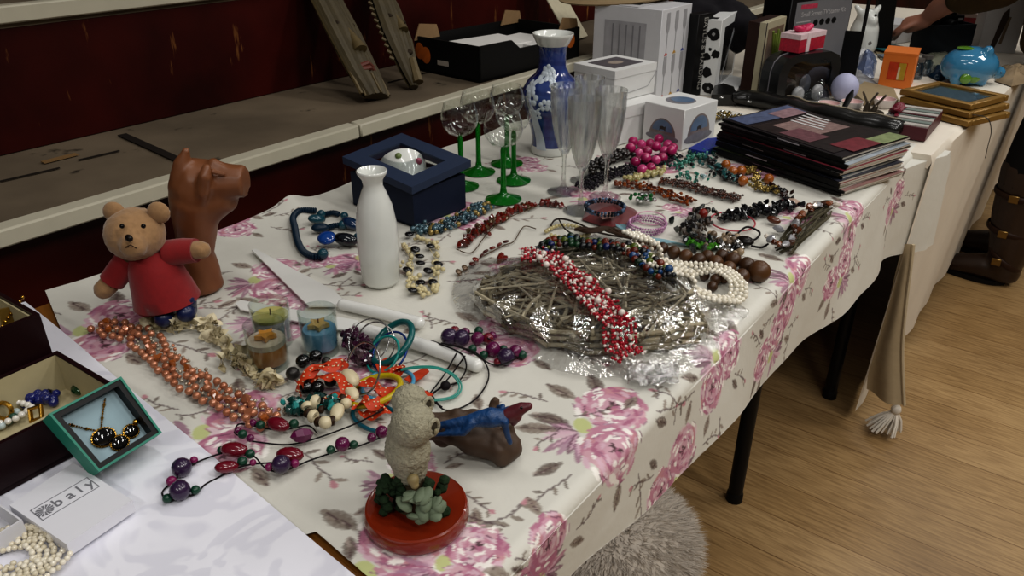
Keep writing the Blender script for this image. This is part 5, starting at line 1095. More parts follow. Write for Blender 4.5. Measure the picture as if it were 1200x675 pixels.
# ---- blue disc necklace behind the bottle
BD = M('#12283a', .35, var=.2); BGL = M('#0d3f86', .1, var=.2, coat=.6); BTL = M('#164452', .25, var=.3, coat=.3)
bd = strand(pline([(370, 250), (352, 250), (344, 258), (346, 270), (349, 285), (356, 298), (368, 304), (377, 304)]), .0058, 'wafer', [BD], .62, R=R2)
bd += singles([(377, 255, .0075, 'ball', BTL, 0), (404, 257, .0072, 'ball', BTL, 0), (379, 303, .0088, 'ball', BTL, 0), (402, 268, .0078, 'ball', BTL, 0), (420, 283, .008, 'ball', BTL, 0)])
bd += strand(pline([(381, 254), (390, 252), (398, 254)]), .005, 'wafer', [BD], .62, R=R2)+strand(pline([(384, 270), (394, 267), (402, 268), (412, 266)]), .0052, 'wafer', [BD], .62, R=R2)
bd += singles([(372, 262, .0095, 'oval', BTL, 1.2), (376, 272, .009, 'oval', BD, 1.), (384, 288, .0155, 'disc', BGL, 0), (406, 288, .0125, 'oval', M('#08111c', .12, coat=.5), .5), (412, 268, .011, 'oval', M('#0d2a4a', .12, coat=.5), .2)])
necklace('disc_necklace', 'dark blue disc and glass nugget necklace behind the white bottle', 'necklace', bd)
# ---- black and cream necklace to the side of the bottle
BSN = M('#0c0a0d', .25, coat=.3); CSN = M('#c5b991', .45, var=.15)
bd = singles([(x, y, .0078, 'disc', BSN, R2.uniform(0, 3)) for x, y in ((480, 279), (505, 293), (487, 297), (492, 305), (493, 313), (502, 322), (514, 314), (493, 336), (484, 345), (478, 321), (508, 336))])
bd += heap([(474, 290), (482, 305), (480, 325), (490, 342), (506, 344)], .0032, 'ball', [CSN], 45, .007, hz=.004, R=R2)+heap([(488, 282), (508, 288), (512, 305), (511, 325), (508, 342)], .0032, 'ball', [CSN], 40, .005, hz=.004, R=R2)
necklace('bead_necklace', 'tangled black disc and cream bead necklace beside the white bottle', 'necklace', bd, cords=[(pline([(470, 285, .004), (484, 310, .004), (482, 335, .004), (505, 345, .004), (514, 315, .004), (500, 285, .004)]), .0007, CSN)])
# ---- teal and gold pearls
TP = M('#4c6670', .18, .3, var=.25, coat=.4); TP2 = M('#1f333c', .18, .3, coat=.4); GP = M('#94804e', .22, .4)
bd = []
for k in range(6): bd += strand(offs(pline([(490, 269), (505, 272), (522, 268), (535, 262), (548, 256), (562, 248), (574, 242)]), -.014+.006*k, .005, k), .0045 if k < 4 else .0036, 'ball', [TP, TP2, TP, GP], 2.1, .001, rj=.35, zj=.004, R=R2)
necklace('pearl_necklace', 'teal, dark and gold pearl necklace in front of the navy box', 'necklace', bd)
# ---- red-brown translucent strands
RBR = M('#6e1b10', .12, var=.3, coat=.5); RBR2 = M('#4a1710', .15, var=.3, coat=.5); GBR = M('#5e4a36', .2, .3)
bd = heap([(541, 290), (555, 279)], .0058, 'chip', [RBR, RBR2], 12, .005, R=R2)+heap([(558, 277), (572, 266), (585, 261)], .005, 'chip', [RBR, RBR2, GBR], 36, .008, hz=.003, R=R2)+heap([(590, 258), (605, 248), (622, 244)], .0048, 'chip', [RBR, RBR, GBR], 38, .006, hz=.003, R=R2)+heap([(637, 240), (658, 243)], .0045, 'chip', [RBR, RBR2], 22, .004, hz=.002, R=R2)
necklace('bead_necklace', 'red-brown glass chip necklace in front of the green stemmed glasses', 'necklace', bd, cords=[(pline([(535, 292, .003), (553, 296, .003), (570, 275, .004), (590, 258, .004), (624, 244, .004), (637, 238, .003), (660, 241, .003), (664, 246, .002)]), .0009, GBR)])
bd = strand(pline([(538, 322), (553, 312), (565, 302), (577, 293), (592, 287), (600, 285)]), .0055, 'disc', [RBR, RBR2, GBR], 3.0, .003, R=R2)+heap([(584, 307), (592, 306)], .005, 'chip', [RBR], 8, .004, R=R2)
necklace('bead_necklace', 'red disc necklace on a brown cord behind the wicker plaque', 'necklace', bd, cords=[(pline([(536, 324, .003), (560, 304, .003), (590, 288, .003), (602, 283, .002), (610, 270, .002), (616, 265, .002), (628, 268, .002)]), .0009, GBR), (pline([(590, 303, .003), (612, 302, .002), (628, 290, .002), (640, 280, .002), (650, 277, .003)]), .0009, GBR)])
# ================================================================== WICKER PLAQUE IN A BAG AND WHAT LIES ON IT
OUT = [(553, 362), (558, 345), (582, 332), (612, 321), (640, 308), (672, 299), (715, 298), (745, 304), (772, 320), (798, 342), (820, 368), (832, 392), (822, 406), (790, 414), (740, 420), (690, 422), (640, 412), (595, 395), (565, 374)]
poly = [P(*p) for p in OUT]; cen = sum(poly, Vector())/len(poly)
def inside(p, sc_=1.):
    q = cen+(p-cen)/sc_; c = False; n = len(poly)
    for i in range(n):
        a, b_ = poly[i], poly[(i+1) % n]
        if (a.y > q.y) != (b_.y > q.y) and q.x < (b_.x-a.x)*(q.y-a.y)/(b_.y-a.y)+a.x: c = not c
    return c
TWG = [M(c, .75, var=.35, scale=60) for c in ('#857d66', '#9a927b', '#665f4c', '#aca38b')]
t = thing('wicker_plaque', 'round plaque of criss-crossed grey twigs sealed in the clear bag', 'wicker plaque', Vector((cen.x, cen.y, ZC)))
tw = []
while len(tw) < 430:
    a = poly[R2.randrange(len(poly))].lerp(cen, R2.uniform(.02, .95)); an = R2.uniform(0, PI); d = Vector((math.cos(an), math.sin(an), 0)); L_ = R2.uniform(.06, .16)
    p0, p1 = a-d*L_/2, a+d*L_/2
    if not (inside(p0) and inside(p1)): continue
    rr = (a-cen).length/.17; zt_ = ZC+.006+R2.uniform(0, .032)*max(.35, 1-.5*rr*rr); tw.append((p0+Vector((0, 0, zt_-ZC)), p1+Vector((0, 0, zt_-ZC+R2.uniform(-.004, .004))), R2.uniform(.0013, .0029)))
for i in range(len(poly)):                                           # the bound rim
    for k in range(3): a, b_ = poly[i].lerp(cen, .03+.03*k), poly[(i+2) % len(poly)].lerp(cen, .03+.02*k); tw.append((a+Vector((0, 0, .006+.008*k)), b_+Vector((0, 0, .008+.008*k)), .003))
tw = [(Vector((a.x, a.y, max(a.z, ZC+.004))), Vector((b_.x, b_.y, max(b_.z, ZC+.004))), r) for a, b_, r in tw]
tw.sort(key=lambda q: -q[0].z-q[1].z)
mb = MB()
for k, (a, b_, r) in enumerate(tw):
    mid = (a+b_)/2+Vector((R2.uniform(-.004, .004), R2.uniform(-.004, .004), .002)); pts = smooth([a, mid, b_], 3)
    if k < 100: part('twig', MB().tube(pts, [r*(1-.04*i) for i in range(len(pts))], 7), TWG[k % 4], t, world=True)
    else: mb.use(TWG[k % 4]).tube(pts, r, 6)
mb.v = [W(t).inverted() @ v for v in mb.v]; part('twig_weave', mb, None, t, kind='stuff')
BAG = [(530, 352), (540, 322), (570, 305), (610, 304), (640, 291), (675, 282), (720, 281), (760, 290), (788, 310), (825, 345), (872, 362), (874, 374), (845, 394), (838, 415), (800, 440), (762, 452), (720, 446), (660, 440), (605, 412), (560, 388)]
bagp = [P(*p) for p in BAG]; bl_ = smooth(bagp, 4, True); nB = len(bl_)
def top(p):                                                          # height of the bag over the plaque
    d = min((q-p).length for q in poly) if inside(p) else 0; e_ = 0 if inside(p) else min((q-p).length for q in bl_)
    return ZC+.012+.030*min(1, d/.035) if inside(p) else ZC+.0012+.012*min(1, e_/.03)
def bagz(p): return top(p)+.006*(.5-abs(noise.noise(p*26)))+.004*(.4-abs(noise.noise(p*61+Vector((3, 1, 0)))))
def drape(pts, dz=0.): return [Vector((p.x, p.y, max(bagz(p)+dz, ZC+.0005))) for p in pts]
def bagf(u, v_):
    i = int(round(u*nB)) % nB; p = cen.lerp(bl_[i], v_**.8); z = bagz(p); return Vector((p.x, p.y, max(z, ZC+.0006)))
mb = MB(); mb.grid(bagf, nB*3, 70)
BAGM = MG('#fbfbfb', .06, 1.5, 1., 30., .17)
solo('plastic_bag', mb, BAGM, 'crinkled clear plastic bag around the wicker plaque', 'plastic bag', ang=14)
# crumpled tail of the bag hanging toward the table edge
def tail(u, v_): p = P(735+60*u, 428+26*v_, ZC+.004); p.z += .005+.008*noise.noise(p*90)+.004*noise.noise(p*220); return p
part('bag_tail', MB().grid(tail, 36, 24), MG('#f6f6f6', .1, 1.6, .9, 160., .45), bpy.data.objects['plastic_bag'], world=True, ang=20)
ZB = ZC+.049
RS = M('#a01026', .2, var=.2, coat=.3); WS = M('#ddd3cb', .25, coat=.3)
bd = []
pth = [(612, 306), (640, 308), (662, 325), (690, 350), (712, 375), (730, 392), (742, 402)]
for k in range(13): bd += strand(drape(offs(pline(pth, ZC+.04), -.018+.003*k, .006, k)), .0022, 'low', [RS, RS, WS], 2.0, .0008, zj=.008, orient=False, R=R2)
bd += [(drape([P(x, y, ZC+.045)], .012)[0], .0046, 'ball', WS, None) for x, y in ((637, 305), (640, 319), (632, 311), (662, 312), (728, 376), (712, 350), (690, 336), (700, 362))]
necklace('bead_necklace', 'thick rope of red and white seed beads lying on the bag', 'necklace', bd, base=ZB-.002)
MX = [M(c, .22, var=.2, coat=.15) for c in ('#0c1a4e', '#0b0e15', '#6a2810', '#143a20', '#4d5a15', '#15406e', '#0d0a0a', '#101418', '#5a2010', '#0e2a18')]
bd = []
for k in range(4): bd += strand(drape(offs(pline([(636, 300), (648, 292), (672, 290), (700, 293), (728, 298), (748, 304), (762, 318), (784, 332)], ZC+.04), -.012+.008*k, .004, k+3)), .0045, 'ball', MX, 2.0, .001, rj=.4, zj=.003, R=R2)
necklace('bead_necklace', 'multicoloured glass bead necklace on the far side of the bag', 'necklace', bd, base=ZB-.01)
bd = []
PRW = M('#e6e0d2', .2, var=.04, coat=.5)
for k in range(4): bd += strand(drape(offs(pline([(735, 280, .035), (760, 290, .035), (790, 307, .02), (818, 320, .008), (845, 331), (862, 346), (860, 356), (842, 358, .004), (816, 348, .01), (785, 328, .03), (755, 307, .04), (738, 293, .04)]), -.0095+.0068*k, .0015, k), .0005), .0037, 'ball', [PRW, PRL], 2.02, .0004, zj=.001, R=R2)
necklace('pearl_necklace', 'cream pearl necklace of several strands trailing off the bag', 'necklace', bd, base=ZC)
WDB = [M(c, .4, var=.35, scale=120) for c in ('#4a2f18', '#57391f', '#402814')]
bl = [(752, 283, .0085), (764, 287, .0092), (776, 291, .0098), (789, 296, .0105), (803, 301, .011), (818, 306, .0112), (828, 301, .0105), (838, 309, .0115), (845, 301, .011), (858, 307, .0128), (853, 316, .0115), (874, 313, .0128), (868, 326, .0122), (888, 323, .0168), (825, 322, .008), (838, 327, .0085), (848, 325, .009), (834, 335, .008)]
necklace('wooden_necklace', 'large polished brown wooden bead necklace behind the pearls', 'necklace', singles([(x, y+6, r, 'ball', WDB[i % 3], 0) for i, (x, y, r) in enumerate(bl)]))
# ---- things behind the bag
t = thing('organza_pouch', 'dark red gauze pouch beneath the beaded bracelet', 'pouch', P(715, 250)); pp = [P(*p) for p in ((682, 258), (690, 240), (706, 233), (724, 237), (744, 246), (752, 255), (738, 262), (712, 268))]
def pf(u, v_):
    n = len(pp); k = u*n; i = int(k) % n; e_ = pp[i].lerp(pp[(i+1) % n], k-int(k)); c = sum(pp, Vector())/n; p = c.lerp(e_, v_); p.z = ZC+.001+.014*(1-v_**2)+.003*noise.noise(p*60)*(1-v_); return p
part('pouch_body', MB().grid(pf, 32, 10), M('#5f0f12', .5, var=.4, scale=120, sheen=.3), t, world=True); part('tag', MB().prism([P(a, b_, ZC+.017) for a, b_ in ((700, 250), (716, 248), (722, 254), (706, 257))], (0, 0, .0006)), M('#a8837a', .5), t, world=True)
bd = []
for k in range(2): bd += strand([p+Vector((0, 0, .018+.0045*k)) for p in ringpts(P(708, 257), .0335+.001*k, 60)], .0028, 'low', [M('#1c2c40', .2, .3), M('#0d1118', .2), M('#5a6f8a', .2, .3)], 2.1, R=R2)
necklace('bead_bracelet', 'round blue-black beaded bracelet on the red pouch', 'bracelet', bd)
bd = []
for k in range(3): bd += strand([p+Vector((0, 0, .002+.005*k)) for p in ringpts(P(756, 269)+Vector((.002*k, 0, 0)), .031, 60)], .0022, 'low', [M('#b583a6', .3), M('#c9a0bd', .3), M('#9a6f92', .3)], 2.05, R=R2)
necklace('bead_bracelet', 'pink seed bead bracelet near the wooden beads', 'bracelet', bd)
bangle('pale pink wire bracelet beside the red pouch', 762, 258, .026, .0012, M('#c597ab', .3), (.05, .05, 0), .004)
part_ = thing('ribbon_length', 'strip of pale blue ribbon lying behind the wooden beads', 'ribbon', P(790, 285)); ribbon([(722, 262, .002), (745, 274, .003), (775, 282, .003), (805, 287, .003)], .012, M('#7fa3ad', .5), part_, False)
GRC = M('#135c2a', .1, coat=.5); t = thing('crystal_brooch', 'silver brooch set with green stones by the amber chips', 'brooch', P(752, 240))
for k in range(26): a = R2.uniform(0, 6.28); d = R2.uniform(0, .024); part('stone', MB().ball(P(752, 238)+Vector((math.cos(a)*d, math.sin(a)*d*.8, .006+R2.uniform(0, .008))), R2.uniform(.003, .005), n=8), GRC if k % 2 else SLV, t, world=True, ang=20)
AMC = [M(c, .12, var=.3, coat=.5) for c in ('#6e300d', '#8a4414', '#4b210b')]
bd = []
for k in range(6): bd += strand(offs(pline([(722, 219), (745, 220), (770, 226), (792, 234), (811, 240)]), -.013+.005*k, .004, k), .0036, 'chip', AMC, 2.2, .001, zj=.007, R=R2)
necklace('chip_necklace', 'amber chip necklace of several strands beside the green brooch', 'necklace', bd)
SDB = [M(c, .2, var=.3, coat=.4) for c in ('#3a1a0a', '#58280d', '#2a1409')]
bd = []
for k in range(9): bd += strand(offs(pline([(774, 214), (795, 217), (822, 224), (848, 231), (866, 236)]), -.014+.0035*k, .002, k), .0023, 'low', SDB, 2.0, .0005, zj=.006, R=R2)
necklace('seed_bead_necklace', 'brown seed bead hank next to the amber chips', 'necklace', bd, N=60, part_name='bead')
bd = heap([(738, 212), (758, 208), (776, 203)], .0042, 'ball', [M('#b5a878', .2, coat=.5), M('#97905f', .15, coat=.4)], 60, .008, hz=.005, R=R2); necklace('crystal_necklace', 'pale gold crystal necklace behind the amber chips', 'necklace', bd)
DKP = [M(c, .35, var=.3) for c in ('#1a141d', '#241c26', '#120f14')]
bd = []
for k in range(9): bd += strand(offs(pline([(684, 222), (700, 212), (722, 205), (748, 198), (772, 190), (790, 183)]), -.02+.005*k, .004, k), .0028, 'low', DKP, 2.2, .001, zj=.006, R=R2)
necklace('seed_bead_necklace', 'dark purple twisted seed bead rope across from the flutes', 'necklace', bd, N=60)
bd = heap([(692, 205), (706, 196), (720, 190), (734, 184)], .0062, 'ball', [M('#17130f', .2, coat=.4), M('#211a15', .2, coat=.4)], 80, .012, hz=.012, rj=.15, R=R2); necklace('bead_necklace', 'black round bead necklace heaped behind the flutes', 'necklace', bd)
PKB = [M(c, .15, var=.12, coat=.5, sss=.1) for c in ('#a8215f', '#b63a72', '#961a52')]
bl = [(741, 171), (751, 170), (761, 169), (771, 168), (782, 170), (788, 174), (738, 179), (748, 181), (758, 178), (768, 177), (778, 178), (744, 191), (756, 191), (768, 189), (776, 186), (786, 182), (752, 200), (762, 198)]
bl2 = [(P(x, y+5, ZC)+Vector((0, 0, .011+(.009 if i % 3 == 0 else 0))), .0112, 'ball', PKB[i % 3], None) for i, (x, y) in enumerate(bl)]
necklace('bead_necklace', 'shiny pink round bead necklace before the dome-print box', 'necklace', bl2, base=ZC)
SEQ = [M(c, .2, .2, var=.3) for c in ('#1b5a4a', '#2e7a68', '#5f9a8c', '#173f38')]
bd = heap([(792, 198), (806, 190), (822, 183), (834, 176)], .0042, 'disc', SEQ, 90, .016, hz=.004, R=R2)+heap([(800, 205), (812, 212), (822, 208)], .004, 'disc', SEQ+[M('#9ab0b4', .2, .3)], 25, .014, R=R2); necklace('sequin_necklace', 'green sequin necklace spread below the dome-print box', 'necklace', bd)
t = thing('jewellery_card', 'small bright blue beaded purse by the magazines', 'purse', P(830, 176)); part('purse_body', MB().prism([P(*p) for p in ((806, 180), (828, 168), (848, 166), (846, 174), (824, 184))], (0, 0, .012)), M('#1c3390', .4, var=.4, scale=300, bump=.6), t, world=True)
ORB = M('#9a551a', .25, var=.15, coat=.4); GDC = M('#8f7b45', .25, .7, var=.3); BKC = M('#0c0c0e', .15, coat=.4)
bd = singles([(x, y, .0102, 'ball', ORB, 0) for x, y in ((850, 198), (858, 206), (870, 217), (868, 205), (900, 215))])
bd += heap([(826, 190), (838, 198), (850, 208), (862, 215)], .0048, 'chip', [BKC, BKC, M('#2a5a5a', .2)], 75, .012, hz=.006, R=R2)+heap([(872, 200), (884, 208), (888, 222), (905, 226)], .0048, 'ring', [GDC], 50, .01, hz=.004, R=R2)+heap([(905, 222), (915, 228), (920, 236)], .0048, 'chip', [M('#2a130a', .2), BKC], 28, .008, hz=.004, R=R2)
necklace('bead_necklace', 'orange round bead, gold and black necklace against the magazine spines', 'necklace', bd)
bd = heap([(852, 258), (875, 254), (900, 252), (925, 245)], .0062, 'chip', [BKC, M('#141418', .1, coat=.5)], 110, .011, hz=.008, R=R2); necklace('chip_necklace', 'jet black chip necklace in the middle of the heap near the magazines', 'necklace', bd)
MD = [M(c, .3, var=.3, coat=.2) for c in ('#1d1a1a', '#3a2c22', '#4a4a46', '#15201f', '#6b655c')]
bd = heap([(822, 252), (815, 268), (812, 282), (825, 292)], .0052, 'chip', MD, 130, .016, hz=.012, R=R2)+[(P(824, 250, ZC+.016), .0085, 'ball', M('#7a2018', .3), None)]; necklace('chip_necklace', 'mottled dark stone necklace topped by one red bead', 'necklace', bd)
bd = heap([(812, 292), (822, 290), (832, 295)], .0048, 'chip', [M('#2f6a1c', .15, coat=.4), M('#468a26', .15, coat=.4)], 34, .008, hz=.01, R=R2); necklace('bead_bracelet', 'leaf green bead bracelet beside the wooden beads', 'bracelet', bd)
bd = heap([(840, 290), (850, 282), (862, 292), (850, 300)], .005, 'ball', [M('#6b5a48', .3), SLV, M('#97836a', .3), BKC], 40, .014, hz=.004, R=R2); necklace('bead_bracelet', 'silver and tan bead bracelet in front of the jet chips', 'bracelet', bd)
bangle('thin coral pink bangle under the jet chips', 858, 262, .038, .0014, M('#a83a48', .35), (.04, .02, 0), .004)
t = thing('cord_necklace', 'black leather cord with a carved dark pendant by the brown stones', 'necklace', P(875, 282)); part('pendant', MB().ball(P(873, 282, ZC+.008), .014, (1.1, .9, .5), 14), M('#120d0b', .3, var=.4, bump=.5), t, world=True)
for px_ in ([(862, 276, .006), (875, 266, .01), (890, 272, .006), (886, 280, .005), (876, 282, .01)], [(880, 288, .004), (892, 290, .003), (900, 286, .004)], [(866, 290, .004), (856, 296, .003), (868, 300, .003)]): part('cord', MB().tube(pline(px_), .0018, 6), CORD, t, world=True)
STN = [M(c, .25, var=.35, scale=90, coat=.3) for c in ('#5a2c16', '#7a4526', '#bdb3a6', '#8a8a8e', '#3f2213')]
bd = strand(pline([(898, 280, .006), (905, 286, .008), (914, 290, .013), (928, 286, .014), (932, 276, .014), (934, 264, .014), (942, 254, .014), (952, 246, .012), (966, 242, .008), (980, 244, .006)]), .0068, 'chip', STN, 1.7, .004, rj=.35, R=R2)+singles([(929, 243, .0095, 'facet', M('#b59c8c', .3), 0), (921, 242, .0085, 'chip', M('#6e1410', .3), 0), (906, 262, .0075, 'oval', STN[0], 0), (912, 273, .008, 'chip', STN[3], 0)])
STR = [M(c, .7, var=.3) for c in ('#3f3a28', '#4e4834', '#353022')]
necklace('stone_necklace', 'brown and white stone necklace on many olive threads at the table edge', 'necklace', bd, cords=[(pline([(914+R2.uniform(-6, 14), 298-i*.9, .004), (930+R2.uniform(-6, 14), 286-i*1.3, .006+R2.uniform(0, .008)), (948+R2.uniform(-8, 10), 270-i*1.2, .008), (966+R2.uniform(-4, 6), 259-i*1.1, .006), (976-R2.uniform(0, 14), 248-i*.6, .003)]), .0014, STR[i % 3], 'thread') for i in range(22)])
bd = strand(pline([(640, 273, .0), (652, 267), (668, 266), (682, 270), (690, 276), (676, 280), (658, 280), (643, 277)]), .0036, 'ball', [M('#b5a97c', .25, coat=.4)], 2.0, R=R2); necklace('pearl_bracelet', 'pale gold bead bracelet behind the bag', 'bracelet', bd, cords=[(pline([(644, 268, .002), (650, 258, .004), (662, 257, .006), (678, 262, .008), (700, 272, .014), (730, 278, .02)]), .0016, M('#2a211b', .7)), (pline([(655, 257, .005), (662, 268, .008), (674, 276, .01)]), .0014, M('#2a211b', .7))])
t = thing('leather_thong', 'twist of brown leather cord at the far edge of the bag', 'cord', P(700, 274))
for k in range(4): part('strand', MB().tube(offs(pline([(676, 268, .01), (694, 270, .016), (710, 268, .014), (728, 274, .012), (742, 278, .012)]), -.006+.004*k, .004, k), .0026, 6), M('#3a2a1e', .6), t, world=True)
bd = heap([(836, 142), (850, 138), (866, 143), (880, 148)], .0052, 'ring', [GDC, SLV, M('#6e6040', .3, .6)], 90, .013, hz=.008, R=R2); necklace('chain_belt', 'tangled gold and silver chain behind the magazines', 'chain', bd, part_name='link')
# ================================================================== THE FAR TABLE
WHP = M('#cfcfd0', .5, var=.05)
# tv kit box: grey printed front in a black case
N_ = P(914, 92); R_ = P(985, 78); t, w, d = cbox('tv_kit_box', 'large grey printed box with black edges and pink lettering', 'box', N_, N_+Vector((-.05, .1, 0)), R_); d = .1; h = .235
part('box_body', MB().box((w/2, d/2, h/2), (w, d, h), bev=.002), M('#131315', .4), t)
GY = M('#6e6e71', .4, var=.12, scale=12)
part('printed_front', MB().box((w*.53, -.0004, h*.47), (w*.9, .001, h*.9)), GY, t)
PNK = M('#b0344f', .5); LG = M('#a4a2a2', .5)
zf = lambda py: (zt(N_, py)-ZC)
part('brand_mark', MB().box((w*.28, -.0009, zf(10)), (w*.26, .0006, .013)), M('#a83850', .5, var=.5, scale=120), t); writing('kit_title', 'Small Screen TV Starter Kit', .0195, LG, t, T(w*.53, -.0011, zf(19.5)) @ RX90)
for k in range(6): part('printed_line', MB().box((w*.22, -.001, zf(28)-.009*k), (w*(.22-.03*(k % 3)), .0006, .003)), PNK if k % 2 else LG, t)
for k in range(4): part('printed_gadget', MB().ball((w*(.42+.1*k), -.001, zf(31)), .012, (1, .1, .8)), BLK, t)
# black wash-bag style case with a clear window
N_ = P(908, 122); R_ = P(978, 113); t, w, d = cbox('vanity_case', 'black arched case with a clear window in its front', 'case', N_, N_+Vector((-.04, .08, 0)), R_); h = zt(N_, 66)-ZC; d = .07
CS = M('#16181a', .3, var=.15, coat=.2)
arch = [(0, 0), (0, h*.62), (w*.04, h*.82), (w*.13, h*.94), (w*.3, h), (w*.8, h), (w*.95, h*.9), (w, h*.7), (w, 0)]
inn = [(w*.2+(x-w*.2)*1. if False else w*.5+(x-w*.5)*.72, h*.13+z*.72) for x, z in arch]
mb = MB(); n = len(arch)
vo = [Vector((x, 0, z)) for x, z in arch]; vi = [Vector((x, 0, z)) for x, z in inn]; off = Vector((0, d, 0)); dp = Vector((0, .014, 0))
for i in range(n):
    j = (i+1) % n; mb.quad(vo[i], vo[j], vi[j], vi[i]); mb.quad(vo[i], vo[j], vo[j]+off, vo[i]+off); mb.quad(vi[i], vi[j], vi[j]+dp, vi[i]+dp)
mb.poly([v+off for v in vo]); part('case_body', mb, CS, t); part('inside', MB().poly([v+dp for v in vi]), M('#2a2018', .7, var=.6, scale=30), t)
part('window_pane', MB().poly([v+Vector((0, .003, 0)) for v in vi]), MG('#e8ecee', .04, 1.5, extra=.03), t)
part('contents', MB().ball((w*.5, .012, h*.32), .02, (1, .3, 1.4)), M('#5a5a60', .3, var=.5), t); part('zip', MB().tube([Vector((x, d*.5, z+.0012)) for x, z in arch[:-1]], .0018, 5), GRP, t)
for x in (.3, .62): part('packing', MB().ball((w*x, -.012, .022), .02, (1, .6, 1.1)), M('#8f9092', .3, var=.5, scale=60), t)
# black upright card at its side
solo('black_card_case', MB().box(P(980, 104)+Vector((.012, .03, .08)), (.05, .004, .155), Matrix.Rotation(.25, 3, 'Z')), M('#0e0f10', .35), 'slim black case standing upright against the vanity case', 'case')
# pink and red gift box on top of the case
q = W(t) @ Vector((w*.27, d*.06, h+.002)); t2 = thing('bow_box', 'small red and white gift box with a pink bow, on the black case', 'gift box', q, t.rotation_euler.z+.3)
w2, d2, h2 = .13, .06, .047
part('box_body', MB().box((w2/2, d2/2, (h2-.012)/2), (w2*.98, d2*.97, h2-.012)), M('#a81c36', .5, var=.5, scale=160), t2); part('lid', MB().box((w2/2, d2/2, h2-.007), (w2, d2, .013)), M('#d5bfc2', .5, var=.15, scale=160), t2)
part('ribbon', MB().box((w2*.32, d2/2, h2/2), (.016, d2+.002, h2+.001)), M('#d8c6c8', .4), t2)
for s in (-1, 1): part('bow_loop', MB().ball((w2*.45+s*.02, d2/2, h2+.007), .02, (1.2, .7, .4), 12, M3=Euler((0, -.3*s, 0)).to_matrix()), M('#b81f52', .45), t2)
part('bow_knot', MB().ball((w2*.45, d2/2, h2+.008), .008), M('#b81f52', .45), t2)
# orange box with a window
N_ = P(1034, 105); L_ = P(1020, 96); R_ = P(1063, 108); N_ = P(1028, 101); L_ = P(1019, 91); R_ = P(1066, 105)
t, w, d = cbox('orange_box', 'orange gift box with a window showing coloured shapes', 'box', N_, L_, R_); h = zt(N_, 62)-ZC; d = max(d, .06)
ORG = M('#cc7028', .5, var=.06); part('box_body', MB().box((w/2, d/2, h/2), (w, d, h), bev=.001), ORG, t); part('lid', MB().box((w/2, d/2, h+.001), (w+.002, d+.002, .006)), ORG, t)
part('window', MB().box((w*.5, -.0006, h*.5), (w*.55, .0012, h*.52)), M('#b23a1c', .25, var=.5, scale=50), t); part('window_content', MB().box((w*.64, -.0014, h*.5), (w*.22, .0008, h*.5)), M('#a88a2a', .3, var=.3), t); part('window_content', MB().box((w*.55, -.0016, h*.44), (w*.06, .0008, h*.36)), M('#c9b897', .4), t)
# piggy bank
B = P(1138, 98); m_ = mpp(B); v = lambda px, py, off=0: V(B, px, py, off)
t = thing('piggy_bank', 'glossy sky blue piggy bank with green patches', 'money box', B)
PB_ = M('#3a7a9e', .12, var=.1, coat=.6); PG_ = M('#58832a', .2, var=.3, coat=.4)
mb = MB(); R3 = Matrix.Rotation(YW, 3, 'Z'); mb.ball(v(1136, 77), 22*m_, (1.45, 1.15, 1.0), 28, R3); mb.cap([v(1152, 79, .005), v(1166, 84, .008)], [16*m_, 8*m_], 18)
mb.cap([v(1164, 84, .008), v(1171, 85, .009)], [7.5*m_, 7*m_], 16); mb.cap([v(1153, 68, .028), v(1158, 60, .034)], [9.5*m_, 6.5*m_], 14); mb.cap([v(1150, 66, -.03), v(1155, 60, -.034)], [6.5*m_, 4*m_], 14)
for px, o_ in ((1120, .03), (1150, .03), (1122, -.03), (1150, -.03)): mb.cap([v(px, 90, o_), V(B, px, 96, o_)], [7*m_, 6*m_], 12)
mb.v = [Vector((q.x, q.y, max(q.z, ZC+.0006))) for q in mb.v]
o = part('body', mb, PB_, t, world=True); fuse(o, .005, 4)
part('slot_patch', MB().ball(v(1133, 56.5, .0), 11*m_, (1, .9, .18), 16, R3), PG_, t, world=True)
for px, py, o_, s in ((1142, 90, .055, 8), (1132, 92, .058, 7), (1147, 85, .052, 5)): part('green_patch', MB().ball(v(px, py, o_-.006), s*m_, (1, .5, .9), 12, R3), PG_, t, world=True)
for px in (1169, 1173): part('nostril', MB().ball(v(px, 85, .026), 1.2*m_, n=8), M('#1c3d55', .3), t, world=True)
part('eye', MB().ball(v(1160, 76, .034), 1.4*m_, n=8), BLK, t, world=True)
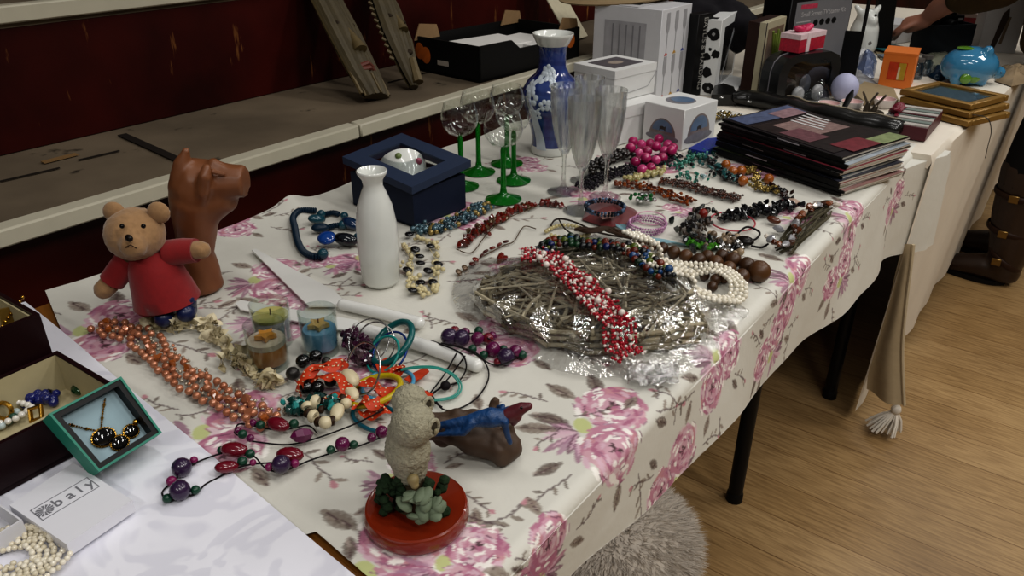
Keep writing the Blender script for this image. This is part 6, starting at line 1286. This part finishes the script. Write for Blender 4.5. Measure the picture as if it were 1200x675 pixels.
# gold picture frames in a stack
FG = M('#8a6a33', .4, .35, var=.2, scale=40); zf_ = ZC+.05
a, b_, c, e_ = P(1055, 104, zf_), P(1139, 122, zf_), P(1160, 105, zf_), P(1077, 90, zf_); ux = (b_-a); fw_, fr_ = ux.length, math.atan2(ux.y, ux.x); fd = abs((e_-a).dot(Vector((-math.sin(fr_), math.cos(fr_), 0))))
for k, lab in enumerate(('gilt picture frame at the bottom of the stack of three', 'gilt picture frame in the middle of the stack of three', 'gilt picture frame on top with a grey-blue print')):
    t = thing('framed_print', lab, 'picture frame', Vector((a.x, a.y, ZC+.0165*k+.0008))+Vector((.006*(2-k), -.012*(2-k), 0)), fr_-.03*(2-k), 'stacked gilt frames'); bw = .018; mb = MB()
    for c_, s_ in (((fw_/2, bw/2, .008), (fw_, bw, .015)), ((fw_/2, fd-bw/2, .008), (fw_, bw, .015)), ((bw/2, fd/2, .008), (bw, fd-2*bw, .015)), ((fw_-bw/2, fd/2, .008), (bw, fd-2*bw, .015))): mb.box(c_, s_, bev=.002)
    part('frame_moulding', mb, FG, t); part('backing', MB().box((fw_/2, fd/2, .004), (fw_-.02, fd-.02, .003)), M('#3a2a1a', .7), t)
    if k == 2:
        part('mount', MB().box((fw_/2, fd/2, .0075), (fw_-2*bw, fd-2*bw, .003)), M('#5c5a48', .5), t); part('print', MB().box((fw_/2, fd/2, .0095), (fw_*.68, fd*.6, .0008)), M('#6c8496', .4, var=.5, scale=35), t); part('glass', MB().box((fw_/2, fd/2, .0115), (fw_-2*bw+.002, fd-2*bw+.002, .0008)), MG('#f2f5f5', .03, 1.5), t)
o = bpy.data.objects['framed_print.001']; p0 = W(o) @ Vector((fw_*.96, .01, 0)); solo('frame_cord', MB().tube(smooth([p0+Vector((-.02, 0, .006)), p0+Vector((.035, .0, .008)), p0+Vector((.055, .0, -.02)), p0+Vector((.058, .002, -.06)), p0+Vector((.06, .0, -.09))], 6), .003, 6, flat=.3), BLK, 'black hanging ribbon dangling from the gilt frames', 'ribbon')
# stationery set: three striped books in a burgundy case with a bow
zb_ = ZC+.035; a, b_, e_ = P(1029, 143, zb_), P(1088, 149, zb_), P(1068, 125, zb_); ux = b_-a; bw_, br_ = ux.length, .03; bd_ = min(.2, (P(1118, 130, zb_)-b_).length)
N0 = Vector((b_.x, b_.y, ZC+.0008))-Vector((math.cos(br_), math.sin(br_), 0))*bw_
t = thing('stationery_box', 'burgundy stationery box tied with a bow, striped paper on top', 'box', N0, br_)
BUR = M('#4a0f1c', .45, var=.15); part('box_body', MB().box((bw_/2, bd_/2, .0155), (bw_, bd_, .031), bev=.001), BUR, t)
STP = M('#aca7a2', .5, var=.3, scale=160); ST2 = M('#6f7a74', .5, var=.3, scale=120)
for k in range(7): part('paper_stripe', MB().box((bw_/2, bd_*(.06+.145*k), .0325), (bw_*.98, bd_*.1, .003)), STP if k % 2 == 0 else ST2, t)
part('ribbon', MB().box((bw_/2, bd_*.5, .0352), (bw_+.001, .008, .0015)), BUR, t)
for s in (-1, 1): part('bow_loop', MB().ball((bw_*.16, bd_*.5+s*.018, .042), .02, (.7, 1.1, .35), 12, Euler((.35*s, 0, 0)).to_matrix()), M('#6a0f26', .5), t)
part('bow_knot', MB().ball((bw_*.16, bd_*.5, .043), .008), M('#6a0f26', .5), t)
for s in (-1, 1): part('bow_tail', MB().prism([Vector((bw_*.14, bd_*.5, .038)), Vector((bw_*.2, bd_*.5, .038)), Vector((bw_*.3, bd_*.5+s*.05, .0372)), Vector((bw_*.22, bd_*.5+s*.055, .0372))], (0, 0, .001)), M('#6a0f26', .5), t)
# pink-lined bowls
PBW = M('#c7a5a2', .3, var=.08, coat=.3); PWT = M('#d3cdca', .3, coat=.3)
for (px, py), lab in (((970, 127), 'small white tea light bowl with pink lining nearest the vanity case'), ((997, 125), 'small white bowl with pink lining between the two others'), ((1035, 122), 'small white bowl with pink lining next to the bow on the stationery box')):
    q = P(px, py+4); t = thing('bowl', lab, 'bowl', q, 0, 'pink lined bowls'); r_ = 12.5*mpp(q)
    part('bowl_body', MB().lathe([(0, 0), (r_*.6, 0), (r_*.85, .008), (r_, .024), (r_*.95, .024), (r_*.9, .02)], n=28), PWT, t); part('lining', MB().lathe([(r_*.94, .0235), (r_*.88, .019), (r_*.5, .012), (0, .0115)], n=28), PBW, t)
# pewter ring dish
q = P(1017, 135); t = thing('ring_dish', 'pewter ring dish with small upright animal figures', 'dish', q); PWR = M('#6f6658', .3, .8, var=.2); r_ = 17*mpp(q)
part('dish', MB().lathe([(0, 0), (r_*.6, 0), (r_, .008), (r_*.98, .0095), (r_*.6, .003), (0, .003)], n=30), PWR, t)
for x, hh in ((-.006, .03), (.012, .024)): part('figure', MB().cap([(x, 0, .004), (x, 0, hh*.6), (x+.002, 0, hh)], [.009, .008, .006], 10), PWR, t)
for a_, b2_ in (((-.008, 0, .03), (-.022, 0, .055)), ((-.002, 0, .03), (.012, 0, .058)), ((.014, 0, .026), (.032, 0, .055))): part('ear', MB().cap([a_, b2_], [.0035, .0028], 8), PWR, t)
# quill-like black paper knife standing in a bowl
a, b_ = P(984, 137, ZC+.006), V(P(990, 135), 1000, 105); solo('feather', MB().tube([a, a.lerp(b_, .4), a.lerp(b_, .75), b_], [.002, .007, .009, .002], 8, flat=.35), M('#0c0b0b', .5), 'black feather propped up against a pink lined bowl', 'feather')
# lilac ball, beige tray insert, clear packing
q = P(987, 118); solo('bath_ball', MB().ball(q+Vector((0, 0, .036)), .036, (1, 1, 1.05), 24), M('#a9abc6', .5, var=.05), 'pale lilac bath ball behind the pink lined bowls', 'bath ball')
solo('card_insert', MB().prism([P(998, 112), P(1012, 124), P(1052, 122), P(1046, 108), P(1012, 100)], (0, 0, .012)), M('#8f7f62', .7), 'beige card insert lying behind the bowls', 'card')
def crumple(name, lab, cat, px, hgt, mat, seed, fr=40):
    pts = [P(*p) for p in px]; n = len(pts); c = sum(pts, Vector())/n
    def f(u, v_):
        k = u*n; i = int(k) % n; e2 = pts[i].lerp(pts[(i+1) % n], k-int(k)); p = c.lerp(e2, v_); p.z = ZC+.002+max(0, hgt*(1-v_**2)+hgt*.5*noise.noise(p*fr+Vector((seed, 0, 0)))*(1-v_**3)); return p
    return solo(name, MB().grid(f, 36, 10), mat, lab, cat, ang=25)
CLB = MG('#dfe3e6', .12, 1.5, .5, 60., .15)
crumple('bubble_wrap', 'clump of clear bubble wrap in front of the vanity case', 'bubble wrap', [(940, 118), (948, 104), (966, 102), (978, 110), (972, 120), (955, 124)], .045, CLB, 1); crumple('plastic_packet', 'blue-grey plastic packet by the orange box', 'packet', [(1000, 84), (1004, 70), (1018, 64), (1028, 72), (1024, 92), (1010, 92)], .035, M('#5e6a86', .25, var=.3), 2)
crumple('printed_papers', 'black and white printed papers behind the bath ball', 'papers', [(982, 102), (986, 82), (1004, 76), (1020, 92), (1030, 100), (1008, 106)], .012, M('#8f9093', .4, var=.8, scale=30), 3); crumple('tissue_bag', 'pale tissue bag at the foot of the tv kit box', 'bag', [(985, 78), (1000, 66), (1020, 62), (1016, 72), (998, 82)], .03, M('#b9b9ba', .6, var=.1), 4)
crumple('food_packet', 'cellophane packet with green print behind the piggy bank', 'packet', [(1078, 80), (1084, 64), (1110, 62), (1120, 74), (1106, 82)], .02, M('#77796a', .25, var=.4, scale=20), 5); crumple('plastic_wrapping', 'clear wrapping with tan strips at the piggy bank snout', 'wrapping', [(1166, 96), (1168, 80), (1190, 78), (1215, 84), (1205, 98), (1185, 102)], .025, M('#8d7c64', .2, var=.5, scale=18), 6)
crumple('dark_wrap', 'crumpled dark film between the bowls and the printed papers', 'wrapping', [(1100, 96), (1088, 90), (1092, 78), (1106, 82), (1112, 92)], .02, M('#10283a', .2, var=.5), 7)
for k, (px, py, c, lab) in enumerate(((1050, 66, '#8f8266', 'tan greetings card lying beneath the white carton'), (1060, 72, '#6d7884', 'grey-blue greetings card in front of the tan one'), (1040, 60, '#2c6b70', 'teal greetings card beside the white carton'))):
    solo('greetings_card', MB().box(P(px, py)+Vector((0, 0, .003+.005*k)), (.12, .16, .003), Matrix.Rotation(.4+.3*k, 3, 'Z')), M(c, .5, var=.4, scale=30), lab, 'card', 'greetings cards')
for k, (px, py) in enumerate(((1072, 92), (1082, 88))):
    q = P(px, py); t = thing('glass_jar', ('small clear jar right behind the orange box', 'small clear jar nearest the cellophane packet')[k], 'jar', q, 0, 'clear jars'); part('jar_body', MB().lathe([(0, 0), (.018, 0), (.02, .006), (.02, .04), (.015, .046), (.015, .05), (.013, .05), (.013, .045), (.018, .038), (.018, .005), (0, .004)], n=20), MG('#c9d0d6', .05, 1.5, extra=.06), t); part('lid', MB().lathe([(0, .05), (.016, .05), (.016, .06), (0, .06)], n=20), M('#55524e', .4), t)
# white carton, dark box with a camera, polka dot box, printed white box
N_ = P(1050, 52); t, w, d = cbox('white_carton', 'flat white carton under the reaching hand', 'carton', N_, P(1040, 40), P(1076, 47)); part('carton_body', MB().box((w/2, max(d, .1)/2, .035), (w, max(d, .1), .07), bev=.002), WHP, t); part('lid_edge', MB().box((w/2, -.0005, .045), (w, .001, .002)), GRP, t)
N_ = P(1086, 64); t, w, d = cbox('camera_box', 'dark charcoal box holding a black camera', 'box', N_, P(1080, 52), P(1136, 62)); h = zt(N_, 30)-ZC; w = min(w, .17); d = .1
shell(w, d, h, .005, M('#1c2228', .6), t, 'box_base'); q = W(t) @ Vector((w*.55, d*.5, h*.45)); tcam = thing('camera', 'black compact camera sticking out of the charcoal box', 'camera', q, t.rotation_euler.z)
part('camera_body', MB().box((0, 0, .045), (.1, .035, .07), bev=.004), M('#08080a', .35), tcam); part('lens', MB().lathe([(0, .03), (.014, .03), (.018, .026), (.018, 0), (0, 0)], (-.01, -.017, .05), 20, M3=Matrix.Rotation(PI/2, 3, 'X')), BLK, tcam); part('viewfinder', MB().box((.0, 0, .085), (.035, .03, .014), bev=.003), M('#08080a', .35), tcam); part('flash', MB().box((.032, -.018, .066), (.018, .002, .009)), M('#b5b5b5', .2), tcam)
N_ = P(1124, 52); t, w, d = cbox('polka_dot_box', 'small red box with white lid patterned in checks', 'box', N_+Vector((-.06, .12, 0)), N_+Vector((-.1, .2, 0)), N_+Vector((.05, .14, 0))); part('box_body', MB().box((.06, .04, .04), (.12, .08, .08)), M('#8a2f34', .5, var=.5, scale=60), t); part('lid', MB().box((.06, .04, .086), (.124, .084, .014)), M('#b9aaa6', .5), t)
N_ = P(1138, 66); t, w, d = cbox('printed_white_box', 'large white box printed with a brown tool, beside the person', 'box', N_+Vector((0, .1, 0)), N_+Vector((-.05, .25, 0)), P(1184, 68)+Vector((0, .1, 0))); h = .22; part('box_body', MB().box((w/2, .05, h/2), (w, .1, h), bev=.001), M('#b4b2b1', .5, var=.05), t)
part('printed_tool', MB().prism([Vector((w*.3, -.0004, .01)), Vector((w*.42, -.0004, .01)), Vector((w*.6, -.0004, .12)), Vector((w*.55, -.0004, .15)), Vector((w*.42, -.0004, .13))], (0, -.0008, 0)), M('#3d3128', .5, var=.4), t); part('printed_tool', MB().prism([Vector((w*.5, -.0004, .03)), Vector((w*.58, -.0004, .03)), Vector((w*.66, -.0004, .12)), Vector((w*.58, -.0004, .12))], (0, -.0008, 0)), M('#6d5d4c', .5), t)
# white pottery cow, black easel frame, black display stand
q = P(1012, 62); m_ = mpp(q); v = lambda px, py, off=0: V(q, px, py, off); t = thing('pottery_animal', 'white glazed pottery animal behind the tv kit box', 'ornament', q)
mb = MB(); mb.cap([v(1012, 52), v(1013, 34), v(1016, 22)], [15*m_, 16*m_, 12*m_], 18); mb.cap([v(1016, 20, .01), v(1022, 24, .03)], [10*m_, 7*m_], 14); mb.cap([v(1008, 14), v(1004, 8)], [4*m_, 3*m_], 10); mb.cap([v(1026, 14), v(1031, 8)], [4*m_, 3*m_], 10); mb.v = [Vector((p.x, p.y, max(p.z, ZC+.001))) for p in mb.v]
o = part('body', mb, CER, t, world=True); fuse(o, .006, 3)
for px in (1016, 1026): part('eye', MB().ball(v(px, 18, .04), 1.6*m_, n=8), BLK, t, world=True)
for px, py in ((1006, 44), (1018, 50)): part('grey_spot', MB().ball(v(px, py, .035), 4*m_, n=10), M('#6f6c68', .3), t, world=True)
q = P(1004, 66); v = lambda px, py, off=0: V(q, px, py, off); t = thing('easel_frame', 'black curved metal easel frame next to the pottery animal', 'easel', q); part('rail', MB().tube(smooth([v(1000, 64, .03), v(1002, 48, .06), v(1003, 42, .06), v(1009, 40, .06), v(1012, 34, .06), v(1020, -8, .05)], 6), .006, 8), BLK, t, world=True); part('rail', MB().tube([v(1000, 64, .03), v(997, 62.5, .0), v(1005, 63, -.05)], .006, 8), BLK, t, world=True)
q = P(1030, 60); v = lambda px, py, off=0: V(q, px, py, off); t = thing('display_stand', 'tall black tapering display stand in front of the white carton', 'stand', q); part('upright', MB().prism([v(1014, 60), v(1040, 60), v(1052, -30), v(1032, -30), v(1026, 5)], Vector((-HF.x, -HF.y, 0))*.02), M('#0b0b0c', .4), t, world=True)
# ---- black leather strap bag lying along the seam
LEA = M('#0f0e0d', .28, var=.3, scale=40, bump=.25, coat=.15); t = thing('leather_bag', 'long flat black leather bag with a pale lining edge', 'bag', P(950, 140))
pth = smooth([P(*p) for p in ((856, 123), (880, 124), (915, 131), (955, 141), (1000, 151), (1032, 157), (1056, 162))], 6); n = len(pth)-1
def lb(u, v_):
    k = u*n; i = min(int(k), n-1); p = pth[i].lerp(pth[i+1], k-i); tg = (pth[i+1]-pth[i]).normalized(); nn = Vector((-tg.y, tg.x, 0)); a_ = v_*2*PI; e2 = (max(0., 1-(2*u-1)**6))**.5
    return p+nn*(.035*math.cos(a_)*(.55+.45*e2))+Vector((0, 0, max(.001, .021+.02*math.sin(a_)*(.3+.7*e2)+.005*noise.noise(p*25+Vector((0, 0, v_*3))))))
mb = MB(); mb.grid(lb, 60, 20); mb.poly([lb(0, k/20) for k in range(20)]); mb.poly([lb(1, k/20) for k in range(20)]); part('bag_body', mb, LEA, t, world=True, ang=60)
part('lining_edge', MB().tube([lb(.34+.6*k/20, .2)+Vector((0, 0, .001)) for k in range(21)], .0025, 6, flat=.6), M('#8f8470', .6), t, world=True)
for px, py in ((846, 117),): part('tab', MB().prism([P(832, 124), P(836, 113), P(846, 110), P(858, 114), P(862, 124)], (0, 0, .03)), LEA, t, world=True)
for px, py, z in ((846, 114, .031), (878, 119, .044)): part('eyelet', MB().tube(ringpts(P(px, py, ZC+z), .005, 16), .0013, 6, True), SLV, t, world=True)
# ================================================================== THE PERSON LEANING OVER THE FAR TABLE
SKIN = M('#a0705c', .5, var=.06, sss=.1); COAT = M('#3f3017', .85, var=.3, scale=30, bump=.3); TRO = M('#0b0a0b', .8, var=.1); BOOT = M('#2a190f', .4, var=.35, scale=25, coat=.15); HAIR = M('#3a2718', .6, var=.3)
fa_, fb_ = Vector((-.10, 3.0, 0)), Vector((-.12, 3.25, 0))
t = thing('person', 'person in an olive coat and brown boots leaning over the far table', 'person', (-.1, 3.14, 0))
hips = Vector((.07, 3.14, .86)); chest = Vector((-.12, 3.14, 1.15)); neck = Vector((-.3, 3.14, 1.32)); head = Vector((-.39, 3.13, 1.43))
hand = Vector((-.565, 3.04, .845)); V3 = Vector
def limb(mb, pts, rs): mb.cap(smooth(pts, 4), list(np.interp(np.linspace(0, len(rs)-1, (len(pts)-1)*4+1), range(len(rs)), rs)), 16)
mb = MB()
limb(mb, [hips, V3((-.02, 3.14, 1.02)), chest, V3((-.24, 3.14, 1.27))], [.15, .13, .145, .1]); limb(mb, [V3((-.24, 3.14, 1.27)), neck, head+V3((.02, 0, -.05))], [.07, .055, .055])
mb.ball(head, .1, (1.0, .78, 1.12), 24); mb.ball(head+V3((-.05, 0, -.06)), .06, (.9, .8, .9), 16)
mb.cap([head+V3((-.095, 0, .0)), head+V3((-.118, 0, -.025))], [.012, .016], 10)
for s in (-1, 1): mb.ball(head+V3((.01, s*.08, -.01)), .028, (.6, .35, 1), 10)
for fx, yy in ((fa_, 3.02), (fb_, 3.23)): limb(mb, [V3((.06, yy, .86)), V3((-.1, yy, .48)), fx+V3((-.0, 0, .16))], [.09, .06, .045])
limb(mb, [V3((-.24, 2.98, 1.24)), V3((-.3, 2.9, 1.02)), V3((-.47, 2.98, .93)), hand+V3((.03, -.01, .025))], [.06, .047, .04, .027]); limb(mb, [V3((-.24, 3.3, 1.24)), V3((-.32, 3.42, 1.03)), V3((-.5, 3.36, .9)), V3((-.56, 3.34, .84))], [.06, .047, .04, .027])
def hand5(mb, h, d, sgn):
    d = V3(d).normalized(); s = V3((0, 0, 1)).cross(d).normalized(); mb.cap([h+d*-.02, h+d*.035], [.026, .029], 14)
    for k, L_ in enumerate((.062, .072, .068, .052)):
        b0 = h+d*.045+s*(-.024+.016*k); limb(mb, [b0, b0+d*L_*.5+V3((0, 0, -.012)), b0+d*L_*.8+V3((0, 0, -.035))], [.0092, .0085, .007])
    limb(mb, [h+s*sgn*.022, h+s*sgn*.045+d*.03+V3((0, 0, -.01)), h+s*sgn*.04+d*.055+V3((0, 0, -.025))], [.011, .0095, .008])
hand5(mb, hand, (-.8, .25, -.35), 1); hand5(mb, V3((-.56, 3.34, .84)), (-.85, -.1, -.35), -1)
mb.v = [V3((q.x, q.y, max(q.z, .012))) for q in mb.v]
o = part('body', mb, SKIN, t, world=True); fuse(o, .0065, 2)
for s in (-1, 1): part('eye', MB().ball(head+V3((-.088, s*.032, .012)), .012, n=12), M('#2a1c14', .15), t, world=True)
part('mouth', MB().cap([head+V3((-.1, -.022, -.062)), head+V3((-.106, 0, -.06)), head+V3((-.1, .022, -.062))], [.004, .006, .004], 8), M('#7d4038', .5), t, world=True)
mb = MB(); mb.ball(head+V3((.028, 0, .028)), .106, (1.0, .9, 1.08), 22); mb.ball(head+V3((.06, 0, -.05)), .08, (.8, 1., 1.2), 16); o = part('hair', mb, HAIR, t, world=True); fuse(o, .008, 2, (.006, 60))
mb = MB(); limb(mb, [V3((.08, 3.14, .78)), hips, V3((-.02, 3.14, 1.02)), chest, V3((-.24, 3.14, 1.26))], [.225, .225, .175, .17, .125])
mb.cap([V3((-.2, 2.96, .835)), V3((-.2, 3.0, 1.02)), V3((-.2, 3.1, 1.15))], [.055, .08, .1], 14); mb.cap([V3((-.22, 3.3, .85)), V3((-.2, 3.24, 1.05))], [.055, .09], 14)
limb(mb, [V3((-.23, 2.99, 1.23)), V3((-.3, 2.89, 1.02)), V3((-.43, 2.95, .945))], [.085, .07, .058]); limb(mb, [V3((-.23, 3.29, 1.23)), V3((-.32, 3.42, 1.03)), V3((-.46, 3.38, .925))], [.085, .07, .058])
o = part('coat', mb, COAT, t, world=True); fuse(o, .012, 5, (.008, 14))
part('collar', MB().tube(ringpts(V3((-.27, 3.14, 1.3)), .085, 24, (0, -.9, 0)), .022, 10, True), COAT, t, world=True)
for yy, fx in ((3.02, fa_), (3.23, fb_)):
    mb = MB(); limb(mb, [V3((.02, yy, .84)), V3((-.075, yy, .62)), V3((-.115, yy, .38))], [.115, .098, .085]); part('trousers', mb, TRO, t, world=True)
    mb = MB(); limb(mb, [V3((-.115, yy, .41)), V3((-.11, yy, .25)), fx+V3((.0, 0, .12)), fx+V3((-.005, 0, .06))], [.088, .08, .064, .052]); limb(mb, [fx+V3((.01, 0, .045)), fx+V3((-.06, 0, .05)), fx+V3((-.15, 0, .036))], [.046, .048, .036]); mb.v = [V3((q.x, q.y, max(q.z, .014))) for q in mb.v]
    b_ = part('boot', mb, BOOT, t, world=True); fuse(b_, .007, 3)
    part('boot_sole', MB().prism([fx+V3((.1*math.cos(2*PI*k/20)*(1.3 if math.cos(2*PI*k/20) < 0 else .75)-.055, .046*math.sin(2*PI*k/20), .001)) for k in range(20)], (0, 0, .016)), M('#0c0908', .6), t, world=True, of=b_)
    for zz, r_, tl in ((.1, .064, .5), (.2, .079, .1), (.33, .088, .05)):
        c = V3((-.112, yy, zz)) if zz > .15 else fx+V3((-.005, 0, zz)); part('boot_strap', MB().tube(ringpts(c, r_, 28, (0, tl, 0)), .0035, 8, True, flat=3., up=(0, 0, 1)), M('#2c1a10', .45), t, world=True, of=b_)
        part('buckle', MB().box(c+V3((-.02, -r_-.001, 0)), (.03, .005, .026), bev=.002), M('#7d6438', .3, .8), t, world=True, of=b_)
# badge on its lanyard
bp_ = V3((-.475, 3.13, .93)); tl_ = thing('lanyard_badge', 'name badge hanging from the neck of the person over the table', 'badge', bp_-V3((0, 0, .05)))
E3 = Matrix.Rotation(YW, 3, 'Z') @ Matrix.Rotation(.12, 3, 'Y'); part('holder', MB().box(bp_, (.1, .004, .075), E3, bev=.001), BLK, tl_, world=True); part('card', MB().box(bp_+E3 @ V3((0, -.0026, .002)), (.088, .001, .06), E3), M('#b9b0b0', .4), tl_, world=True)
for k in range(3): part('printed_line', MB().box(bp_+E3 @ V3((0, -.0034, .014-.013*k)), (.07, .0006, .003), E3), M('#8a3b40', .5), tl_, world=True)
for s in (-1, 1): part('lanyard', MB().tube(smooth([bp_+V3((0, s*.003, .038)), bp_+V3((.03, s*.05, .2)), V3((-.3, 3.14+s*.09, 1.27))], 6), .004, 6, flat=.4), M('#15151a', .7), tl_, world=True)
